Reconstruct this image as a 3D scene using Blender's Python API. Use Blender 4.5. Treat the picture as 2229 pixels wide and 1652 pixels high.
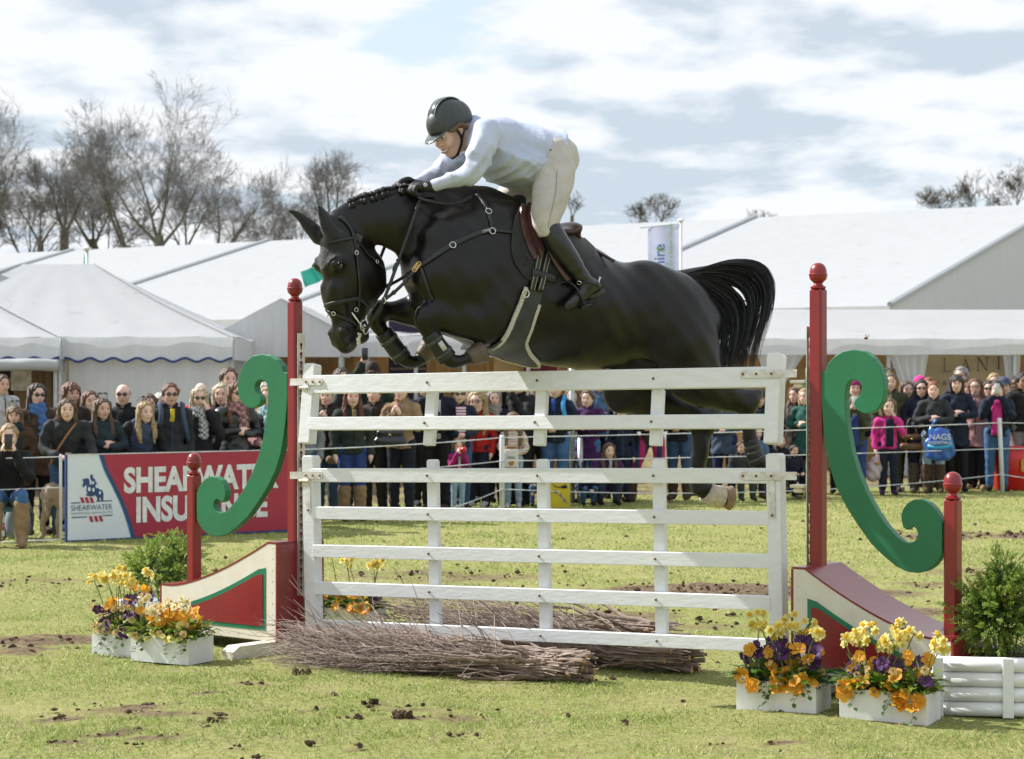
import bpy, bmesh, math, random
import numpy as np
from mathutils import Vector, Matrix
from mathutils.bvhtree import BVHTree

for _o in list(bpy.data.objects):
 bpy.data.objects.remove(_o)
SC = bpy.context.scene
COL = SC.collection
PI = math.pi
random.seed(7)
RNG = np.random.default_rng(7)

# ------------------------------------------------------------------ camera
H = 1.62                       # eye height of the photographer
FD, CX, CY = 4560.0, 1114.5, 826.0
cam = bpy.data.cameras.new('camera')
cam.sensor_width = 36.0
cam.lens = FD / 2229.0 * 36.0
cam.clip_start, cam.clip_end = 0.1, 2000
cam.dof.use_dof = True
cam.dof.focus_distance = 11.5
cam.dof.aperture_fstop = 5.6
cam_o = bpy.data.objects.new('camera', cam)
COL.objects.link(cam_o)
cam_o.location = (0, 0, H)
cam_o.rotation_euler = (PI / 2, 0, 0)
SC.camera = cam_o

# ------------------------------------------------------------------ sun and sky
SUN_DIR = Vector((-.925, .37, .86)).normalized()       # towards the sun: behind the tents, to the left
SUN_EL = math.asin(SUN_DIR.z)
SUN_AZ = math.atan2(SUN_DIR.x, SUN_DIR.y)
sun = bpy.data.lights.new('sun', 'SUN')
sun.energy = 3.1
sun.angle = math.radians(.53)
sun.color = (1, .975, .93)
sun_o = bpy.data.objects.new('sun', sun)
COL.objects.link(sun_o)
sun_o.rotation_euler = SUN_DIR.to_track_quat('Z', 'Y').to_euler()

world = bpy.data.worlds.new('World')
SC.world = world
world.use_nodes = True
wn, wl = world.node_tree.nodes, world.node_tree.links
wn.clear()


def N(nt, typ, **kw):
 n = nt.nodes.new(typ)
 for k, v in kw.items():
  if k in n.inputs:
   n.inputs[k].default_value = v
  else:
   setattr(n, k, v)
 return n


def build_sky():
 nt = world.node_tree
 out = N(nt, 'ShaderNodeOutputWorld')
 sky = N(nt, 'ShaderNodeTexSky', sky_type='NISHITA', sun_disc=False)
 sky.sun_elevation = SUN_EL
 sky.sun_rotation = SUN_AZ
 sky.altitude = 60
 sky.air_density, sky.dust_density, sky.ozone_density = 1.0, 1.5, 1.0
 bg = N(nt, 'ShaderNodeBackground', Strength=.09)
 wl.new(sky.outputs[0], bg.inputs[0])
 # broken cumulus on a flat layer seen in perspective: direction / (height + a little)
 tc = N(nt, 'ShaderNodeTexCoord')
 sep = N(nt, 'ShaderNodeSeparateXYZ')
 wl.new(tc.outputs['Generated'], sep.inputs[0])

 def M(op, a, b=None, c=None, clamp=False):
  n = N(nt, 'ShaderNodeMath', operation=op, use_clamp=clamp)
  for i, v in enumerate((a, b, c)):
   if v is None:
    continue
   if isinstance(v, (int, float)):
    n.inputs[i].default_value = v
   else:
    wl.new(v, n.inputs[i])
  return n.outputs[0]

 zz = M('MAXIMUM', sep.outputs[2], 0.0)
 den = M('ADD', zz, .16)
 u = M('DIVIDE', sep.outputs[0], den)
 v = M('DIVIDE', sep.outputs[1], den)
 com = N(nt, 'ShaderNodeCombineXYZ')
 wl.new(u, com.inputs[0])
 wl.new(v, com.inputs[1])
 mp = N(nt, 'ShaderNodeMapping')
 mp.inputs['Location'].default_value = SKY_SHIFT
 mp.inputs['Scale'].default_value = (1.0, .95, 1)
 wl.new(com.outputs[0], mp.inputs[0])

 def noise(vec, scale, detail, rough, dist=0.0):
  n = N(nt, 'ShaderNodeTexNoise', noise_dimensions='2D')
  n.inputs['Scale'].default_value = scale
  n.inputs['Detail'].default_value = detail
  n.inputs['Roughness'].default_value = rough
  n.inputs['Distortion'].default_value = dist
  wl.new(vec, n.inputs['Vector'])
  return n.outputs[0]

 n1 = noise(mp.outputs[0], 1.3, 12, .53, .1)
 # thickness again, a little nearer the viewer: the undersides of the clouds show grey
 mp2 = N(nt, 'ShaderNodeMapping')
 mp2.inputs['Location'].default_value = (SKY_SHIFT[0] + .05, SKY_SHIFT[1] - .10, 0)
 mp2.inputs['Scale'].default_value = (1.0, .95, 1)
 wl.new(com.outputs[0], mp2.inputs[0])
 n2 = noise(mp2.outputs[0], 1.3, 8, .50, .1)
 n3 = noise(mp.outputs[0], 5.5, 6, .55)
 cover = N(nt, 'ShaderNodeMapRange')
 cover.interpolation_type = 'SMOOTHSTEP'
 cover.inputs['From Min'].default_value = .335
 cover.inputs['From Max'].default_value = .405
 wl.new(n1, cover.inputs[0])
 diff = M('SUBTRACT', n2, n1)
 shade = M('ADD', M('MULTIPLY', diff, 4.6), M('MULTIPLY', M('SUBTRACT', n2, .5), 2.4))
 shade = M('ADD', shade, M('MULTIPLY', M('SUBTRACT', n3, .5), .5))
 ramp = N(nt, 'ShaderNodeValToRGB')
 el = ramp.color_ramp.elements
 el[0].position, el[0].color = .25, (.405, .417, .430, 1)
 el[1].position, el[1].color = .80, (.262, .303, .345, 1)
 e = el.new(.5)
 e.color = (.345, .372, .402, 1)
 wl.new(M('ADD', shade, .40, clamp=True), ramp.inputs[0])
 cl = N(nt, 'ShaderNodeBackground', Strength=SKY_CLOUD)
 wl.new(ramp.outputs[0], cl.inputs[0])
 # the clear gaps are milky with thin high cloud
 gap = N(nt, 'ShaderNodeBackground', Strength=SKY_CLOUD)
 gap.inputs[0].default_value = (.31, .365, .405, 1)
 mixg = N(nt, 'ShaderNodeMixShader')
 mixg.inputs[0].default_value = .88
 wl.new(bg.outputs[0], mixg.inputs[1])
 wl.new(gap.outputs[0], mixg.inputs[2])
 mix = N(nt, 'ShaderNodeMixShader')
 wl.new(cover.outputs[0], mix.inputs[0])
 wl.new(mixg.outputs[0], mix.inputs[1])
 wl.new(cl.outputs[0], mix.inputs[2])
 wl.new(mix.outputs[0], out.inputs[0])


SKY_SHIFT = (3.1, 1.35, 0)
SKY_CLOUD = 1.0
build_sky()

SC.view_settings.view_transform = 'Standard'
SC.view_settings.look = 'None'
SC.view_settings.gamma = 1
SC.view_settings.use_curve_mapping = False
SC.view_settings.exposure = 1.27
SC.render.engine = 'CYCLES'
SC.cycles.max_bounces = 6
SC.cycles.transparent_max_bounces = 8
SC.cycles.use_denoising = True

# ------------------------------------------------------------------ helpers: pixels to places
# photo measurements are on a 2229 x 1652 view of it; a measurement plus a distance gives a real place


def W(px, py, d):
 return Vector(((px - CX) / FD * d, d, H - (py - CY) / FD * d))


def gnd(px, py):
 d = H * FD / (py - CY)
 return Vector(((px - CX) / FD * d, d, 0.0))


# ------------------------------------------------------------------ helpers: materials
MATS = {}


def mat(name, col, rough=.7, var=.12, scale=8.0, bump=0.0, bscale=40.0, metal=0.0, spec=.5, sheen=0.0,
  col2=None, scuff=None, coat=0.0, trans=0.0, attr=False, sss=0.0, vec='Object', stretch=None):
 if name in MATS:
  return MATS[name]
 m = bpy.data.materials.new(name)
 m.use_nodes = True
 nt = m.node_tree
 b = nt.nodes['Principled BSDF']
 L = nt.links
 b.inputs['Roughness'].default_value = rough
 b.inputs['Metallic'].default_value = metal
 b.inputs['Specular IOR Level'].default_value = spec
 b.inputs['Sheen Weight'].default_value = sheen
 b.inputs['Coat Weight'].default_value = coat
 b.inputs['Coat Roughness'].default_value = .15
 if sss:
  b.inputs['Subsurface Weight'].default_value = sss
  b.inputs['Subsurface Radius'].default_value = (.01, .004, .002)
 tc = N(nt, 'ShaderNodeTexCoord')
 src = tc.outputs[vec]
 if stretch:
  mp = N(nt, 'ShaderNodeMapping')
  mp.inputs['Scale'].default_value = stretch
  L.new(src, mp.inputs[0])
  src = mp.outputs[0]
 ns = N(nt, 'ShaderNodeTexNoise', Scale=scale, Detail=4.0, Roughness=.6)
 L.new(src, ns.inputs['Vector'])
 mx = N(nt, 'ShaderNodeMix', data_type='RGBA')
 c2 = col2 or tuple(c * (1 - var * 1.6) for c in col)
 c1 = col if col2 else tuple(min(1, c * (1 + var * .8)) for c in col)
 mx.inputs[6].default_value = (*c1, 1)
 mx.inputs[7].default_value = (*c2, 1)
 rp = N(nt, 'ShaderNodeMapRange')
 rp.inputs['From Min'].default_value = .35
 rp.inputs['From Max'].default_value = .65
 L.new(ns.outputs[0], rp.inputs[0])
 L.new(rp.outputs[0], mx.inputs[0])
 colout = mx.outputs[2]
 if attr:
  at = N(nt, 'ShaderNodeAttribute', attribute_name='Col')
  mm = N(nt, 'ShaderNodeMix', data_type='RGBA', blend_type='MULTIPLY')
  mm.inputs[0].default_value = 1
  L.new(colout, mm.inputs[6])
  L.new(at.outputs[0], mm.inputs[7])
  colout = mm.outputs[2]
 if scuff:
  sn = N(nt, 'ShaderNodeTexNoise', Scale=scuff[1], Detail=9.0, Roughness=.72)
  L.new(src, sn.inputs['Vector'])
  sr = N(nt, 'ShaderNodeMapRange')
  sr.inputs['From Min'].default_value = scuff[2]
  sr.inputs['From Max'].default_value = scuff[2] + .05
  L.new(sn.outputs[0], sr.inputs[0])
  sx = N(nt, 'ShaderNodeMix', data_type='RGBA')
  sx.inputs[7].default_value = (*scuff[0], 1)
  L.new(sr.outputs[0], sx.inputs[0])
  L.new(colout, sx.inputs[6])
  colout = sx.outputs[2]
 L.new(colout, b.inputs['Base Color'])
 if bump:
  nb = N(nt, 'ShaderNodeTexNoise', Scale=bscale, Detail=5.0, Roughness=.6)
  L.new(src, nb.inputs['Vector'])
  bp = N(nt, 'ShaderNodeBump', Strength=min(1.0, bump), Distance=.01)
  L.new(nb.outputs[0], bp.inputs['Height'])
  L.new(bp.outputs[0], b.inputs['Normal'])
 if trans:
  tr = N(nt, 'ShaderNodeBsdfTranslucent')
  L.new(colout, tr.inputs[0])
  ms = N(nt, 'ShaderNodeMixShader')
  ms.inputs[0].default_value = trans
  L.new(b.outputs[0], ms.inputs[1])
  L.new(tr.outputs[0], ms.inputs[2])
  L.new(ms.outputs[0], nt.nodes['Material Output'].inputs[0])
 MATS[name] = m
 return m


# ------------------------------------------------------------------ helpers: objects
def tag(o, label=None, cat=None, group=None, kind=None):
 if label:
  o['label'] = label
 if cat:
  o['category'] = cat
 if group:
  o['group'] = group
 if kind:
  o['kind'] = kind
 return o


def empty(name, loc=(0, 0, 0), rz=0.0, label=None, cat=None, group=None):
 o = bpy.data.objects.new(name, None)
 o.empty_display_size = .1
 COL.objects.link(o)
 o.location = loc
 o.rotation_euler = (0, 0, rz)
 return tag(o, label, cat, group)


def link(name, me, material=None, parent=None, smooth=False, keep_world=False):
 o = bpy.data.objects.new(name, me)
 COL.objects.link(o)
 if material is not None:
  ms = material if isinstance(material, (list, tuple)) else [material]
  if not me.materials:
   for q in ms:
    me.materials.append(q)
  else:
   for i, q in enumerate(ms):
    o.material_slots[i].link = 'OBJECT'
    o.material_slots[i].material = q
 if smooth:
  me.polygons.foreach_set('use_smooth', [True] * len(me.polygons))
 if parent is not None:
  o.parent = parent
  if keep_world:
   o.matrix_parent_inverse = mworld(parent).inverted()
 return o


def mworld(o):
 m = Matrix.LocRotScale(o.location, o.rotation_euler, o.scale)
 return mworld(o.parent) @ o.matrix_parent_inverse @ m if o.parent else m


def mesh(name, verts, faces):
 me = bpy.data.meshes.new(name)
 me.from_pydata([tuple(v) for v in verts], [], [tuple(f) for f in faces])
 me.update()
 return me


def np_mesh(name, V, Q):
 """V (n,3), Q (m,3 or 4) numpy"""
 me = bpy.data.meshes.new(name)
 V = np.asarray(V, np.float32)
 Q = np.asarray(Q, np.int32)
 k = Q.shape[1]
 me.vertices.add(len(V))
 me.vertices.foreach_set('co', V.ravel())
 me.loops.add(Q.size)
 me.loops.foreach_set('vertex_index', Q.ravel())
 me.polygons.add(len(Q))
 me.polygons.foreach_set('loop_start', np.arange(0, Q.size, k, dtype=np.int32))
 me.update(calc_edges=True)
 me.validate()
 return me


def np_colors(me, C):
 at = me.color_attributes.new('Col', 'FLOAT_COLOR', 'POINT')
 c4 = np.ones((len(C), 4), np.float32)
 c4[:, :3] = C
 at.data.foreach_set('color', c4.ravel())


class MB:
 """collects shapes into one mesh"""

 def __init__(s):
  s.v, s.f, s.mi = [], [], []
  s.cur = 0

 def add(s, vs, fs):
  n = len(s.v)
  s.v += [Vector(v) for v in vs]
  s.f += [tuple(i + n for i in f) for f in fs]
  s.mi += [s.cur] * len(fs)
  return s

 def box(s, lo, hi, M=None, bev=0.0):
  x0, y0, z0 = lo
  x1, y1, z1 = hi
  if bev <= 0:
   vs = [Vector(p) for p in ((x0, y0, z0), (x1, y0, z0), (x1, y1, z0), (x0, y1, z0), (x0, y0, z1), (x1, y0, z1), (x1, y1, z1), (x0, y1, z1))]
   fs = [(0, 3, 2, 1), (4, 5, 6, 7), (0, 1, 5, 4), (1, 2, 6, 5), (2, 3, 7, 6), (3, 0, 4, 7)]
  else:
   bm = bmesh.new()
   bmesh.ops.create_cube(bm, size=1)
   for v in bm.verts:
    v.co = Vector(((x0 + x1) / 2 + v.co.x * (x1 - x0), (y0 + y1) / 2 + v.co.y * (y1 - y0), (z0 + z1) / 2 + v.co.z * (z1 - z0)))
   bmesh.ops.bevel(bm, geom=bm.edges[:], offset=bev, segments=1, affect='EDGES')
   bm.verts.index_update()
   vs = [v.co.copy() for v in bm.verts]
   fs = [tuple(v.index for v in f.verts) for f in bm.faces]
   bm.free()
  if M is not None:
   vs = [M @ v for v in vs]
  return s.add(vs, fs)

 def tube(s, pts, rads, n=8, cap=True, flat=1.0, up=None):
  pts = [Vector(p) for p in pts]
  if isinstance(rads, (int, float)):
   rads = [rads] * len(pts)
  ref = Vector(up) if up is not None else None
  vs = []
  prev = None
  for i, p in enumerate(pts):
   t = (pts[min(i + 1, len(pts) - 1)] - pts[max(i - 1, 0)])
   t = t.normalized() if t.length > 1e-9 else Vector((0, 0, 1))
   if ref is not None:
    a = (ref - t * ref.dot(t))
   elif prev is not None:
    a = prev - t * prev.dot(t)
   else:
    q = Vector((0, 0, 1)) if abs(t.z) < .9 else Vector((1, 0, 0))
    a = q - t * q.dot(t)
   a = a.normalized() if a.length > 1e-9 else t.orthogonal().normalized()
   prev = a
   b = t.cross(a)
   for k in range(n):
    an = 2 * PI * k / n
    vs.append(p + (a * math.cos(an) * flat + b * math.sin(an)) * rads[i])
  fs = []
  for i in range(len(pts) - 1):
   for k in range(n):
    k2 = (k + 1) % n
    fs.append((i * n + k, i * n + k2, (i + 1) * n + k2, (i + 1) * n + k))
  if cap:
   fs.append(tuple(range(n - 1, -1, -1)))
   fs.append(tuple((len(pts) - 1) * n + k for k in range(n)))
  return s.add(vs, fs)

 def lathe(s, prof, c=(0, 0, 0), n=20, M=None):
  vs, fs = [], []
  c = Vector(c)
  for r, z in prof:
   for k in range(n):
    a = 2 * PI * k / n
    vs.append(c + Vector((r * math.cos(a), r * math.sin(a), z)))
  for i in range(len(prof) - 1):
   for k in range(n):
    k2 = (k + 1) % n
    fs.append((i * n + k, i * n + k2, (i + 1) * n + k2, (i + 1) * n + k))
  fs.append(tuple(range(n - 1, -1, -1)))
  fs.append(tuple((len(prof) - 1) * n + k for k in range(n)))
  if M is not None:
   vs = [M @ v for v in vs]
  return s.add(vs, fs)

 def prism(s, poly, t0, t1, M=None):
  """poly in (x,z), extruded along y from t0 to t1"""
  n = len(poly)
  vs = [Vector((x, t0, z)) for x, z in poly] + [Vector((x, t1, z)) for x, z in poly]
  if M is not None:
   vs = [M @ v for v in vs]
  fs = [tuple(range(n)), tuple(range(2 * n - 1, n - 1, -1))]
  fs += [(i, i + n, (i + 1) % n + n, (i + 1) % n) for i in range(n)]
  return s.add(vs, fs)

 def blob(s, c, r, n=8, m=6, M=None, jit=0.0):
  c = Vector(c)
  r = Vector((r, r, r)) if isinstance(r, (int, float)) else Vector(r)
  vs, fs = [], []
  for i in range(m + 1):
   ph = PI * i / m
   for k in range(n):
    a = 2 * PI * k / n
    q = Vector((math.sin(ph) * math.cos(a), math.sin(ph) * math.sin(a), math.cos(ph)))
    j = 1 + random.uniform(-jit, jit)
    vs.append(Vector((q.x * r.x, q.y * r.y, q.z * r.z)) * j)
  if M is not None:
   vs = [M @ v for v in vs]
  vs = [v + c for v in vs]
  for i in range(m):
   for k in range(n):
    k2 = (k + 1) % n
    fs.append((i * n + k, (i + 1) * n + k, (i + 1) * n + k2, i * n + k2))
  return s.add(vs, fs)

 def ribbon(s, pts, nrm, w, th=.003):
  """flat strap along pts, its face towards nrm (one normal per point)"""
  pts = [Vector(p) for p in pts]
  vs, fs = [], []
  for i, p in enumerate(pts):
   t = (pts[min(i + 1, len(pts) - 1)] - pts[max(i - 1, 0)]).normalized()
   nn = Vector(nrm[i])
   nn = (nn - t * nn.dot(t)).normalized()
   b = t.cross(nn)
   ww = (w[i] if isinstance(w, (list, tuple)) else w) / 2
   vs += [p - b * ww, p + b * ww, p + b * ww * .8 + nn * th, p - b * ww * .8 + nn * th]
  for i in range(len(pts) - 1):
   for k in range(4):
    k2 = (k + 1) % 4
    fs.append((i * 4 + k, i * 4 + k2, i * 4 + 4 + k2, i * 4 + 4 + k))
  fs.append((3, 2, 1, 0))
  e = (len(pts) - 1) * 4
  fs.append((e, e + 1, e + 2, e + 3))
  return s.add(vs, fs)

 def build(s, name, material, parent=None, smooth=False, keep_world=False):
  me = bpy.data.meshes.new(name)
  me.from_pydata(s.v, [], s.f)
  if any(s.mi):
   for q in (material if isinstance(material, (list, tuple)) else [material]):
    me.materials.append(q)
   me.polygons.foreach_set('material_index', s.mi)
   me.update()
   return link(name, me, None, parent, smooth, keep_world)
  me.update()
  bm = bmesh.new()
  bm.from_mesh(me)
  bmesh.ops.recalc_face_normals(bm, faces=bm.faces[:])
  bm.to_mesh(me)
  bm.free()
  return link(name, me, material, parent, smooth, keep_world)


def catmull(P, sub):
 P = np.asarray(P, float)
 if len(P) < 3:
  t = np.linspace(0, 1, sub + 1)[:, None]
  return P[0] * (1 - t) + P[1] * t
 Q = np.vstack([2 * P[0] - P[1], P, 2 * P[-1] - P[-2]])
 out = []
 for i in range(1, len(Q) - 2):
  for t in np.linspace(0, 1, sub, endpoint=False):
   a, b, c, d = Q[i - 1], Q[i], Q[i + 1], Q[i + 2]
   out.append(.5 * ((2 * b) + (c - a) * t + (2 * a - 5 * b + 4 * c - d) * t * t + (3 * b - a - 3 * c + d) * t ** 3))
 out.append(P[-1])
 return np.array(out)


# ------------------------------------------------------------------ helpers: solid modelling with a distance field
class SDF:
 def __init__(s, lo, hi, h):
  s.lo = np.array(lo, np.float32)
  s.h = h
  s.n = np.ceil((np.array(hi) - np.array(lo)) / h).astype(int) + 1
  s.ax = [s.lo[i] + h * np.arange(s.n[i], dtype=np.float32) for i in range(3)]
  s.a = np.full(s.n, 9.0, np.float32)

 def _sl(s, lo, hi):
  i0 = np.clip(np.floor((lo - s.lo) / s.h).astype(int), 0, s.n)
  i1 = np.clip(np.ceil((hi - s.lo) / s.h).astype(int) + 1, 0, s.n)
  return tuple(slice(int(a), int(max(a, b))) for a, b in zip(i0, i1))

 def _grid(s, sl):
  return np.meshgrid(*[s.ax[i][sl[i]] for i in range(3)], indexing='ij', sparse=True)

 def chain(s, pts, n=(0, 1, 0), blend=.03, sub=4, inflate=0.0, cut=False):
  """pts: (x,y,z,r[,k]); r half-thickness in the plane, k*r half-width along n"""
  P = [list(p) + [1.0] * (5 - len(p)) for p in pts]
  if len(P) == 1:
   P = P + [[P[0][0], P[0][1], P[0][2] + 1e-4, P[0][3], P[0][4]]]
  P = catmull(P, sub) if len(P) > 2 else np.array(P, float)
  P[:, 3] = np.maximum(P[:, 3] + inflate, .002)
  n = np.array(n, float)
  n /= np.linalg.norm(n)
  R = (P[:, 3] * np.maximum(1, P[:, 4])).max()
  pad = max(blend, s.h * 2) + .01
  lo = P[:, :3].min(0) - R - pad
  hi = P[:, :3].max(0) + R + pad
  slb = s._sl(lo, hi)
  if any(q.stop <= q.start for q in slb):
   return s
  tmp = np.full([q.stop - q.start for q in slb], 9.0, np.float32)
  off = [q.start for q in slb]
  for i in range(len(P) - 1):
   a, b = P[i], P[i + 1]
   r = max(a[3] * max(1, a[4]), b[3] * max(1, b[4])) + pad
   sl = s._sl(np.minimum(a[:3], b[:3]) - r, np.maximum(a[:3], b[:3]) + r)
   if any(q.stop <= q.start for q in sl):
    continue
   X, Y, Z = s._grid(sl)
   d = b[:3] - a[:3]
   L2 = max(float(d @ d), 1e-9)
   qx, qy, qz = X - np.float32(a[0]), Y - np.float32(a[1]), Z - np.float32(a[2])
   t = np.clip((qx * np.float32(d[0]) + qy * np.float32(d[1]) + qz * np.float32(d[2])) / np.float32(L2), 0, 1)
   qx = qx - t * np.float32(d[0])
   qy = qy - t * np.float32(d[1])
   qz = qz - t * np.float32(d[2])
   l = qx * np.float32(n[0]) + qy * np.float32(n[1]) + qz * np.float32(n[2])
   k = a[4] + (b[4] - a[4]) * t
   rr = a[3] + (b[3] - a[3]) * t
   q2 = qx * qx + qy * qy + qz * qz - l * l + (l / k) ** 2
   dd = (np.sqrt(np.maximum(q2, 0)) - rr) * np.minimum(1, k)
   lsl = tuple(slice(q.start - o, q.stop - o) for q, o in zip(sl, off))
   tmp[lsl] = np.minimum(tmp[lsl], dd.astype(np.float32))
  cur = s.a[slb]
  if cut:
   hh = np.clip(.5 - .5 * (cur + tmp) / blend, 0, 1)
   s.a[slb] = cur * (1 - hh) - tmp * hh + blend * hh * (1 - hh)
  else:
   hh = np.clip(.5 + .5 * (cur - tmp) / blend, 0, 1)
   s.a[slb] = cur * (1 - hh) + tmp * hh - blend * hh * (1 - hh)
  return s

 def ball(s, c, r, blend=.03, cut=False, n=(0, 1, 0), k=1.0, inflate=0.0):
  return s.chain([(c[0], c[1], c[2], r, k)], n, blend, 1, inflate, cut)

 def plane(s, p, nrm):
  """keep the side the normal points away from"""
  nrm = np.array(nrm, float)
  nrm /= np.linalg.norm(nrm)
  X, Y, Z = np.meshgrid(*s.ax, indexing='ij', sparse=True)
  s.a = np.maximum(s.a, ((X - p[0]) * nrm[0] + (Y - p[1]) * nrm[1] + (Z - p[2]) * nrm[2]).astype(np.float32))
  return s

 def ripple(s, fn):
  X, Y, Z = np.meshgrid(*s.ax, indexing='ij', sparse=True)
  near = np.abs(s.a) < .1
  s.a = np.where(near, s.a + fn(X, Y, Z), s.a).astype(np.float32)
  return s

 def mesh(s, name):
  V, Q = surface_nets(s.a, s.lo, s.h)
  me = np_mesh(name, V, Q)
  me.polygons.foreach_set('use_smooth', np.ones(len(me.polygons), bool))
  return me


def surface_nets(phi, lo, h):
 phi = phi.copy()
 for ax in range(3):
  sl = [slice(None)] * 3
  for e in (0, -1):
   sl[ax] = e
   phi[tuple(sl)] = np.maximum(phi[tuple(sl)], h)
 ins = phi < 0
 nx, ny, nz = phi.shape
 cnt = np.zeros((nx - 1, ny - 1, nz - 1), np.int8)
 for dx in (0, 1):
  for dy in (0, 1):
   for dz in (0, 1):
    cnt += ins[dx:nx - 1 + dx, dy:ny - 1 + dy, dz:nz - 1 + dz]
 act = np.argwhere((cnt > 0) & (cnt < 8))
 idx = np.full(cnt.shape, -1, np.int32)
 idx[act[:, 0], act[:, 1], act[:, 2]] = np.arange(len(act))
 acc = np.zeros((len(act), 3), np.float64)
 num = np.zeros(len(act))
 corners = [(0, 0, 0), (1, 0, 0), (0, 1, 0), (1, 1, 0), (0, 0, 1), (1, 0, 1), (0, 1, 1), (1, 1, 1)]
 vals = [phi[act[:, 0] + c[0], act[:, 1] + c[1], act[:, 2] + c[2]] for c in corners]
 for a in range(8):
  for b in range(a + 1, 8):
   if sum(abs(corners[a][i] - corners[b][i]) for i in range(3)) != 1:
    continue
   va, vb = vals[a], vals[b]
   m = (va < 0) != (vb < 0)
   t = va[m] / (va[m] - vb[m])
   ca, cb = np.array(corners[a]), np.array(corners[b])
   acc[m] += ca + (cb - ca) * t[:, None]
   num[m] += 1
 V = (act + acc / num[:, None]) * h + lo
 quads = []
 for ax in range(3):
  u, w = (ax + 1) % 3, (ax + 2) % 3
  sa = [slice(None)] * 3
  sb = [slice(None)] * 3
  sa[ax], sb[ax] = slice(0, -1), slice(1, None)
  A, B = ins[tuple(sa)], ins[tuple(sb)]
  e = np.argwhere(A != B)
  e = e[(e[:, u] > 0) & (e[:, w] > 0) & (e[:, u] < phi.shape[u] - 1) & (e[:, w] < phi.shape[w] - 1)]
  if not len(e):
   continue
  du = np.zeros(3, int)
  dw = np.zeros(3, int)
  du[u], dw[w] = 1, 1

  def g(q):
   return idx[q[:, 0], q[:, 1], q[:, 2]]
  q4 = np.stack([g(e - du - dw), g(e - dw), g(e), g(e - du)], 1)
  fl = A[e[:, 0], e[:, 1], e[:, 2]]
  q4[~fl] = q4[~fl][:, ::-1]
  quads.append(q4)
 return V, np.vstack(quads)
# =================================================================== GROUND AND GRASS
def vnoise(x, y, f, seed=0):
 """smooth value noise, numpy"""
 x, y = np.asarray(x) * f, np.asarray(y) * f
 xi, yi = np.floor(x), np.floor(y)
 fx, fy = x - xi, y - yi
 fx, fy = fx * fx * (3 - 2 * fx), fy * fy * (3 - 2 * fy)

 def hsh(a, b):
  q = np.sin(a * 127.1 + b * 311.7 + seed * 74.7) * 43758.5453
  return q - np.floor(q)
 return (hsh(xi, yi) * (1 - fx) + hsh(xi + 1, yi) * fx) * (1 - fy) + (hsh(xi, yi + 1) * (1 - fx) + hsh(xi + 1, yi + 1) * fx) * fy


# places where hooves have cut the turf up: (px, py, half width m, half depth m, strength)
MUD = [(1530, 1278, 1.0, .55, 1.0), (1740, 1290, 1.0, .4, .8), (1900, 1330, .6, .5, .8), (2150, 1163, 1.0, .55, 1.0), (2050, 1170, .8, .4, .5),
    (40, 1412, .35, .35, .95), (120, 1392, .55, .3, .8), (330, 1395, .3, .25, .5), (960, 1250, 1.0, .6, .5), (1290, 1335, .7, .4, .55),
    (480, 1560, .25, .15, .55), (880, 1545, .3, .12, .5), (60, 1270, .6, .6, .45), (1000, 1560, .2, .1, .7), (300, 1550, .5, .12, .4),
    (1180, 1300, .9, .5, .35), (830, 1330, .6, .4, .35), (1580, 1360, .6, .3, .4), (2160, 1245, .8, .5, .4), (700, 1200, .9, .6, .25),
    (2040, 1272, .5, .3, .5), (1780, 1255, .6, .3, .4), (560, 1490, .2, .1, .5)]
_dr = random.Random(8)
MUD += [(x, y, w, w * .4, .8) for x, y, w in ((281, 1539, .16), (185, 1535, .10), (371, 1535, .12), (125, 1562, .12), (341, 1558, .2), (468, 1569, .11), (441, 1584, .07), (304, 1587, .10), (341, 1604, .13),
             (214, 1600, .16), (449, 1511, .12), (285, 1619, .09), (876, 1562, .16), (770, 1565, .09), (820, 1530, .12), (660, 1545, .1), (1000, 1600, .1), (1700, 1615, .1))]
MUD += [(_dr.uniform(0, 2229), 1150 + 500 * _dr.random() ** 1.3, _dr.uniform(.05, .16), _dr.uniform(.03, .08), _dr.uniform(.4, .8)) for _ in range(28)]


def mud_at(x, y):
 x, y = np.asarray(x, float), np.asarray(y, float)
 m = np.zeros_like(x)
 nz = vnoise(x, y, 3.1, 3) * .6 + vnoise(x, y, 9.0, 4) * .5
 for px, py, wx, wy, s in MUD:
  g = gnd(px, py)
  d = ((x - g.x) / wx) ** 2 + ((y - g.y) / wy) ** 2
  m = np.maximum(m, s * np.clip(1.4 - d, 0, 1) * np.clip(nz * 2.4 - (.35 if wx > .2 else .0), 0, 1))
 # trampled ground where the crowd stands
 line = y - (25.1 + (x + 4.6) * .62)
 m = np.maximum(m, np.clip(line * .8 + .1, 0, .75) * np.clip(nz * 1.6 - .1, 0, 1))
 return np.clip(m, 0, 1)


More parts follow.
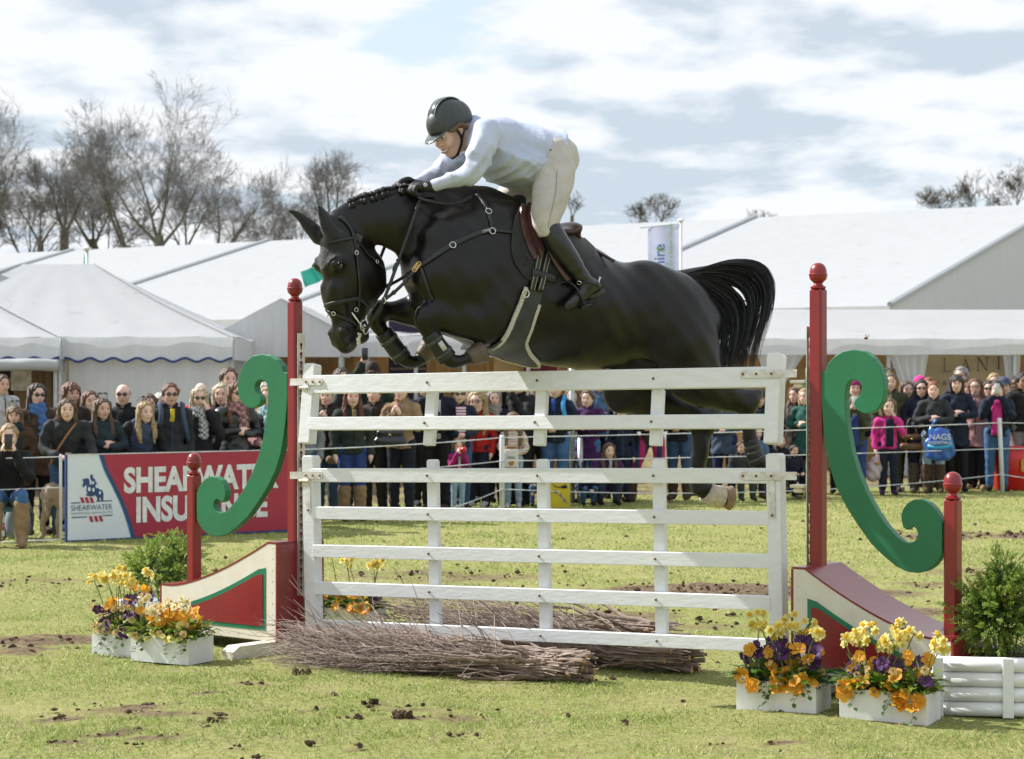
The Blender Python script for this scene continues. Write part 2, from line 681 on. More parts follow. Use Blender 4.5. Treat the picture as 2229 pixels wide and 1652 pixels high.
def build_ground():
 fx = np.concatenate([[-600, -200, -80, -40, -22], np.arange(-14, 14.01, .11), [22, 40, 80, 200, 600]])
 fy = np.concatenate([[-60, -10, 0, 4], np.arange(6.5, 38, .11), [45, 60, 90, 150, 300, 700]])
 X, Y = np.meshgrid(fx, fy, indexing='ij')
 mud = mud_at(X, Y)
 near = (np.abs(X) < 14.5) & (Y > 6) & (Y < 38.5)
 Z = (vnoise(X, Y, .7, 1) - .5) * .03 + (vnoise(X, Y, 4.0, 2) - .5) * .018 + mud * (vnoise(X, Y, 8.0, 9) - .55) * .07
 Z = np.where(near, Z, 0) - .008
 V = np.stack([X, Y, Z], -1).reshape(-1, 3)
 nx, ny = X.shape
 i = np.arange(nx * ny).reshape(nx, ny)
 Q = np.stack([i[:-1, :-1], i[1:, :-1], i[1:, 1:], i[:-1, 1:]], -1).reshape(-1, 4)
 me = np_mesh('ground', V, Q)
 me.polygons.foreach_set('use_smooth', np.ones(len(me.polygons), bool))
 np_colors(me, np.stack([mud.ravel()] * 3, -1))
 m = bpy.data.materials.new('turf')
 m.use_nodes = True
 nt = m.node_tree
 L = nt.links
 b = nt.nodes['Principled BSDF']
 b.inputs['Roughness'].default_value = .95
 b.inputs['Specular IOR Level'].default_value = .15
 tc = N(nt, 'ShaderNodeTexCoord')

 def noise(s, d=5, r=.6):
  n = N(nt, 'ShaderNodeTexNoise', Scale=s, Detail=float(d), Roughness=r)
  L.new(tc.outputs['Object'], n.inputs['Vector'])
  return n.outputs[0]

 def ramp(src, a, ca, bb, cb):
  r = N(nt, 'ShaderNodeValToRGB')
  r.color_ramp.elements[0].position, r.color_ramp.elements[0].color = a, (*ca, 1)
  r.color_ramp.elements[1].position, r.color_ramp.elements[1].color = bb, (*cb, 1)
  L.new(src, r.inputs[0])
  return r.outputs[0]

 def mixc(f, a, bq, mode='MIX'):
  x = N(nt, 'ShaderNodeMix', data_type='RGBA', blend_type=mode)
  if isinstance(f, float):
   x.inputs[0].default_value = f
  else:
   L.new(f, x.inputs[0])
  L.new(a, x.inputs[6])
  L.new(bq, x.inputs[7])
  return x.outputs[2]
 grass = ramp(noise(1.1), .35, (.24, .27, .065), .65, (.40, .36, .15))
 fine = ramp(noise(28, 6), .38, (.17, .20, .045), .64, (.42, .41, .17))
 gcol = mixc(.55, grass, fine)
 straw = ramp(noise(4.5, 6, .7), .52, (0, 0, 0), .68, (.75, .75, .75))
 scol = ramp(noise(60, 3), .35, (.22, .18, .09), .65, (.42, .36, .20))
 gcol = mixc(straw, gcol, scol)
 at = N(nt, 'ShaderNodeAttribute', attribute_name='Col')
 soil = ramp(noise(20, 6, .7), .35, (.085, .056, .034), .68, (.29, .21, .135))
 msk = N(nt, 'ShaderNodeMapRange')
 msk.inputs['From Min'].default_value = .18
 msk.inputs['From Max'].default_value = .62
 ad = N(nt, 'ShaderNodeMath', operation='ADD')
 L.new(at.outputs['Fac'], ad.inputs[0])
 ms = N(nt, 'ShaderNodeMath', operation='MULTIPLY_ADD')
 L.new(noise(14, 5, .7), ms.inputs[0])
 ms.inputs[1].default_value = .6
 ms.inputs[2].default_value = -.30
 L.new(ms.outputs[0], ad.inputs[1])
 L.new(ad.outputs[0], msk.inputs[0])
 col = mixc(msk.outputs[0], gcol, soil)
 L.new(col, b.inputs['Base Color'])
 bp = N(nt, 'ShaderNodeBump', Strength=.9, Distance=.03)
 L.new(noise(45, 6, .7), bp.inputs['Height'])
 L.new(bp.outputs[0], b.inputs['Normal'])
 o = link('ground', me, m)
 tag(o, 'show ring turf, worn grass with churned soil patches', kind='structure')
 return o


def build_grass():
 rng = np.random.default_rng(11)
 zones = [(8.2, 11.5, 3.4, 5600, .021, .0050), (11.5, 15, 4.6, 2600, .022, .006), (15, 20, 6.0, 1300, .024, .009), (20, 33, 9.0, 520, .028, .013)]
 VV, QQ, CC = [], [], []
 n0 = 0
 for y0, y1, hw, dens, hh, ww in zones:
  n = int((y1 - y0) * 2 * hw * dens)
  x = rng.uniform(-hw, hw, n)
  y = rng.uniform(y0, y1, n)
  md = mud_at(x, y)
  clump = vnoise(x, y, 2.2, 5) * .6 + vnoise(x, y, 7, 6) * .5
  wear = vnoise(x, y, .9, 21) * .6 + vnoise(x, y, 3.3, 22) * .5
  keep = (rng.uniform(0, 1, n) > md * 2.8) & (rng.uniform(0, 1, n) < (.15 + clump * 1.1) * np.clip(2.1 - wear * 2.4, .25, 1))
  x, y, clump = x[keep], y[keep], clump[keep]
  n = len(x)
  h = hh * rng.uniform(.35, 1.2, n) * (.5 + clump)
  az = rng.uniform(0, 2 * PI, n)
  lean = rng.uniform(.3, 1.9, n)
  w = ww * rng.uniform(.6, 1.3, n)
  fa = rng.uniform(0, 2 * PI, n)
  dx, dy = np.cos(az) * lean * h, np.sin(az) * lean * h
  sx, sy = np.cos(fa) * w / 2, np.sin(fa) * w / 2
  z0 = (vnoise(x, y, .7, 1) - .5) * .03 + (vnoise(x, y, 4.0, 2) - .5) * .018 - .012
  a = np.stack([x - sx, y - sy, z0], -1)
  b = np.stack([x + sx, y + sy, z0], -1)
  c = np.stack([x + dx * .35 + sx * .8, y + dy * .35 + sy * .8, z0 + h * .62], -1)
  d = np.stack([x + dx * .35 - sx * .8, y + dy * .35 - sy * .8, z0 + h * .62], -1)
  e = np.stack([x + dx, y + dy, z0 + h * .95], -1)
  V = np.stack([a, b, c, d, e], 1).reshape(-1, 3)
  i = np.arange(n)[:, None] * 5 + n0
  T = np.concatenate([i + np.array([[0, 1, 2]]), i + np.array([[0, 2, 3]]), i + np.array([[3, 2, 4]])])
  n0 += n * 5
  kind = vnoise(x, y, 1.3, 8) * .7 + vnoise(x, y, 5.0, 9) * .3 + rng.uniform(-.1, .5, n)
  g1, g2, g3 = np.array([.20, .285, .05]), np.array([.34, .415, .115]), np.array([.62, .54, .31])
  t = np.clip(kind * 1.5 - .15, 0, 1)[:, None]
  C = g1 * (1 - t) + g2 * t
  dead = rng.uniform(0, 1, n) < .16 + .22 * (kind > .8)
  C[dead] = g3 * rng.uniform(.6, 1.1, (dead.sum(), 1))
  C *= rng.uniform(.75, 1.2, (n, 1))
  VV.append(V)
  QQ.append(T)
  CC.append(np.repeat(C, 5, 0))
 me = np_mesh('grass', np.vstack(VV), np.vstack(QQ))
 np_colors(me, np.vstack(CC))
 m = mat('grass_blade', (.98, .98, .98), .6, .04, 3, attr=True, spec=.25, trans=.35)
 tag(link('grass', me, m), 'short spring grass with dry straw blades over the show ring', kind='stuff')


def build_clods():
 m = mat('soil', (.10, .066, .042), .95, .35, 20, bump=.8, bscale=60, spec=.1)
 rnd = random.Random(5)
 mb = MB()

 def clod(g, r):
  k = len(mb.v)
  mb.blob((g[0], g[1], r * .3), (r * 1.3, r * rnd.uniform(.6, 1.2), r * rnd.uniform(.35, .8)), 7, 5, Matrix.Rotation(rnd.uniform(0, 6), 3, 'Z'), .42)
 for px, py, wx, wy, s in MUD:
  g = gnd(px, py)
  for _ in range(int(150 * wx * wy * s) + (8 if wx > .2 else 4)):
   x, y = rnd.gauss(g.x, wx * .45), rnd.gauss(g.y, wy * .45)
   clod((x, y), rnd.choice((.005, .006, .008, .010, .013, .018)) * rnd.uniform(.6, 1.3))
 for _ in range(140):
  y = rnd.uniform(9, 24)
  clod((rnd.uniform(-.27, .27) * y, y), rnd.choice((.005, .008, .012, .018)))
 tag(mb.build('clods', m, smooth=False), 'crumbs of churned brown soil scattered over the turf', kind='stuff')
 # the few big clods one can point to
 for px, py, r, lab in ((661, 1470, .040, 'largest dark clod of earth lying just left of the brushwood tips'),
         (876, 1563, .042, 'flat dark divot of turf in front of the brushwood'),
         (770, 1566, .028, 'small upright clod of soil left of the flat divot'),
         (462, 1573, .03, 'lone clod of earth lying furthest towards the bottom left of the turf')):
  q = MB()
  g = gnd(px, py)
  for _ in range(9):
   q.blob((rnd.uniform(-r, r) * 1.2, rnd.uniform(-r, r) * .8, r * rnd.uniform(.0, .5)), r * rnd.uniform(.3, .6), 8, 6, None, .4)
  o = q.build('earth_clod', m)
  o.location = g
  tag(o, lab, 'clod')


build_ground()
build_grass()
build_clods()

# =================================================================== THE JUMP
RED = mat('red_gloss_paint', (.245, .012, .016), .33, .10, 6, bump=.15, bscale=25, coat=.2, col2=(.205, .014, .016), scuff=((.40, .16, .13), 9, .665))
MAROON = mat('maroon_gloss_paint', (.235, .022, .024), .30, .10, 5, bump=.12, bscale=20, coat=.25, col2=(.20, .020, .022), scuff=((.34, .16, .14), 11, .66))
GREEN = mat('green_paint', (.008, .155, .062), .42, .10, 5, bump=.14, bscale=45, coat=.1, col2=(.008, .135, .052), scuff=((.12, .30, .19), 10, .665))
GREENB = mat('green_trim_paint', (.010, .17, .085), .4, .08, 6)
CREAM = mat('cream_paint', (.72, .68, .58), .45, .05, 7, bump=.12, bscale=30, col2=(.66, .61, .50), scuff=((.30, .25, .19), 12, .68))
WHITE = mat('white_gate_paint', (.76, .77, .785), .42, .03, 9, bump=.2, bscale=18, col2=(.71, .715, .725), scuff=((.46, .40, .33), 14, .675), stretch=(1, 3, 3))
WHITE_WORN = mat('white_worn_metal', (.74, .74, .72), .45, .05, 30, col2=(.55, .50, .43), bump=.25, bscale=30)
ENDGRAIN = mat('bare_wood_end', (.50, .36, .20), .8, .2, 40, bump=.3)
ALU = mat('aluminium', (.62, .60, .56), .38, .12, 12, metal=.85, bump=.1)
GALV = mat('galvanised_steel', (.45, .46, .47), .4, .15, 25, metal=.9)
RUST = mat('rusty_bolt', (.25, .16, .10), .6, .3, 60, metal=.6)
PLASTIC = mat('ivory_plastic', (.70, .62, .47), .35, .05, 8, sss=.0)
PLASTIC_W = mat('white_plastic', (.78, .76, .72), .35, .05, 8)

GD = Vector((.868, -.497, 0)).normalized()         # along the fence, left to right, coming nearer
A_L = Vector((-1.295, 12.5, 0))
A_R = Vector((1.586, 10.85, 0))
GATE_RZ = math.atan2(GD.y, GD.x)

# the scroll's outline, measured on the right wing (zoom of 1.4 px per photo px)
SCROLL_PX = [(222, 482), (240, 480), (250, 450), (275, 420), (310, 400), (350, 393), (395, 400), (430, 425), (455, 460), (472, 510), (475, 555), (468, 600), (448, 632),
    (420, 648), (395, 650), (372, 640), (357, 625), (353, 608), (360, 592), (372, 580), (382, 565), (385, 548), (380, 530), (368, 518), (350, 515), (335, 520),
    (325, 535), (320, 560), (318, 600), (322, 660), (330, 720), (345, 800), (368, 880), (400, 960), (440, 1035), (480, 1095), (520, 1140), (545, 1160), (570, 1168),
    (590, 1162), (603, 1148), (606, 1130), (600, 1112), (588, 1102), (575, 1105), (562, 1117), (548, 1105), (541, 1080), (540, 1055), (548, 1030), (565, 1008),
    (590, 994), (620, 992), (650, 1005), (675, 1030), (692, 1060), (702, 1085), (702, 1210), (690, 1235), (670, 1262), (640, 1280), (605, 1288), (565, 1283),
    (520, 1262), (470, 1220), (420, 1170), (370, 1100), (320, 1020), (280, 940), (255, 860), (240, 780), (230, 700), (222, 600)]
R_RZ = math.radians(-38)
L_RZ = math.radians(180 - 40)


def on_wing(px, py, A, rz):
 """pixel -> (outward, height) on the vertical plane through A along rz"""
 rx = (px - CX) / FD
 c, s = math.cos(rz), math.sin(rz)
 a = (rx * A.y - A.x) / (c - rx * s)
 d = A.y + a * s
 return a, H - (py - CY) / FD * d


SCROLL = [on_wing((2200 + x / 1.4) / 1.31583, (720 + y / 1.4) / 1.31583, A_R, R_RZ) for x, y in SCROLL_PX]
WING_L = on_wing(2071, 1300, A_R, R_RZ)[0]
print('wing length', WING_L, on_wing(421, 1200, A_L, L_RZ))


def finial(z):
 pr = [(.030, 0), (.040, .004), (.040, .012), (.026, .020), (.022, .030), (.030, .038), (.042, .050), (.046, .064), (.046, .070), (.0485, .072), (.0485, .078), (.045, .081),
    (.044, .095), (.039, .113), (.029, .127), (.015, .135), (.004, .137)]
 return [(r, zz + z) for r, zz in pr]


def keyhole_strip(length, w=.060, pitch=.0535):
 """aluminium strip with keyholes cut right through; local x across, z up, from 0 to length"""
 bm = bmesh.new()

 def loop(pts):
  vs = [bm.verts.new((x, 0, z)) for x, z in pts]
  for i in range(len(vs)):
   bm.edges.new((vs[i], vs[(i + 1) % len(vs)]))
 loop([(-w / 2, 0), (w / 2, 0), (w / 2, length), (-w / 2, length)])
 z = .03
 while z < length - .035:
  r1, r2 = .0125, .0068
  pts = []
  for k in range(9):
   a = math.radians(-58 + 296 * k / 8)
   pts.append((r1 * math.cos(a), z + .017 + r1 * math.sin(a)))
  pts += [(-r2, z - .006), (-r2 * .6, z - .015), (r2 * .6, z - .015), (r2, z - .006)]
  loop(pts)
  z += pitch
 bmesh.ops.triangle_fill(bm, edges=bm.edges[:], use_beauty=True)
 r = bmesh.ops.extrude_face_region(bm, geom=bm.faces[:])
 for v in r['geom']:
  if isinstance(v, bmesh.types.BMVert):
   v.co.y += .004
 bmesh.ops.recalc_face_normals(bm, faces=bm.faces[:])
 me = bpy.data.meshes.new('keyhole_strip')
 bm.to_mesh(me)
 bm.free()
 return me


def build_wing(A, rz, L, fs, label, cups):
 """fs: +1 if the photographer's side is local +y, -1 if local -y"""
 t = empty('jump_wing', A, rz, label, 'jump wing', 'wings carrying the white gates')
 pw = .072
 MB().box((-pw / 2, -pw / 2, .61), (pw / 2, pw / 2, 2.09), None, .010).lathe(finial(2.088), n=24).build('post', RED, t, True).data
 MB().box((L - pw / 2, -pw / 2, .30), (L + pw / 2, pw / 2, 1.028), None, .010).lathe(finial(1.026), (L, 0, 0), 24).build('post', RED, t, True)
 for o in [c for c in t.children if c.name.startswith('post')]:
  md = o.modifiers.new('edge', 'EDGE_SPLIT')
  md.split_angle = math.radians(35)
 # scroll board between the posts
 k = L / WING_L
 th = .048
 poly = [(min(max(a * k, pw / 2 - .001), L - pw / 2 + .001), z) for a, z in SCROLL]
 yc = fs * .004
 sc = MB().prism(poly, yc - th / 2, yc + th / 2).build('scroll', GREEN, t)
 bv = sc.modifiers.new('round', 'BEVEL')
 bv.width, bv.segments, bv.limit_method = .004, 2, 'ANGLE'
 bv.angle_limit = math.radians(50)
 # box: curved top board, cream sides, maroon ends
 T = .36
 i0, i1 = -pw / 2 - .001, L + .085

 def h(a):
  q = min(max((a - .03) / (i1 - .09 - .03), 0), 1)
  return .345 + .305 * (1 - q) ** 1.45
 xs = [i0 + .002] + [.03 + (i1 - .12) * j / 14 for j in range(15)] + [i1 - .002]
 top = [(x, h(x)) for x in xs]
 z0 = .075
 side = [(xs[-1], z0), (xs[0], z0)] + top
 for sgn, nm in ((fs, 'side_panel'), (-fs, 'side_panel')):
  MB().prism(side, sgn * T / 2 - .012, sgn * T / 2 + .012).build(nm, CREAM, t)
 vs, fc = [], []
 for x, z in [(i0 - .004, h(i0))] + top[1:-1] + [(i1 + .004, h(i1))]:
  vs += [(x, -T / 2 - .014, z + .001), (x, T / 2 + .014, z + .001), (x, T / 2 + .014, z + .012), (x, -T / 2 - .014, z + .012)]
 n = len(vs) // 4
 for i in range(n - 1):
  for q in range(4):
   q2 = (q + 1) % 4
   fc.append((i * 4 + q, i * 4 + q2, i * 4 + 4 + q2, i * 4 + 4 + q))
 fc += [(0, 1, 2, 3), tuple(4 * n - 1 - q for q in range(4))]
 MB().add(vs, fc).build('top_board', MAROON, t)
 MB().box((i0 - .012, -T / 2 - .013, z0), (i0, T / 2 + .013, h(i0))).build('end_panel', MAROON, t)
 MB().box((i1, -T / 2 - .013, z0), (i1 + .012, T / 2 + .013, h(i1))).build('end_panel', MAROON, t)
 # painted panels on the side we see: green line and red field
 def inset(m, zb, mt):
  a0, a1 = i0 + m, i1 - m
  pts = [(a1, zb), (a0, zb)]
  pts.append((a0, h(a0) - mt - .02))
  for j in range(1, 15):
   a = a0 + (a1 - a0) * j / 14
   pts.append((a, max(zb + .001, h(a) - mt)))
  return pts
 y = fs * (T / 2 + .012)
 MB().prism(inset(.085, .135, .115), y, y + fs * .003).build('painted_border', GREENB, t)
 MB().prism(inset(.108, .158, .142), y + fs * .0035, y + fs * .006).build('painted_field', RED, t)
 sm = MB()
 for j in range(9):
  for a, z in ((i0 + .03, z0 + .03 + j * .065), (i0 + .05 + j * .09, z0 + .025)):
   if z < h(a) - .02 and a < i1 - .02:
    sm.blob((a, y + fs * .001, z), (.0035, .0018, .0035), 6, 4)
 sm.build('screw_head', GALV, t)['kind'] = 'stuff'
 # cross feet
 for a in (i0 + .06, i1 - .06):
  ff = MB()
  w = .05
  e = .52
  prof = [(-e, .0), (e, .0), (e + .0, .045), (e - .05, .075), (-e + .05, .075), (-e, .045)]
  ff.prism([(x, z) for x, z in prof], a - w, a + w, Matrix(((0, 1, 0, 0), (1, 0, 0, 0), (0, 0, 1, 0), (0, 0, 0, 1))))
  ff.build('foot', CREAM, t)
 # keyhole strip on the gate side of the post
 st = link('keyhole_strip', keyhole_strip(1.56), ALU, t)
 st.location = (-pw / 2 - .0135, 0, .335)
 st.rotation_euler = (0, 0, PI / 2)
 # cups
 for z, m in cups:
  cb = MB()
  cb.box((-pw / 2 - .028, -.022, z - .035), (-pw / 2 - .0145, .022, z + .05), None, .004)
  c = cb.build('jump_cup', PLASTIC, t)
  MB().box((-pw / 2 - .115, -.040, z - .030), (-pw / 2 - .028, .040, z - .012), None, .006).build('cup_plate', m, c)
  MB().box((-pw / 2 - .10, -.030, z - .055), (-pw / 2 - .045, .030, z - .0305), None, .008).build('cup_block', PLASTIC, c)
 return t


def gate_part_stile(mb, x0, x1, z0, z1, y0=-.04, y1=.04, rnd=.02):
 w = x1 - x0
 poly = [(x0, z0), (x1, z0), (x1, z1 - rnd)]
 for k in range(1, 6):
  a = PI / 2 * k / 6
  poly.append((x1 - rnd + rnd * math.cos(a), z1 - rnd + rnd * math.sin(a)))
 for k in range(1, 6):
  a = PI / 2 * k / 6
  poly.append((x0 + rnd - rnd * math.sin(a), z1 - rnd + rnd * math.cos(a)))
 poly.append((x0, z1 - rnd))
 return mb.prism(poly, y0, y1)


UPS = (.931, 1.653, 2.369)
UPS = tuple(u + .03 for u in UPS)
S0, S1 = .080, 3.125


def bevel(o, w=.004):
 bv = o.modifiers.new('edge', 'BEVEL')
 bv.width, bv.segments, bv.limit_method = w, 1, 'ANGLE'
 bv.angle_limit = math.radians(40)
 return o


def bolt(mb, x, z, y, r=.008):
 mb.lathe([(r, 0), (r, .003), (r * .6, .006)], (0, 0, 0), 8, Matrix.Translation((x, y, z)) @ Matrix.Rotation(PI / 2, 4, 'X'))


def build_gate(zbase, tilt, rails, stile, ups, lug_z, swing, label, vstrap):
 t = empty('jump_gate', A_L + Vector((0, 0, lug_z + zbase)), 0, label, 'jump gate', 'white gates hung on the jump')
 t.rotation_euler = (Matrix.Rotation(GATE_RZ, 3, 'Z') @ Matrix.Rotation(-tilt, 3, 'Y') @ Matrix.Rotation(swing, 3, 'X')).to_euler()
 L = lug_z
 sw = .080
 bevel(gate_part_stile(MB(), S0, S0 + sw, stile[0] - L, stile[1] - L).build('stile', WHITE, t))
 bevel(gate_part_stile(MB(), S1 - sw, S1, stile[0] - L, stile[1] - L).build('stile', WHITE, t))
 for k, (zc, w) in enumerate(rails):
  bevel(MB().box((S0 + sw - .014, -.0425, zc - w / 2 - L), (S1 - sw + .014, -.004, zc + w / 2 - L)).build('rail', WHITE, t), .003)
 for u in ups[0]:
  o = bevel(gate_part_stile(MB(), u - .033, u + .033, ups[1] - L, ups[2] - L, -.003, .040, .016).build('upright', WHITE, t))
  bm_ = MB()
  for zc, w in rails:
   bolt(bm_, u - .005, zc - L, -.0430)
  bm_.build('bolt', RUST, o)['kind'] = 'stuff'
 # lug straps with three bolts
 for side in (0, 1):
  x0, x1 = (-.0, .235) if side == 0 else (S1 - .225, S1 + .095)
  z = 0
  poly = [(x0, z - .021), (x1, z - .021), (x1, z + .021), (x0, z + .021)]
  rr = .021
  arc = [(rr * math.cos(PI / 2 - PI * k / 6), rr * math.sin(PI / 2 - PI * k / 6)) for k in range(1, 6)]
  if side == 0:
   poly = [(x0, -.021), (x1 - rr, -.021)] + [(x1 - rr + a, b) for a, b in arc[::-1]] + [(x1 - rr, .021), (x0, .021)]
  else:
   poly = [(x1, .021), (x0 + rr, .021)] + [(x0 + rr - a, b) for a, b in arc] + [(x0 + rr, -.021), (x1, -.021)]
  o = MB().prism(poly, -.051, -.0435).build('lug_strap', WHITE_WORN, t)
  mb = MB()
  bx = (.115, .165, .215) if side == 0 else (S1 - .205, S1 - .13, S1 - .045)
  for x in bx:
   bolt(mb, x, z, -.0515, .0075)
  mb.build('bolt', RUST, o)['kind'] = 'stuff'
 if vstrap:
  for x in (S0 + .045, S1 - .045):
   rr = .017
   arc = [(x + rr * math.cos(a), -.205 + rr * math.sin(a)) for a in [PI + PI * k / 8 for k in range(9)]]
   o = MB().prism([(x + rr, -.0225), (x - rr, -.0225)] + arc, -.0475, -.0415).build('hinge_strap', WHITE_WORN, t)
   mb = MB()
   bolt(mb, x, -.205, -.048, .008)
   mb.build('bolt', RUST, o)['kind'] = 'stuff'
 return t


build_wing(A_L, L_RZ, .90, 1, 'red and green jump wing with scroll, the one beside the advertising board',
     [(1.595, PLASTIC_W), (1.043, PLASTIC)])
build_wing(A_R, R_RZ, .76, -1, 'red and green jump wing with scroll, the one beside the big log-sided planter',
     [(1.63, PLASTIC_W), (1.085, PLASTIC)])
TL = math.atan(.063 / 2.9)
LOW = build_gate(0, TL, [(1.050, .080), (.828, .074), (.603, .074), (.384, .076), (.162, .070)], (.105, 1.167), (UPS, .17, 1.14), 1.050, 0.0,
     'tall lower white gate with five rails standing down to the turf', True)
TU = math.atan(.043 / 2.9)
UPP = build_gate(0, TU, [(1.5835, .108), (1.350, .076)], (1.235, 1.712), (UPS, 1.226, 1.535), 1.5975, -math.radians(8.0),
     'short upper white gate with two rails swinging under the jumping horse', False)
# =================================================================== THE HORSE
COAT = mat('black_coat', (.0045, .0036, .0034), .31, .25, 3, bump=.14, bscale=170, spec=.38, sheen=.0, col2=(.0080, .0052, .0038))
MANE = mat('black_hair', (.008, .007, .0075), .6, .3, 30, spec=.5, bump=.5, bscale=120)
TAILM = mat('black_tail_hair', (.0075, .007, .008), .30, .3, 20, spec=.55)
HOOF = mat('hoof_horn', (.13, .095, .065), .5, .3, 25, bump=.4, bscale=60, col2=(.07, .05, .038))
HOOFP = mat('pale_hoof_horn', (.34, .24, .14), .55, .25, 25, bump=.4, bscale=60, col2=(.25, .17, .10))
SOCK = mat('pale_pastern_hair', (.62, .53, .42), .8, .15, 40, bump=.4)
BLACKL = mat('black_leather', (.018, .019, .021), .40, .25, 25, bump=.2, bscale=90, spec=.5)
BOOTL = mat('black_boot_leather', (.012, .013, .015), .30, .25, 8, bump=.18, bscale=22, spec=.55, coat=.15)
NEOP = mat('black_boot_shell', (.012, .013, .015), .45, .2, 30, bump=.2)
BROWNL = mat('brown_leather', (.085, .030, .024), .38, .3, 14, bump=.25, bscale=60, coat=.15, col2=(.055, .022, .019))
STEEL = mat('polished_steel', (.75, .75, .76), .18, .05, 20, metal=1.0)
BRASS = mat('brass', (.72, .50, .20), .28, .1, 20, metal=1.0)
FLEECE = mat('cream_fleece', (.66, .61, .50), .95, .2, 120, bump=1.0, bscale=150, sheen=.4)
QUILT = mat('black_quilted_cloth', (.016, .017, .019), .85, .2, 40, bump=.3, bscale=70, sheen=.3)
KNIT = mat('black_crochet', (.012, .013, .015), .92, .3, 90, bump=1.0, bscale=140, sheen=.4)

TH = math.radians(25)
H_O = Vector(((1250 - CX) / FD * 11.75, 11.75, 0))
H_RZ = PI + TH
HD = Vector((-math.cos(TH), -math.sin(TH), 0))
HLAT = Vector((math.sin(TH), -math.cos(TH), 0))
HM = Matrix.Translation(H_O) @ Matrix.Rotation(H_RZ, 4, 'Z')
HMI = HM.inverted()
CAMW = Vector((0, 0, H))


def HP(px, py, v=0.0):
 """pixel -> horse coordinates (ahead, to its left, up) on the upright plane v metres to the left of its spine"""
 rx = (px - CX) / FD
 u = (rx * (H_O.y + v * HLAT.y) - H_O.x - v * HLAT.x) / (HD.x - rx * HD.y)
 d = H_O.y + u * HD.y + v * HLAT.y
 return Vector((u, v, H - (py - CY) / FD * d)), d


def hc(px, py, r, k=1.0, v=0.0):
 p, d = HP(px, py, v)
 return (p.x, p.y, p.z, r * d / FD, k)


POLL, _ = HP(744, 478)
HY = math.radians(17)
HF = Vector((math.cos(HY), math.sin(HY), 0))
HL = Vector((-math.sin(HY), math.cos(HY), 0))


def hd(f, l, zd):
 return POLL + HF * f + HL * l + Vector((0, 0, -zd))


def hs(f, zd, r, lat, l=0.0):
 p = hd(f, l, zd)
 return (p.x, p.y, p.z, r, lat / r)


HEAD_ST = [(0.0, .03, .080, .062), (-.002, .11, .108, .085), (-.030, .18, .150, .098), (-.056, .25, .182, .100), (-.064, .34, .168, .082), (-.052, .41, .146, .069), (-.036, .50, .112, .058),
     (-.026, .59, .083, .055), (-.026, .655, .060, .052)]


def head_chain(s, infl=0.0, blend=.03):
 s.chain([hs(*q) for q in HEAD_ST], HL, blend, 5, infl)
 for sg in (1, -1):
  s.ball(hd(.094, sg * .083, .245), .034, .04, n=HL, k=.8, inflate=infl)       # brow bone
  s.ball(hd(-.165, sg * .045, .30), .095, .05, n=HL, k=.45, inflate=infl)       # cheek
  s.chain([(*hd(.085, sg * .045, .36), .018), (*hd(.03, sg * .052, .5), .016)], HL, .04, 2, infl)


NEAR_EAR = [(728, 512, 21, .75, .055), (716, 492, 17, .6, .055), (705, 471, 11, .5, .055), (694, 449, 3.5, .5, .055)]
FAR_EAR = [(694, 514, 16, .75, -.055), (673, 491, 13, .6, -.055), (651, 470, 8, .5, -.055), (631, 459, 3, .5, -.055)]


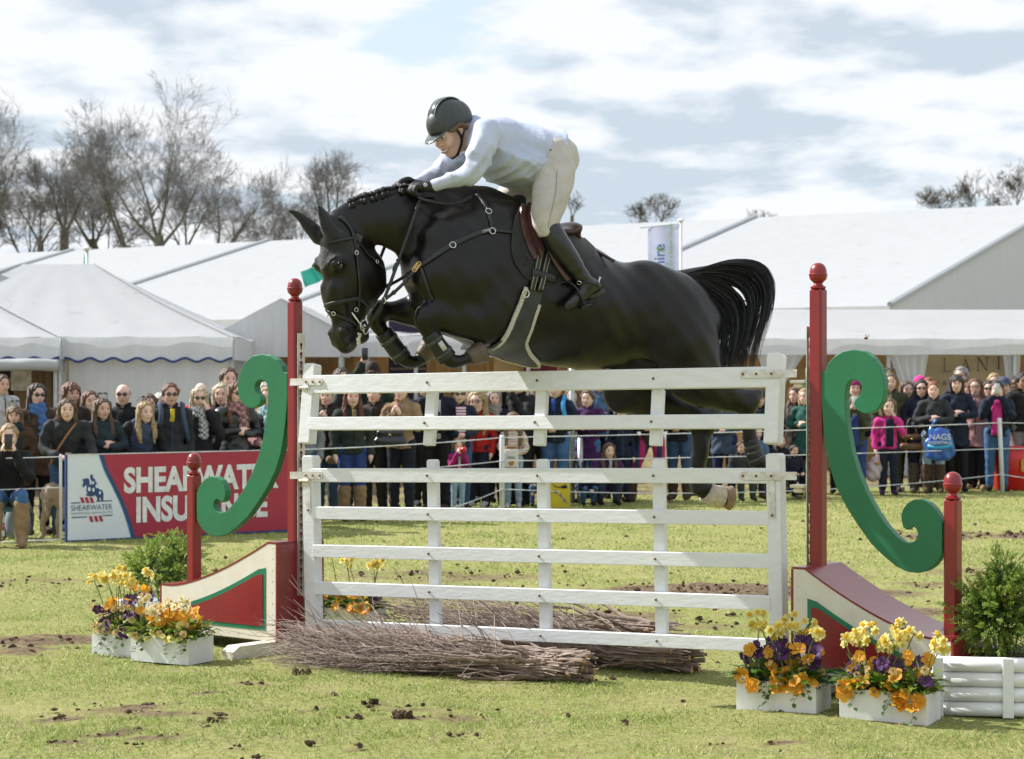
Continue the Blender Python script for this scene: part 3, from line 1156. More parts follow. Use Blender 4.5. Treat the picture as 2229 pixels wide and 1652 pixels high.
def build_horse():
 s = SDF((-1.55, -.48, .42), (1.62, .52, 2.92), .0125)
 LAT = (0, 1, 0)
 trunk = [(950, 596, 66, .8), (1000, 582, 130, .68), (1060, 592, 166, .62), (1150, 628, 158, .72), (1240, 664, 137, .83), (1330, 684, 117, .92), (1400, 685, 101, 1.0),
    (1465, 692, 93, 1.0), (1500, 706, 66, .9)]
 s.chain([hc(*q) for q in trunk], LAT, .04, 5)
 neck = [(1030, 520, 108, .55), (960, 512, 100, .5), (900, 490, 76, .47), (850, 481, 63, .46), (800, 479, 49, .48), (765, 488, 44, .52), (748, 500, 40, .6)]
 s.chain([hc(*q) for q in neck], LAT, .05, 5)
 # withers, crest
 s.chain([hc(1010, 445, 32, .8), hc(1060, 452, 32, .9), hc(1110, 470, 34, 1.1)], LAT, .06, 4)
 s.chain([hc(1000, 432, 18, .7), hc(920, 428, 15, .8), hc(854, 432, 15, .8), hc(802, 446, 15, .8), hc(766, 466, 15, .8)], LAT, .05, 4)
 # breast
 for v in (.11, -.11):
  s.ball(hc(948, 602, 1, 1, v)[:3], .125, .07)
  s.chain([hc(985, 540, 70, .5, v * 1.5), hc(962, 612, 54, .6, v * 1.5)], LAT, .06, 3)
  # shoulder blade and loin muscle
  s.chain([hc(1090, 500, 55, .4, v * 1.5), hc(1020, 600, 70, .4, v * 2.0)], LAT, .05, 3)
  s.chain([hc(1400, 600, 28, 1, v * .8), hc(1470, 640, 40, 1, v * .9), hc(1520, 690, 44, .8, v * .8)], LAT, .07, 3)
 # near hind
 s.chain([hc(1420, 655, 80, .55, .13), hc(1468, 712, 92, .55, .155), hc(1503, 775, 72, .6, .165), hc(1515, 815, 58, .62, .165)], LAT, .05, 5)
 s.chain([hc(1500, 812, 54, .6, .165), hc(1550, 846, 44, .62, .165), hc(1598, 868, 32, .65, .16), hc(1626, 880, 25, .75, .16)], LAT, .045, 5)
 s.chain([hc(1650, 857, 10, .8, .16), hc(1630, 876, 21, .75, .16), hc(1624, 905, 19, .8, .16), hc(1630, 940, 14.5, .85, .16), hc(1640, 980, 14, .85, .16), hc(1655, 1010, 18, .9, .16),
    hc(1672, 1042, 14.5, .95, .16), hc(1682, 1066, 17, 1, .16)], LAT, .02, 5)
 # far hind
 s.chain([hc(1430, 690, 80, .55, -.13), hc(1400, 770, 76, .55, -.15), hc(1368, 835, 56, .6, -.16), hc(1358, 852, 46, .62, -.16)], LAT, .05, 5)
 s.chain([hc(1362, 846, 46, .62, -.16), hc(1440, 876, 44, .6, -.16), hc(1500, 902, 36, .65, -.16), hc(1538, 916, 29, .75, -.16)], LAT, .04, 5)
 s.chain([hc(1562, 898, 12, .8, -.16), hc(1538, 916, 26, .75, -.16), hc(1527, 945, 24, .75, -.16), hc(1524, 985, 19.5, .85, -.16), hc(1521, 1022, 19, .85, -.16), hc(1524, 1056, 22, .9, -.16),
    hc(1548, 1076, 19, 1, -.16), hc(1566, 1082, 22, 1, -.16)], LAT, .02, 5)
 # near fore
 s.chain([hc(1030, 610, 95, .5, .14), hc(1075, 668, 78, .55, .17), hc(1058, 690, 62, .6, .18), hc(1010, 690, 46, .7, .18), hc(965, 688, 33, .8, .18), hc(930, 688, 26, .9, .18)], LAT, .05, 5)
 s.chain([hc(926, 684, 25, .95, .18), hc(921, 702, 22, .95, .18), hc(935, 728, 16.5, .85, .18), hc(957, 758, 15.5, .8, .18), hc(978, 784, 17.5, .9, .18), hc(1003, 785, 13.5, .95, .18), hc(1026, 777, 15, 1, .18)],
   LAT, .02, 5)
 # far fore
 s.chain([hc(1005, 630, 80, .5, -.14), hc(958, 668, 48, .6, -.17), hc(908, 677, 36, .7, -.17), hc(855, 677, 25, .8, -.17), hc(828, 680, 23, .9, -.17)], LAT, .045, 5)
 s.chain([hc(826, 676, 24, .95, -.17), hc(818, 696, 21, .95, -.17), hc(834, 722, 17, .85, -.17), hc(858, 754, 15.5, .8, -.17), hc(880, 782, 17, .9, -.17), hc(905, 789, 13.5, .95, -.17), hc(922, 776, 15, 1, -.17)],
   LAT, .02, 5)
 # belly crease, flank hollow, groin
 s.ball(hc(1385, 800, 1, 1, 0)[:3], .085, .09, cut=True, k=1.0)
 s.chain([hc(1405, 655, 16, .5, .315), hc(1390, 720, 18, .5, .315), hc(1400, 765, 14, .5, .29)], LAT, .09, 3, cut=True)
 head_chain(s)
 s.ball(hd(-.128, 0, .615), .043, .03, n=HL, k=1.0)                   # chin
 s.chain([(*hd(.03, .05, .60), .026), (*hd(.005, .052, .655), .024)], HL, .03, 2)
 s.chain([(*hd(.03, -.05, .60), .026), (*hd(.005, -.052, .655), .024)], HL, .03, 2)
 s.chain([(*hd(-.07, .062, .60), .010), (*hd(-.12, .04, .58), .010)], HL, .02, 2, cut=True)
 for sg in (1, -1):
  s.ball(hd(.012, sg * .078, .622), .021, .02, cut=True)             # nostril
 for E in (NEAR_EAR, FAR_EAR):
  s.chain([hc(*q) for q in E], LAT, .025, 4)
 # muscle play under the coat
 s.ripple(lambda X, Y, Z: .0055 * np.sin(X * 9 + Z * 7) * np.sin(Z * 11 - X * 5 + 1.0) + .003 * np.sin(X * 21 + Z * 17 + 2) * np.sin(Z * 13) + .0016 * np.sin(X * 47 - Z * 38))
 me = s.mesh('horse')
 o = link('horse', me, COAT)
 o.location = H_O
 o.rotation_euler = (0, 0, H_RZ)
 tag(o, 'glossy black horse jumping over the white gates with its knees tucked', 'horse')
 return o


HORSE = build_horse()
sm = HORSE.modifiers.new('smooth', 'SMOOTH')
sm.factor, sm.iterations = .5, 3


def bvh_of(o):
 me = o.data
 n = len(me.vertices)
 co = np.empty(n * 3, np.float32)
 me.vertices.foreach_get('co', co)
 co = co.reshape(-1, 3)
 return BVHTree.FromPolygons([Vector(c) for c in co.tolist()], [tuple(p.vertices) for p in me.polygons])


HB = bvh_of(HORSE)
CAML = HMI @ CAMW


def pix_dir(px, py):
 return (HMI.to_3x3() @ Vector(((px - CX) / FD, 1, -(py - CY) / FD))).normalized()


def surf(px, py, off=.0, bvh=None):
 bvh = bvh or HB
 d = pix_dir(px, py)
 h, n, i, dist = bvh.ray_cast(CAML, d)
 if h is None:
  q = CAML + d * (Vector(HP(px, py)[0]) - CAML).length
  h, n, i, dist = bvh.find_nearest(q)
 return h + n * off, n


def z1(x, y):
 return 608 + x / 3.087, 190 + y / 3.087


def z2(x, y):
 return 608 + x / 3.953, 418 + y / 3.953


def z3(x, y):
 return 988 + x / 2.4158, 456 + y / 2.4158


def horse_part(name, mb_or_me, material, parent=None, smooth=True):
 p = parent or HORSE
 if isinstance(mb_or_me, MB):
  return mb_or_me.build(name, material, p, smooth)
 return link(name, mb_or_me, material, p, smooth)


def dense(pts, sub=6):
 return [Vector(p) for p in catmull([list(p) for p in pts], sub)] if len(pts) > 2 else [Vector(pts[0]).lerp(Vector(pts[1]), i / sub) for i in range(sub + 1)]


def mir(o):
 """the same piece on the horse's far side, as an object of its own"""
 me = o.data.copy()
 me.transform(Matrix.Scale(-1, 4, (0, 1, 0)))
 me.flip_normals()
 q = o.copy()
 q.data = me
 COL.objects.link(q)
 q.parent = o.parent
 return q


def strap_pts(px, off=.004, sub=6):
 P = catmull(np.array(px, float), sub) if len(px) > 2 else np.array([np.array(px[0]) * (1 - t) + np.array(px[1]) * t for t in np.linspace(0, 1, sub + 1)])
 pts, nn = [], []
 for a in P:
  h, n = surf(a[0], a[1], off)
  pts.append(h)
  nn.append(n)
 # settle small jumps
 for _ in range(2):
  pts = [pts[0]] + [(pts[i - 1] + pts[i] * 2 + pts[i + 1]) / 4 for i in range(1, len(pts) - 1)] + [pts[-1]]
 return pts, nn


def strap(mb, px, w, off=.004, th=.004, sub=6):
 p, n = strap_pts(px, off, sub)
 mb.ribbon(p, n, w, th)
 return p, n


def patch(px, off, material, name, parent, th=.006, step=7.0, zoom=None, mirror=False, push=None):
 P = [zoom(*q) for q in px] if zoom else px
 D = []
 for i in range(len(P)):
  a, b = np.array(P[i]), np.array(P[(i + 1) % len(P)])
  n = max(1, int(np.linalg.norm(b - a) / step))
  D += [a + (b - a) * j / n for j in range(n)]
 bm = bmesh.new()
 vs = [bm.verts.new((p[0], p[1], 0)) for p in D]
 es = [bm.edges.new((vs[i], vs[(i + 1) % len(vs)])) for i in range(len(vs))]
 bmesh.ops.triangle_fill(bm, edges=es, use_beauty=True)
 for _ in range(5):
  lg = [e for e in bm.edges if e.calc_length() > step * 1.5 and not e.is_boundary]
  if not lg:
   break
  bmesh.ops.subdivide_edges(bm, edges=lg, cuts=1)
  bmesh.ops.triangulate(bm, faces=[f for f in bm.faces if len(f.verts) > 3])
  bmesh.ops.beautify_fill(bm, faces=bm.faces[:], edges=[e for e in bm.edges if not e.is_boundary])
 nrm = {}
 for v in bm.verts:
  px_, py_ = v.co.x, v.co.y
  h, n = surf(px_, py_, off)
  if push:
   h = h + n * push(px_, py_)
  v.co = h
  nrm[v] = n
 for _ in range(3):
  bmesh.ops.smooth_vert(bm, verts=[v for v in bm.verts if not v.is_boundary], factor=.5, use_axis_x=True, use_axis_y=True, use_axis_z=True)
 bm.normal_update()
 if sum(f.normal.dot(nrm[f.verts[0]]) for f in bm.faces) < 0:
  bmesh.ops.reverse_faces(bm, faces=bm.faces[:])
 r = bmesh.ops.extrude_face_region(bm, geom=bm.faces[:])
 bm.normal_update()
 for v in [g for g in r['geom'] if isinstance(g, bmesh.types.BMVert)]:
  v.co += v.normal * th
 bmesh.ops.recalc_face_normals(bm, faces=bm.faces[:])
 me = bpy.data.meshes.new(name)
 bm.to_mesh(me)
 bm.free()
 o = link(name, me, material, parent, True)
 es = o.modifiers.new('edge', 'EDGE_SPLIT')
 es.split_angle = math.radians(55)
 if mirror:
  mir(o)
 return o


def build_horse_parts():
 # eye
 mb = MB()
 for sg in (1, -1):
  p = hd(.085, sg * .098, .252)
  mb = MB()
  mb.blob(p, (.017, .017, .017), 16, 10)
  horse_part('eye', mb, mat('horse_eye', (.020, .009, .005), .06, .2, 20, coat=1.0))
  lid = MB()
  a = [hd(.085 + .024 * math.cos(t), sg * .113, .252 - .020 * math.sin(t)) for t in np.linspace(.15, PI - .15, 9)]
  lid.tube(a, .006, 6)
  horse_part('eyelid', lid, COAT)
 # foam on the lips
 fm = MB()
 rnd = random.Random(3)
 for _ in range(40):
  x, y = z2(rnd.gauss(683, 7), rnd.uniform(1215, 1335))
  h, n = surf(x, y, .001)
  fm.blob(h, rnd.uniform(.004, .010), 6, 4)
 horse_part('mouth_foam', fm, mat('lip_foam', (.75, .73, .66), .5, .1, 50))['kind'] = 'stuff'
 # plaited mane: a row of knots along the crest
 mn = MB()
 crest = catmull([(762, 455), (785, 438), (812, 425), (846, 416), (880, 411), (905, 409)], 12)
 for i, (x, y) in enumerate(crest):
  p, d = HP(x, y, 0)
  for yy in np.arange(y - 30, y + 30, 1.5):
   h_ = HB.ray_cast(CAML, pix_dir(x, yy))[0]
   if h_ is not None:
    p = h_
    break
  if i % 2 == 0:
   a = Vector((rnd.uniform(-.008, .008), rnd.uniform(-.012, .02), 0))
   mn.blob(p + a + Vector((0, 0, .004)), (.017, .020, .013 * rnd.uniform(.7, 1.4)), 9, 7, None, .10)
   mn.blob(p + a + Vector((.006, .028, -.026)), (.014, .012, .018), 7, 5, None, .1)
 loose = catmull([(905, 409), (940, 411), (975, 411), (1012, 412)], 10)
 for x, y in loose:
  for _ in range(16):
   p, d = HP(x + rnd.uniform(-4, 4), y + 3, rnd.uniform(-.012, .02))
   q = p + Vector((rnd.uniform(-.06, -.01), rnd.uniform(0, .03), rnd.uniform(-.004, .022)))
   mn.tube([p, (p + q) / 2 + Vector((0, 0, .008)), q], [.003, .002, .0006], 4)
 horse_part('mane', mn, MANE, smooth=False)
 # tail
 build_tail()
 # hooves
 def hoof(name, px, v, tip, r0, r1, material, L=.075):
  p, d = HP(*px, v)
  t = (HP(*tip, v)[0] - p).normalized()
  q = t.to_track_quat('Z', 'X').to_matrix().to_4x4()
  mbh = MB()
  mbh.lathe([(r0 * .9, -.012), (r0, 0), (r0 + (r1 - r0) * .5, L * .5), (r1, L), (r1 * .93, L + .006), (r1 * .8, L + .003), (r1 * .55, L - .006), (.006, L - .012)], (0, 0, 0), 18,
      Matrix.Translation(p) @ q @ Matrix.Scale(1.12, 4, (1, 0, 0)))
  return horse_part(name, mbh, material)
 hoof('hoof', (1024, 778), .18, (1062, 758), .041, .060, HOOF, .080)
 hoof('hoof', (919, 776), -.17, (946, 745), .041, .060, HOOF, .080)
 hoof('hoof', (1683, 1066), .16, (1694, 1105), .042, .058, HOOF, .08)
 hoof('hoof', (1568, 1081), -.16, (1620, 1088), .047, .066, HOOFP, .068)['label'] = 'pale hoof with its sole turned back'
 sk = MB()
 P = [hc(1536, 1068, 22.5, .95, -.16), hc(1552, 1078, 22, 1, -.16), hc(1570, 1082, 24, 1, -.16)]
 sk.tube([p[:3] for p in P], [p[3] * 1.06 for p in P], 16)
 horse_part('pale_pastern', sk, SOCK)
 # protective boots on the cannons
 def legboot(ch, v, material=NEOP, infl=.008, straps=2, lab=None):
  C = [hc(*q, v) for q in ch]
  b = MB()
  D = catmull([list(c) for c in C], 5)
  b.tube([d[:3] for d in D], [d[3] + infl for d in D], 14, flat=.92, up=(0, 1, 0))
  o = horse_part('leg_boot', b, material)
  for j in range(straps):
   k = min(int((.2 + .55 * j / max(1, straps - 1)) * (len(D) - 1)), len(D) - 3)
   s_ = MB()
   s_.tube([D[k][:3], D[k + 1][:3]], [D[k][3] + infl + .004, D[k + 1][3] + infl + .004], 14, flat=.92, up=(0, 1, 0))
   horse_part('boot_strap', s_, mat('grey_strap', (.075, .08, .065), .7, .4, 60), o)
  return o
 b = legboot([(935, 726, 17, .9), (955, 755, 17, .9), (974, 780, 19, .9)], .18)
 h, n = surf(*z2(1430, 1335))
 bd = MB()
 nn = b.data
 c0, c1 = Vector(hc(948, 744, 1, 1, .18)[:3]), Vector(hc(960, 762, 1, 1, .18)[:3])
 bd.ribbon([c0 + Vector((0, .058, 0)), c1 + Vector((0, .058, 0))], [(0, 1, 0)] * 2, .030, .004)
 horse_part('boot_badge', bd, mat('pale_badge', (.45, .45, .45), .4), b)
 legboot([(834, 722, 17, .9), (858, 755, 17, .9), (877, 780, 18, .9)], -.17)
 legboot([(1633, 955, 14, .9), (1641, 985, 15, .9), (1650, 1006, 18, .9)], .16, straps=3, infl=.010)
 legboot([(1521, 1018, 19, .9), (1521, 1040, 21, .9), (1528, 1064, 23, .9)], -.16, straps=0, infl=.006)
 # crochet bonnet over ears and forehead
 s = SDF(POLL + Vector((-.35, -.3, -.42)), POLL + Vector((.45, .35, .20)), .008)
 head_chain(s, .007, .02)
 for E in (NEAR_EAR, FAR_EAR):
  s.chain([hc(q[0], q[1], q[2] * 1.12 + .8, q[3], q[4]) for q in E], (0, 1, 0), .02, 4)
 s.plane(hd(.0, 0, .20), hd(-.8, 0, .62) - hd(0, 0, 0))
 for sg in (1, -1):
  s.plane(hd(.06, 0, .275), (HL * sg * .62 + Vector((0, 0, -.78)) - HF * .1))
 s.ripple(lambda X, Y, Z: .0018 * np.sin(X * 330 + Z * 160) * np.sin(Z * 330 - Y * 120))
 horse_part('ear_bonnet', s.mesh('ear_bonnet'), KNIT)


def build_tail():
 rng = np.random.default_rng(4)
 outer = [z3(*q) for q in [(1170, 352), (1260, 318), (1350, 290), (1440, 271), (1530, 269), (1600, 285), (1645, 320), (1672, 372), (1680, 430), (1672, 510), (1652, 590), (1620, 690), (1598, 780), (1588, 860)]]
 inner = [z3(*q) for q in [(1180, 372), (1230, 385), (1280, 425), (1318, 468), (1348, 520), (1372, 560), (1388, 592), (1398, 625), (1406, 660), (1408, 700), (1404, 740), (1400, 790), (1398, 830), (1396, 870)]]
 O, I = np.array(outer), np.array(inner)
 VV, QQ = [], []
 n0 = 0
 for k in range(1700):
  t = rng.uniform(-.02, 1.02)
  lock = .05 * math.sin(t * 23) + .035 * math.sin(t * 51 + 1)
  v0 = rng.normal(0, .018)
  v1 = rng.normal(0, .075)
  P = []
  endj = rng.uniform(.62, 1.0) if t < .35 else rng.uniform(.82, 1.0)
  wob = rng.normal(0, 1, 3)
  for j in range(len(O)):
   a = j / (len(O) - 1)
   if a > endj + .05:
    break
   tt = np.clip(t + lock * a * .8, -.03, 1.03)
   # the lock opens into the gaps one sees the tent through
   if .36 < a < .54 and .46 < tt < .53:
    tt = .46 if tt < .495 else .53
   spread = .5 + .5 * min(1, a * 5)
   mid = O[j] * .72 + I[j] * .28
   q = mid + (O[j] * (1 - tt) + I[j] * tt - mid) * spread
   q = q + np.array([wob[0] * 3.5 * a * a + 2 * math.sin(a * 6 + wob[2]), wob[1] * 2.0 * a])
   p, d = HP(q[0], q[1], v0 + (v1 - v0) * a)
   P.append(p)
  if len(P) < 4:
   continue
  P = catmull([list(p) for p in P], 2)
  m = len(P)
  side = np.array([.45, .25, .3]) * rng.normal(0, 1) + rng.normal(0, .3, 3)
  side /= np.linalg.norm(side)
  w = .0021 * rng.uniform(.6, 1.6) * np.clip(np.linspace(1.5, .15, m), 0, 1.1)
  tg = np.gradient(P, axis=0)
  tg /= np.linalg.norm(tg, axis=1)[:, None]
  b1 = np.cross(tg, side)
  b1 /= np.linalg.norm(b1, axis=1)[:, None]
  b2 = np.cross(tg, b1)
  for e in range(3):
   an = 2 * PI * e / 3
   VV.append(P + (b1 * math.cos(an) + b2 * math.sin(an)) * w[:, None])
  i = np.arange(m - 1)
  for e in range(3):
   a0, a1 = n0 + e * m, n0 + ((e + 1) % 3) * m
   QQ.append(np.stack([a0 + i, a1 + i, a1 + i + 1, a0 + i + 1], 1))
  n0 += 3 * m
 me = np_mesh('tail', np.vstack(VV), np.vstack(QQ))
 o = link('tail', me, TAILM, HORSE, True)
 # the dock the hair grows from
 b = MB()
 D = [hc(1440, 622, 26), hc(1480, 607, 19), hc(1520, 596, 15), hc(1560, 587, 12), hc(1600, 584, 8), hc(1625, 594, 4)]
 b.tube([d[:3] for d in D], [d[3] for d in D], 12)
 horse_part('dock', b, MANE)


build_horse_parts()


# =================================================================== TACK
def tack(name, label, cat):
 e = empty(name, H_O, H_RZ, label, cat)
 return e


def ring(mb, c, r, th, nrm, n=14):
 c = Vector(c)
 nrm = Vector(nrm).normalized()
 a = nrm.orthogonal().normalized()
 b = nrm.cross(a)
 mb.tube([c + (a * math.cos(2 * PI * k / n) + b * math.sin(2 * PI * k / n)) * r for k in range(n + 1)], th, 6)


def buckle(name, px, parent, r=.014):
 h, n = surf(*px, .010)
 m = MB()
 ring(m, h, r, .0028, n, 10)
 m.build(name, STEEL, parent, True)


BIT = hd(-.120, .075, .565)
RING_P = HP(*z2(897, 932), .16)[0]
HAND_L = HP(921, 415, .12)[0]
HAND_R = HP(886, 408, -.09)[0]
JUNC, _jn = surf(*z2(1205, 640), .012)


def build_bridle():
 t = tack('bridle', 'black leather bridle with double noseband on the jumping horse', 'bridle')
 def headstrap(name, px, w, mirror=False, off=.006):
  mb = MB()
  P, Nn = strap_pts([z2(*q) for q in px], off)
  mb.ribbon(P, Nn, w, .004)
  if mirror:                           # same strap on the far side of the head
   Q, M_ = [], []
   for p, n in zip(P, Nn):
    for src, dst in ((p - POLL, Q), (n, M_)):
     l = src.dot(HL)
     dst.append(src - HL * 2 * l)
   mb.ribbon([q + POLL for q in Q], M_, w, .004)
  mb.build(name, BLACKL, t, True)
 headstrap('headpiece', [(520, 215), (575, 262), (618, 325), (642, 392)], .026, True)
 headstrap('cheekpiece', [(642, 392), (656, 480), (668, 600), (684, 740), (690, 850), (680, 960), (676, 1040)], .018, True)
 headstrap('browband', [(318, 470), (400, 440), (520, 415), (642, 395)], .016)
 headstrap('throat_lash', [(655, 400), (700, 460), (760, 540), (830, 600), (885, 660), (905, 700)], .014)
 headstrap('noseband', [(376, 985), (440, 962), (520, 942), (600, 925), (660, 915), (720, 940), (765, 985)], .022)
 headstrap('flash_strap', [(382, 1012), (440, 1030), (520, 1062), (600, 1105), (655, 1140)], .018)
 for q in ((832, 604), (656, 522), (474, 1040), (654, 1010)):
  buckle('buckle', z2(*q), t, .011)
 # loose-ring and pelham style bit
 m = MB()
 ring(m, hd(-.095, .078, .565), .030, .0034, HL)
 a, b = HP(*z2(672, 1030), .14)[0], HP(*z2(795, 1195), .14)[0]
 base = hd(-.095, .082, .565)
 sh = base - (a + b) / 2
 sh = Vector((0, sh.y, 0))
 m.tube([a + sh, (a * 2 + b) / 3 + sh, b + sh], [.005, .007, .004], 8)
 ring(m, b + sh + Vector((0, 0, .0)), .014, .003, HL)
 m.tube([hd(-.095, -.08, .565), hd(-.095, .08, .565)], .008, 8)
 ring(m, hd(-.095, -.078, .565), .030, .0034, HL)
 m.build('bit', STEEL, t, True)
 m = MB()
 m.lathe([(.014, -.004), (.032, -.003), (.034, .002), (.030, .006), (.012, .007)], (0, 0, 0), 18, Matrix.Translation(hd(-.085, .070, .565)) @ HL.to_track_quat('Z', 'X').to_matrix().to_4x4())
 m.build('bit_guard', BLACKL, t, True)
 botm = b + sh
 # reins: bit - martingale ring - hand; then the loop hanging behind the hands
 m = MB()
 pts = dense([botm, botm.lerp(RING_P, .5), RING_P, RING_P.lerp(HAND_L, .5) + Vector((0, .01, 0)), HAND_L], 6)
 m.ribbon(pts, [(0, 1, .15)] * len(pts), .019, .004)
 far = [Vector((p.x, -p.y * .8, p.z)) for p in (hd(-.095, .08, .565), RING_P)] + [HAND_R]
 pts = dense([far[0], far[1], far[2]], 6)
 m.ribbon(pts, [(0, -1, .15)] * len(pts), .019, .004)
 m.build('rein', BLACKL, t, True)
 m = MB()
 L = [HP(*z1(930, 735), .14)[0], HP(*z1(1000, 762), .17)[0], HP(*z1(1150, 780), .16)[0], HP(*z1(1270, 750), .12)[0], HP(*z1(1322, 700), .06)[0], HP(*z1(1290, 655), .0)[0], HP(*z1(1215, 640), -.06)[0]]
 pts = dense(L, 6)
 m.ribbon(pts, [(0, 1, .4)] * len(pts), .018, .004)
 L = [HP(*z1(940, 730), .10)[0], HP(*z1(1040, 735), .06)[0], HP(*z1(1120, 720), .02)[0], HP(*z1(1165, 685), -.04)[0]]
 pts = dense(L, 6)
 m.ribbon(pts, [(0, .5, .8)] * len(pts), .018, .004)
 m.build('rein', BLACKL, t, True)
 for k in range(4):
  q = RING_P.lerp(HAND_L, .1 + .25 * k)
  st = MB()
  d = (HAND_L - RING_P).normalized()
  st.ribbon([q + Vector((0, .003, 0)), q + d * .012 + Vector((0, .003, 0))], [(0, 1, .15)] * 2, .024, .006)
  st.build('rein_stop', BLACKL, t)


def build_breastplate():
 t = tack('breastplate', 'black leather breastplate with running martingale across the horse\'s chest', 'breastplate')
 def st(name, px, w, zf=z2, off=.006, mirror=True):
  m = MB()
  strap(m, [zf(*q) for q in px], w, off, .005)
  o = m.build(name, BLACKL, t, True)
  if mirror:
   mir(o)
  return o
 main = st('shoulder_strap', [(1210, 635), (1290, 585), (1390, 515), (1480, 458), (1600, 400), (1720, 350), (1822, 325)], .032)
 st('wither_strap', [(1825, 318), (1815, 240), (1790, 150), (1750, 80), (1700, 22)], .024)
 st('saddle_strap', [(1830, 325), (1940, 342), (2080, 350)], .020)
 st('girth_strap', [(1222, 655), (1245, 720), (1280, 830), (1320, 935)], .022, mirror=False)
 for q in ((1490, 460), (1830, 338), (1798, 172), (2042, 350)):
  buckle('buckle', z2(*q), t, .017)
 m = MB()
 for k in range(4):
  ring(m, JUNC + Vector((.008 * k, .012, -.01 * k + .01)), .012, .003, (.3, 1, .2))
 m.build('ring_cluster', BRASS, t, True)
 # two martingale forks out to the rings on the reins
 for sg in (1, -1):
  m = MB()
  e = Vector((RING_P.x, RING_P.y * (1 if sg > 0 else -.8), RING_P.z)) if sg > 0 else HP(*z2(850, 835), -.12)[0]
  a = JUNC + Vector((.01, .01 * sg, -.012))
  pts = dense([a, a.lerp(e, .33) + Vector((0, 0, -.012)), a.lerp(e, .66) + Vector((0, 0, -.012)), e], 5)
  m.ribbon(pts, [(.2, 1, .2)] * len(pts), .018, .005)
  for q in (.25, .7):
   m.tube([pts[int(q * 15)], pts[int(q * 15) + 1]], .012, 8)
  f = m.build('martingale_fork', BLACKL, t, True)
  m = MB()
  ring(m, e, .016, .003, (1, .3, 0))
  m.build('martingale_ring', STEEL, f, True)
 # maker's letters on the strap
 cu = bpy.data.curves.new('lettering', 'FONT')
 cu.body = 'CWD'
 cu.size = .018
 cu.extrude = .0006
 cu.align_x = cu.align_y = 'CENTER'
 tmp = bpy.data.objects.new('lettering', cu)
 COL.objects.link(tmp)
 me = bpy.data.meshes.new_from_object(tmp.evaluated_get(bpy.context.evaluated_depsgraph_get()))
 bpy.data.objects.remove(tmp)
 h, n = surf(*z2(1772, 340), .014)
 h2, _ = surf(*z2(1800, 330), .014)
 x = (h2 - h).normalized()
 y = n.cross(x).normalized()
 o = link('lettering', me, mat('silver_print', (.7, .7, .7), .4), main)
 o.matrix_local = Matrix(((x.x, y.x, n.x, h.x), (x.y, y.y, n.y, h.y), (x.z, y.z, n.z, h.z), (0, 0, 0, 1)))


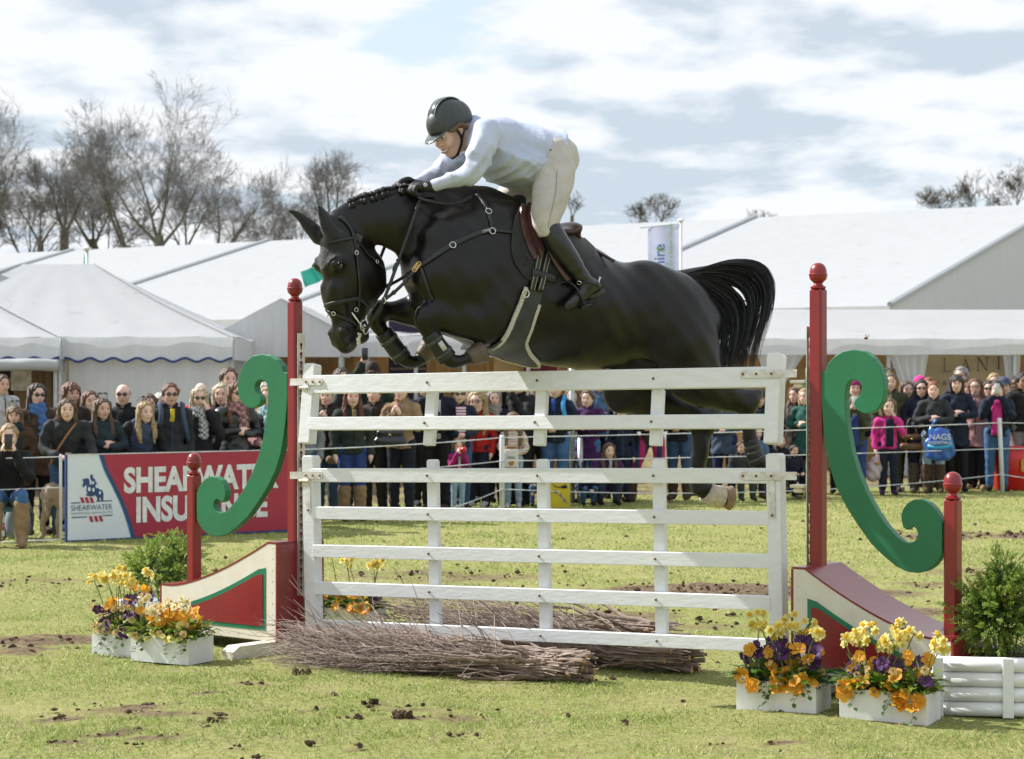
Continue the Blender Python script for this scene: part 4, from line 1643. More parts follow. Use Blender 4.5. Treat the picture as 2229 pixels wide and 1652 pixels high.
def build_saddle():
 t = tack('saddle', 'brown leather jumping saddle over a black quilted pad', 'saddle')
 pad = patch([(1575, 880), (1562, 960), (1556, 1060), (1562, 1120), (1585, 1190), (1640, 1265), (1700, 1305), (1790, 1328), (1880, 1322), (1960, 1300), (2010, 1240), (2060, 1170), (2120, 1125),
     (2110, 1085), (2030, 1010), (1950, 960), (1900, 900), (1800, 860), (1700, 800), (1620, 790)], .004, QUILT, 'saddle_pad', t, .010, zoom=z1, mirror=True)
 q = MB()
 for k in range(9):
  for sgn in (0, 1):
   a = 1575 + k * 40
   p = [(a, 1050 + k * 8), (a + 90 * (1 if sgn else -1), 1170 + k * 8)]
   if p[1][0] < 1590 or p[1][0] > 1940:
    continue
   strap(q, [z1(*p[0]), z1(*p[1])], .005, .0135, .002, 4)
 q.build('quilt_stitching', BLACKL, pad, True)['kind'] = 'stuff'
 patch([(1605, 800), (1600, 900), (1625, 1000), (1665, 1100), (1700, 1160), (1740, 1150), (1770, 1100), (1830, 1170), (1845, 1140), (1830, 1050), (1790, 980), (1750, 900), (1700, 830)],
    .018, BROWNL, 'saddle_flap', t, .008, zoom=z1, mirror=True)
 patch([(1655, 795), (1640, 850), (1660, 960), (1700, 1080), (1735, 1150), (1755, 1120), (1730, 1040), (1700, 950), (1695, 850), (1685, 800)],
    .028, BROWNL, 'knee_roll', t, .020, zoom=z1, mirror=True)
 # seat: pommel, dip, cantle
 s = SDF(HP(1330, 470)[0] + Vector((0, -.26, -.25)), HP(1100, 560)[0] + Vector((0, .26, .30)), .010)
 s.chain([hc(1132, 452, 16, 1.2), hc(1150, 480, 15, 3.0), hc(1178, 505, 15, 4.8), hc(1208, 510, 15, 5.8), hc(1228, 500, 14, 5.8), hc(1237, 492, 9, 5.6)], (0, 1, 0), .02, 5)
 s.chain([hc(1228, 500, 12, 5.2), hc(1232, 520, 14, 5.0)], (0, 1, 0), .02, 3)
 link('seat', s.mesh('seat'), BROWNL, t, True)
 s = SDF(HP(1330, 470)[0] + Vector((0, -.30, -.3)), HP(1090, 560)[0] + Vector((0, .30, .35)), .012)
 s.chain([hc(1128, 440, 17, 1.8), hc(1121, 462, 17, 3.2), hc(1118, 480, 12, 5)], (0, 1, 0), .02, 5)
 link('pommel_pad', s.mesh('pommel_pad'), BLACKL, t, True)
 for sg in (1, -1):
  m = MB()
  P = [hc(1262, 526, 12, 1, .11 * sg), hc(1248, 538, 15, 1, .12 * sg), hc(1276, 546, 10, 1, .11 * sg)]
  m.tube([p[:3] for p in P[:2]], [p[3] for p in P[:2]], 10)
  m.tube([P[1][:3], P[2][:3]], [P[1][3], P[2][3]], 10)
  m.build('rear_panel', BLACKL, t, True)
 # girth straps with pale stitching, then the belly guard edged in fleece
 for k, x in enumerate((0, 55)):
  m = MB()
  strap(m, [z1(1748 + x, 1110), z1(1722 + x, 1220), z1(1690 + x, 1365)], .036, .020, .006)
  o = m.build('girth_strap', BLACKL, t, True)
  mir(o)
  sm_ = MB()
  for e in (-12, 12):
   strap(sm_, [z1(1748 + x + e, 1112), z1(1722 + x + e, 1220), z1(1690 + x + e, 1362)], .005, .0275, .0015)
  sm_.build('pale_edging', mat('olive_stitch', (.28, .27, .19), .7), o, True)
 m = MB()
 strap(m, [z1(1690, 1245), z1(1760, 1262), z1(1850, 1290)], .044, .024, .005)
 m.build('keeper_strap', BLACKL, t, True)
 g = [(1652, 1352), (1760, 1385), (1745, 1450), (1705, 1560), (1668, 1660), (1660, 1720), (1690, 1780), (1738, 1830), (1745, 1850), (1700, 1858), (1600, 1845), (1500, 1810), (1405, 1760), (1395, 1745),
   (1450, 1715), (1500, 1675), (1545, 1600), (1590, 1490), (1620, 1420)]
 patch(g, .010, mat('black_guard', (.030, .034, .033), .5, .15, 20, bump=.3), 'belly_guard', t, .012, zoom=z1, mirror=True)
 m = MB()
 strap(m, [z1(*p) for p in [(1650, 1345), (1622, 1425), (1590, 1500), (1548, 1600), (1500, 1685), (1450, 1725), (1392, 1752)]], .022, .008, .018, 5)
 strap(m, [z1(*p) for p in [(1742, 1460), (1706, 1560), (1666, 1662), (1660, 1722), (1692, 1785), (1742, 1840), (1738, 1860), (1690, 1868), (1590, 1852), (1500, 1820), (1450, 1795)]], .020, .008, .018, 5)
 m.build('fleece_edge', FLEECE, t, True)
 m = MB()
 h, n = surf(*z1(1640, 1385), .03)
 ring(m, h, .020, .004, n)
 m.build('girth_ring', STEEL, t, True)
 # stirrup leather and iron
 m = MB()
 P = [HP(*z1(1800, 1060), .285)[0], HP(*z1(1850, 1160), .31)[0], HP(*z1(1900, 1240), .325)[0], HP(*z1(1948, 1300), .335)[0]]
 m.ribbon(dense(P, 5), [(0, 1, 0)] * 16, .030, .006)
 m.build('stirrup_leather', BROWNL, t, True)
 a, b, c = HP(*z1(1945, 1300), .335)[0], HP(*z1(2080, 1470), .335)[0], HP(*z1(2030, 1478), .335)[0]
 m = MB()
 top = a
 f1, f2 = HP(*z1(2062, 1470), .375)[0], HP(*z1(2062, 1470), .255)[0]
 m.tube(dense([top, top.lerp(f1, .3) + Vector((0, .03, 0)), f1.lerp(top, .3) + Vector((0, .012, 0)), f1], 4), .0065, 8)
 m.tube(dense([top, top.lerp(f2, .3) + Vector((0, -.03, 0)), f2.lerp(top, .3), f2], 4), .0065, 8)
 fw = (HP(*z1(2095, 1450), .3)[0] - HP(*z1(2000, 1490), .3)[0]).normalized()
 for k in (-.024, 0, .024):
  m.tube([f1 + fw * k, f2 + fw * k], .008, 8)
 for f in (f1, f2):
  m.tube([f - fw * .03, f + fw * .03], .009, 8)
 m.build('stirrup', mat('dark_stirrup', (.03, .032, .035), .3, .2, 30, metal=.5), t, True)
 m = MB()
 fr = [Vector((p.x, -p.y, p.z)) for p in (a, f1, f2)]
 m.tube([fr[0], fr[1]], .0065, 8)
 m.tube([fr[0], fr[2]], .0065, 8)
 m.tube([fr[1], fr[2]], .012, 8)
 m.build('stirrup', mat('dark_stirrup', (.03, .032, .035)), t, True)


build_bridle()
build_breastplate()
build_saddle()
# =================================================================== THE RIDER
SKIN = mat('skin', (.68, .45, .36), .5, .10, 14, bump=.1, bscale=80, sss=.12, col2=(.63, .37, .29))
SKIN_RED = mat('flushed_lip', (.42, .16, .13), .45, .1, 30)
SHIRT = mat('pale_blue_shirt', (.50, .545, .70), .75, .05, 6, bump=.35, bscale=22, sheen=.15)
BREECH = mat('beige_breeches', (.50, .462, .43), .75, .06, 8, bump=.25, bscale=45, sheen=.15)
HELM = mat('charcoal_helmet', (.045, .052, .056), .45, .12, 60, bump=.10, bscale=220, spec=.5)
HELMG = mat('glossy_helmet_band', (.055, .065, .07), .16, .1, 20, coat=.6)
GLOVE = mat('black_glove', (.015, .015, .017), .6, .2, 30, bump=.4, bscale=70)
HAIRB = mat('fair_brown_hair', (.16, .095, .045), .5, .3, 40, bump=.6, bscale=120, stretch=(1, 1, 5))
WEB = mat('black_webbing', (.012, .013, .016), .7, .2, 40)

# head frame of the rider: origin between the ears
RH_C = HP(985, 291, .02)[0] + Vector((0, 0, 0))
_p, _y = math.radians(28), math.radians(17)
RH = Matrix.Translation(RH_C) @ Matrix.Rotation(_y, 4, 'Z') @ Matrix.Rotation(_p, 4, 'Y')
# the head's own x must point ahead and down: rotating about +y tips +x down
HEADK = 1.04


def add_head(s, M, infl=0.0, k=1.0, face=True, smile=0.0):
 """an adult head in frame M (x ahead, y left, z up, origin between the ears)"""
 R = M.to_3x3()
 n = R @ Vector((0, 1, 0))

 def c(x, y, z, r, kk=1.0):
  p = M @ (Vector((x, y, z)) * k)
  return (p.x, p.y, p.z, r * k, kk)
 s.chain([c(-.035, 0, .045, .082, .90), c(.02, 0, .055, .080, .90), c(.045, 0, .045, .066, .98)], n, .03, 3, infl)
 s.chain([c(.042, 0, .03, .058, 1.05), c(.046, 0, -.02, .050, 1.08), c(.052, 0, -.062, .036, 1.05), c(.060, 0, -.083, .024, 1.1)], n, .03, 4, infl)
 for sg in (1, -1):
  s.chain([c(.0, sg * .05, -.02, .024), c(.025, sg * .043, -.055, .020), c(.05, sg * .02, -.083, .018)], n, .03, 3, infl)
  if face:
   s.ball(c(.075, sg * .040, -.018, .02)[:3], .022 * k, .03, n=n)             # cheekbone
   s.ball(c(.107, sg * .032, .022, .01)[:3], .014 * k, .02, cut=True, n=n)     # eye socket
   s.chain([c(.010, sg * .077, .010, .022, .35), c(-.004, sg * .082, .028, .026, .3), c(.002, sg * .078, -.016, .014, .4)], n, .012, 2)
   s.chain([c(.094, sg * .014, .043, .010), c(.080, sg * .046, .040, .010)], n, .02, 2)
   s.ball(c(.106, sg * .012, -.020, .01)[:3], .009 * k, .012, n=n)
 if face:
  s.chain([c(.094, 0, .030, .009), c(.106, 0, .008, .010), c(.117, 0, -.014, .0115)], n, .016, 4)
  s.chain([c(.090, .020, -.049, .007), c(.098, 0, -.047, .0085), c(.090, -.020, -.049, .007)], n, .012, 4)
  s.chain([c(.088, .017, -.062, .007), c(.096, 0, -.062, .0085), c(.088, -.017, -.062, .007)], n, .012, 4)


NECK_LO = HP(1036, 288, 0)[0]
RT = [(1192, 344, 60, 1.2), (1152, 336, 64, 1.05), (1104, 324, 68, 1.05), (1066, 308, 58, 1.25), (1040, 292, 42, 1.35)]
ARM_N = [(1060, 288, 33, 1, .20), (1046, 332, 30, 1, .255), (1028, 372, 25, 1, .25), (1002, 386, 21, 1, .22), (972, 396, 16, 1, .165), (945, 403, 12.5, 1, .125)]
ARM_F = [(1030, 300, 33, 1, -.20), (1000, 332, 29, 1, -.24), (970, 362, 24, 1, -.22), (938, 384, 17, 1, -.15), (906, 398, 12.5, 1, -.095)]
LEG_N = [(1197, 345, 54, 1, .13), (1206, 382, 46, 1, .20), (1198, 430, 40, 1, .265), (1189, 472, 33, 1, .30), (1192, 500, 25, 1, .315)]
LEG_F = [(1186, 350, 52, 1, -.13), (1150, 395, 44, 1, -.22), (1112, 435, 37, 1, -.285), (1098, 470, 30, 1, -.31), (1105, 500, 24, 1, -.33)]
SHIN_N = [(1197, 496, 24, 1, .318), (1215, 530, 25, 1, .33), (1242, 566, 20.5, 1, .335), (1264, 598, 16, 1, .335), (1278, 616, 16, 1, .335)]
SHIN_F = [(1108, 496, 22, 1, -.335), (1124, 528, 21, 1, -.345), (1148, 565, 17, 1, -.35), (1170, 598, 13, 1, -.35)]
FOOT_N = [(1296, 621, 13, .9, .335), (1277, 632, 15.5, .85, .335), (1254, 651, 13.5, .9, .34), (1240, 662, 10, 1.1, .345), (1233, 668, 6.5, 1.2, .345)]
FOOT_F = [(1190, 615, 12, .9, -.35), (1165, 640, 11, .9, -.355), (1148, 655, 6, 1.2, -.355)]


def rider_hand(s, C, dirn, up, side, infl=0.0):
 """closed riding hand: palm, four curled fingers of unequal length, thumb laid on top; dirn along the forearm"""
 d = dirn.normalized()
 u = (up - d * up.dot(d)).normalized()
 l = u.cross(d) * side                          # towards the little finger

 def P(a, b, c):
  return C + d * a + u * b + l * c

 def ch(pts, r, n=None, blend=.006):
  s.chain([(*P(*q[:3]), q[3] + infl) for q in pts], n or tuple(u), blend, 3)
 ch([(-.035, .0, .0, .024), (.0, .004, .0, .027), (.035, .004, 0, .026)], 0, blend=.02)
 for i, (off, ln) in enumerate(((-.030, .92), (-.010, 1.0), (.011, .95), (.031, .80))):
  ch([(.035, .006, off, .0112), (.062 * ln + .008, .010, off, .0108), (.078 * ln + .008, -.014, off, .0102), (.064 * ln, -.034, off, .0096), (.036, -.034, off, .0088)], 0, blend=.004)
 ch([(-.012, .012, -.030, .013), (.018, .024, -.042, .0122), (.050, .020, -.034, .0108), (.064, .014, -.024, .0095)], 0, blend=.008)


def build_rider():
 LAT = (0, 1, 0)
 body_lo = HP(1300, 690)[0] + Vector((-.05, -.55, -.05))
 body_hi = HP(880, 205)[0] + Vector((.08, .55, .05))
 s = SDF(body_lo, body_hi, .0095)
 s.chain([hc(a, b, r * .78, k) for a, b, r, k in RT], LAT, .05, 4)
 for arm in (ARM_N, ARM_F):
  s.chain([hc(a, b, r * .66, k, v) for a, b, r, k, v in arm], LAT, .04, 4)
 for leg in (LEG_N, LEG_F, SHIN_N, SHIN_F):
  s.chain([hc(a, b, r * .80, k, v) for a, b, r, k, v in leg], LAT, .03, 4)
 s.chain([(*NECK_LO, .060), (*(RH @ Vector((-.012, 0, -.06))), .054), (*(RH @ Vector((-.01, 0, -.02))), .055)], LAT, .03, 3)
 add_head(s, RH, 0, HEADK)
 hl, hr = HP(926, 408, .112)[0], HP(889, 402, -.085)[0]
 rider_hand(s, hl, Vector((1, -.12, -.10)), Vector((.1, .15, 1)), 1)
 rider_hand(s, hr, Vector((1, .1, -.10)), Vector((.1, -.1, 1)), -1)
 o = link('person', s.mesh('person'), SKIN)
 o.location = H_O
 o.rotation_euler = (0, 0, H_RZ)
 tag(o, 'rider in pale blue top, beige breeches and dark helmet leaning over the black horse', 'person', None)

 def part(name, s_, m):
  return link(name, s_.mesh(name), m, o, True)
 # shirt
 s = SDF(HP(1235, 440)[0] + Vector((0, -.42, 0)), HP(890, 235)[0] + Vector((0, .42, 0)), .0088)
 s.chain([hc(a, b, r, k) for a, b, r, k in [(1198, 342, 62, 1.62), (1160, 338, 66, 1.42)] + RT[2:]], LAT, .05, 5)
 s.chain([hc(1150, 372, 40, 2.4), hc(1112, 366, 40, 2.5), hc(1075, 350, 34, 2.6)], LAT, .05, 4)       # the top hangs loose at the belly
 for arm in (ARM_N, ARM_F):
  s.chain([hc(a, b, r, k, v) for a, b, r, k, v in arm], LAT, .045, 5)
 s.chain([(*(NECK_LO + Vector((-.02, 0, -.01))), .075), (*NECK_LO, .072), (*(NECK_LO.lerp(RH @ Vector((-.012, 0, -.06)), .62)), .066)], LAT, .02, 3)
 # folds: drag lines from hip to armpit and bunching above the waist
 c0 = HP(1120, 390, 0)[0]

 def folds(X, Y, Z):
  t = (X - c0.x) * .55 + (Z - c0.z) * .83
  low = np.clip(1.1 - np.abs(Z - c0.z - .02) / .20, 0, 1)
  f = (.014 * np.abs(np.sin(t * 34 + np.sin(X * 26) * 1.3 + Y * 4)) ** .7 - .009) * low
  f = f + .007 * np.abs(np.sin((X * .8 - Z * .6) * 27 + np.sin(Z * 19) * 1.4 + Y * 7)) ** .7 - .0045
  return f + .0016 * np.sin(X * 115 + Z * 80 + Y * 40) * low
 s.ripple(folds)
 # open cuffs, neck and hem
 wn_ = HP(945, 403, .125)[0]
 s.ball(NECK_LO.lerp(RH @ Vector((-.012, 0, -.06)), 1.05), .052, .008, cut=True)
 hem0, hem1 = HP(1206, 285, 0)[0], HP(1162, 420, 0)[0]
 e = hem1 - hem0
 s.plane(hem0 + e * .5 + Vector((-.006, 0, 0)), Vector((-abs(e.z), 0, -e.x if e.z < 0 else e.x)))
 shirt = part('shirt', s, SHIRT)
 # collar zip
 zm = MB()
 a, b = RH @ Vector((.055, .02, -.13)), HP(1030, 330, .02)[0] + Vector((.04, 0, 0))
 zm.tube([a, a.lerp(b, .5), b], .0035, 6)
 zm.build('zip', mat('zip_grey', (.5, .5, .52), .4), shirt, True)
 # breeches
 s = SDF(HP(1275, 530)[0] + Vector((0, -.48, 0)), HP(1040, 270)[0] + Vector((0, .48, 0)), .0088)
 s.chain([hc(1205, 345, 54, 1.15), hc(1186, 345, 57, 1.15), hc(1160, 338, 54, 1.1)], LAT, .05, 4)
 for leg in (LEG_N, LEG_F):
  s.chain([hc(a, b, r, k, v) for a, b, r, k, v in leg], LAT, .05, 5)
 s.ball(hc(1205, 348, 1, 1, .09)[:3], .125, .05)
 s.ball(hc(1205, 348, 1, 1, -.09)[:3], .125, .05)
 kc = HP(1182, 395, .2)[0]

 def creases(X, Y, Z):
  r = np.sqrt((X - kc.x - .05) ** 2 + (Z - kc.z - .02) ** 2)
  return .0026 * np.sin(r * 110 + np.sin(Z * 30) * .8) * np.clip(1.1 - r / .16, 0, 1) + .0018 * np.sin(Z * 70 + X * 40)
 s.ripple(creases)
 w0, w1 = HP(1176, 290, 0)[0], HP(1118, 410, 0)[0]
 we = w1 - w0
 s.plane(w0, Vector((abs(we.z), 0, we.x if we.z < 0 else -we.x)))
 br = part('breeches', s, BREECH)
 sm_ = MB()
 P = [hc(a + 7, b, 1, 1, v) for a, b, r, k, v in LEG_N[1:]]
 brb = bvh_of(br)
 pts, nn = [], []
 for a, b in catmull([(1212, 372), (1209, 420), (1199, 465), (1194, 492)], 6):
  h, n = surf(a, b, .0015, brb)
  pts.append(h)
  nn.append(n)
 sm_.ribbon(pts, nn, .004, .002)
 sm_.build('seam', mat('beige_seam', (.33, .28, .24), .8), br)
 # pocket zip and belt loop
 bl = MB()
 pts, nn = [], []
 for a, b in ((1168, 330), (1182, 326), (1200, 327)):
  h, n = surf(a, b, .003, brb)
  pts.append(h)
  nn.append(n)
 bl.ribbon(pts, nn, .012, .003)
 bl.build('pocket', mat('dark_pocket_zip', (.08, .065, .05), .5), br)
 # boots
 for sh, ft, sg in ((SHIN_N, FOOT_N, 1), (SHIN_F, FOOT_F, -1)):
  P0, P1 = HP(sh[0][0] + 120, 690, sh[0][4])[0], HP(sh[0][0] - 60, 465, sh[0][4])[0]
  s = SDF(P0 + Vector((-.05, -.16, -.02)), P1 + Vector((.05, .16, .02)), .0085)
  s.chain([hc(a, b, r + 1.5, k, v) for a, b, r, k, v in [(sh[0][0] - 6, sh[0][1] - 16, sh[0][2], 1, sh[0][4])] + sh], LAT, .02, 5)
  s.chain([hc(*q) for q in [(a, b, r, k, v) for a, b, r, k, v in ft]], LAT, .02, 4)
  ax = (Vector(hc(sh[1][0], sh[1][1], 1, 1, sh[1][4])[:3]) - Vector(hc(sh[0][0], sh[0][1], 1, 1, sh[0][4])[:3])).normalized()
  s.plane(Vector(hc(sh[0][0] - 1, sh[0][1] - 5, 1, 1, sh[0][4])[:3]), -ax + Vector((-.25, 0, .1)))
  s.ripple(lambda X, Y, Z: .002 * np.sin(Z * 80 + X * 60 + Y * 30) * np.clip((HP(1240, 575)[0].z + .05 - Z) * 8, 0, 1))
  b = part('riding_boot', s, BOOTL)
  if sg > 0:
   m = MB()
   hl_ = [HP(1313, 633, .335)[0], HP(1300, 641, .335)[0], HP(1280, 648, .335)[0]]
   m.tube(hl_, [.026, .028, .022], 10, flat=.6, up=(0, 0, 1))
   m.build('heel', mat('boot_sole', (.05, .04, .033), .7), b, True)
   m = MB()
   bb = bvh_of(b)
   pts, nn = [], []
   for a, c in ((1262, 612), (1274, 613), (1288, 616), (1302, 622)):
    h, n = surf(a, c, .004, bb)
    pts.append(h)
    nn.append(n)
   m.ribbon(pts, nn, .013, .004)
   m.build('spur_strap', BLACKL, b, True)
   m = MB()
   h, n = surf(1262, 613, .010, bb)
   ring(m, h, .013, .003, n)
   e0, e1 = HP(1297, 615, .335)[0], HP(1306, 603, .335)[0]
   m.tube([e0 + Vector((0, .04, 0)), e0 + Vector((-.015, 0, .005)), e1], [.004, .005, .008], 8)
   m.build('spur', STEEL, b, True)
 # gloves
 for C, dr, up, sd, v in ((hl, Vector((1, -.12, -.10)), Vector((.1, .15, 1)), 1, .125), (hr, Vector((1, .1, -.10)), Vector((.1, -.1, 1)), -1, -.095)):
  s = SDF(C - Vector((.14, .1, .1)), C + Vector((.14, .1, .1)), .0055)
  rider_hand(s, C, dr, up, sd, .0025)
  s.chain([(*(C - dr.normalized() * .055), .026), (*(C - dr.normalized() * .03), .026)], LAT, .015, 2)
  part('glove', s, GLOVE)
 m = MB()
 g = HP(*z1(982, 655), .16)[0]
 m.blob(g, (.012, .004, .012), 8, 6)
 m.build('glove_badge', mat('pale_badge', (.45, .45, .45)), [c for c in o.children if c.name.startswith('glove')][0], True)

 # helmet, drawn in the head frame
 def HX(x, y, z):
  return RH @ (Vector((x, y, z)) * HEADK)
 n = RH.to_3x3() @ Vector((0, 1, 0))
 s = SDF(RH_C - Vector((.26, .26, .2)), RH_C + Vector((.26, .26, .26)), .007)
 s.chain([(*HX(-.048, 0, .065), .106, .86), (*HX(-.005, 0, .078), .112, .86), (*HX(.032, 0, .066), .102, .86)], n, .02, 4)
 up = RH.to_3x3() @ Vector((.10, 0, -1))
 s.plane(HX(0, 0, .036), up)
 s.ball(HX(-.01, 0, .05), .088, .01, cut=True, n=n, k=.9)
 hel = part('helmet', s, HELM)
 m = MB()
 for sg in (1, -1):
  pts = [HX(-.008 + .118 * math.cos(a), sg * .026, .076 + .116 * math.sin(a)) for a in np.linspace(.05, 2.5, 14)]
  m.tube(pts, .0035, 6)
 m.build('piping', mat('grey_piping', (.20, .22, .22), .4), hel, True)
 m = MB()
 pts = [HX(-.008 + .1145 * math.cos(a), 0, .0775 + .1155 * math.sin(a)) for a in np.linspace(.15, 2.5, 14)]
 nn = [(p - HX(-.008, 0, .076)) for p in pts]
 m.ribbon(pts, nn, .048, .003)
 m.build('centre_band', HELMG, hel, True)
 m = MB()
 b0 = HX(.117, 0, .095)
 m.ribbon([HX(.110, 0, .072), HX(.113, 0, .112)], [(RH.to_3x3() @ Vector((1, 0, .2)))] * 2, .026, .006)
 m.build('helmet_badge', BRASS, hel)
 s = SDF(HX(.1, 0, .03) - Vector((.15, .15, .12)), HX(.1, 0, .03) + Vector((.15, .15, .12)), .006)
 nz_ = RH.to_3x3() @ Vector((.28, 0, 1))
 s.chain([(*HX(.075, 0, .050), .078, .13), (*HX(.112, 0, .038), .068, .13), (*HX(.128, 0, .032), .058, .13)], nz_, .01, 4)
 link('peak', s.mesh('peak'), HELMG, hel, True)
 m = MB()
 for sg in (1, -1):
  a, b, c = HX(.035, sg * .084, .04), HX(.022, sg * .080, -.03), HX(.048, sg * .040, -.098)
  m.ribbon(dense([a, b, c], 5), [n * sg] * 11, .017, .004)
  a = HX(-.03, sg * .086, .035)
  m.ribbon(dense([a, HX(.0, sg * .084, -.005), b], 4), [n * sg] * 9, .014, .004)
 m.tube([HX(.048, .042, -.098), HX(.058, 0, -.112), HX(.048, -.042, -.098)], .010, 8)
 m.build('chin_strap', WEB, hel, True)
 # hair below the rim, ear showing
 s = SDF(RH_C - Vector((.2, .2, .2)), RH_C + Vector((.2, .2, .2)), .007)
 s.chain([(*HX(-.055, 0, .03), .072, .95), (*HX(-.062, 0, -.015), .060, .95), (*HX(-.060, 0, -.045), .042, 1)], n, .02, 3)
 for sg in (1, -1):
  s.chain([(*HX(.072, sg * .060, .045), .013), (*HX(.045, sg * .078, .035), .014), (*HX(.01, sg * .083, .045), .016), (*HX(-.03, sg * .08, .02), .02)], n, .015, 3)
 s.ripple(lambda X, Y, Z: .002 * np.sin(X * 260 + Z * 120) + .0015 * np.sin(Z * 340 + Y * 90))
 part('hair', s, HAIRB)
 for sg in (1, -1):
  m = MB()
  m.blob(HX(.0905, sg * .032, .022), .0118, 12, 8)
  ey = m.build('eye', mat('eye_white', (.70, .68, .65), .2), o, True)
  m = MB()
  m.blob(HX(.0990, sg * .032, .018), (.0068, .0068, .0068), 10, 6)
  m.build('iris', mat('eye_iris', (.04, .05, .05), .1), ey, True)
  m = MB()
  m.tube([HX(.098, sg * .014, .040), HX(.099, sg * .030, .045), HX(.085, sg * .048, .040)], [.003, .0042, .002], 6)
  m.build('eyebrow', HAIRB, o, True)
 # gritted teeth
 m = MB()
 m.tube([HX(.086, .030, -.052), HX(.100, .015, -.055), HX(.104, 0, -.0555), HX(.100, -.015, -.055), HX(.086, -.030, -.052)], [.003, .0065, .007, .0065, .003], 8)
 m.build('teeth', mat('teeth', (.72, .68, .58), .25), o, True)
 m = MB()
 for z, r in ((-.0465, .0042), (-.0645, .0048)):
  m.tube([HX(.084, .034, -.050), HX(.100, .016, z), HX(.106, 0, z), HX(.100, -.016, z), HX(.084, -.034, -.050)], [.002, r, r, r, .002], 8)
 m.build('lips', SKIN_RED, o, True)
 return o


build_rider()
m = MB()
a, b = HP(1268, 530, .06)[0], HP(1336, 568, .22)[0]
m.tube([a, a.lerp(b, .9), b], [.007, .008, .011], 8)
w = m.build('riding_whip', BROWNL, None, True)
w.location, w.rotation_euler = H_O, (0, 0, H_RZ)
tag(w, 'short brown riding whip sticking out behind the saddle', 'whip')
# =================================================================== TENTS
PVC = mat('white_tent_pvc', (.54, .55, .57), .5, .02, 2, bump=.25, bscale=2.2, trans=.30, spec=.35, scuff=((.46, .47, .47), 1.5, .60))
PVC_W = mat('white_tent_wall', (.80, .815, .84), .55, .03, 3, bump=.3, bscale=4, trans=.36, stretch=(3, 3, .6))
SEAM = mat('grey_tent_seam', (.42, .45, .47), .5, .05, 10)
BLUETRIM = mat('blue_scallop_trim', (.02, .055, .20), .6)
TAN = mat('tan_lining', (.36, .215, .085), .8, .18, 6, bump=.2, bscale=20, trans=.35, stretch=(3, 3, .5))
KHAKI = mat('khaki_banner', (.40, .315, .20), .8, .08, 3, bump=.2, bscale=5, trans=.25)
DARKIN = mat('dark_stall_lining', (.03, .024, .03), .9)
PURPLEB = mat('dark_purple_banner', (.022, .012, .035), .8)
POLE = mat('galvanised_pole', (.50, .52, .52), .45, .1, 20, metal=.5)
WOODW = mat('brown_slat_wall', (.22, .135, .065), .7, .25, 5, bump=.3, bscale=20, stretch=(8, 8, .4))


def quad_grid(mb, a, b, c, d, nu, nv, fn=None):
 """grid between corners a-b (bottom) and d-c (top); fn(u,v)->offset vector"""
 a, b, c, d = map(Vector, (a, b, c, d))
 vs, fs = [], []
 for j in range(nv + 1):
  for i in range(nu + 1):
   u, v = i / nu, j / nv
   p = a.lerp(b, u).lerp(d.lerp(c, u), v)
   if fn:
    p = p + fn(u, v)
   vs.append(p)
 for j in range(nv):
  for i in range(nu):
   k = j * (nu + 1) + i
   fs.append((k, k + 1, k + nu + 2, k + nu + 1))
 return mb.add(vs, fs)


def build_marquee():
 t = empty('marquee', (15.8, 64.7, 0), 0, 'very long white marquee roof running across the whole background', 'marquee')
 R0 = Vector((16.9, 63.96, 0))
 dr = Vector((-.831, .556, 0))
 df = Vector((-.556, -.831, 0))
 k, hr, span = .268, 7.02, 13.2
 Ltot = 66
 zE = hr - k * span

 def P(t_, s_, dz=0):
  return R0 + dr * t_ + df * s_ + Vector((0, 0, hr - k * abs(s_) + dz))
 off = Vector(t.location)
 bay = 10.6
 n = 6
 for i in range(n):
  for sg in (1, -1):
   mb = MB()
   quad_grid(mb, P(i * bay, sg * span) - off, P((i + 1) * bay, sg * span) - off, P((i + 1) * bay, 0) - off, P(i * bay, 0) - off, 6, 6,
       lambda u, v: Vector((0, 0, -.10 * math.sin(PI * u) * math.sin(PI * v))))
   mb.build('roof_panel', PVC, t, True)
 for i in range(n + 1):
  mb = MB()
  mb.tube([P(i * bay, span, .03) - off, P(i * bay, 0, .03) - off], .085, 6)
  mb.build('rafter_seam', SEAM, t)
 a, b = P(0, span) - off, P(0, -span) - off
 mb = MB()
 top = P(0, 0) - off
 g = Vector((0, 0, 1))
 mb.add([a - g * zE, b - g * zE, b - g * .02, top - g * .02, a - g * .02], [(0, 1, 2, 3, 4)])
 mb.build('gable_wall', mat('shaded_white_gable', (.66, .68, .70), .6, .03, 3, bump=.2, bscale=6, trans=.15, stretch=(4, 4, .4)), t)  # white fabric like the side wall; its shade is put into the greyer colour
 mb = MB()
 quad_grid(mb, P(0, span, -zE) - off, P(n * bay, span, -zE) - off, P(n * bay, span, -.01) - off, P(0, span, -.01) - off, 60, 3,
     lambda u, v: df * (.05 * math.sin(u * 180)))
 mb.build('side_wall', PVC_W, t, True)


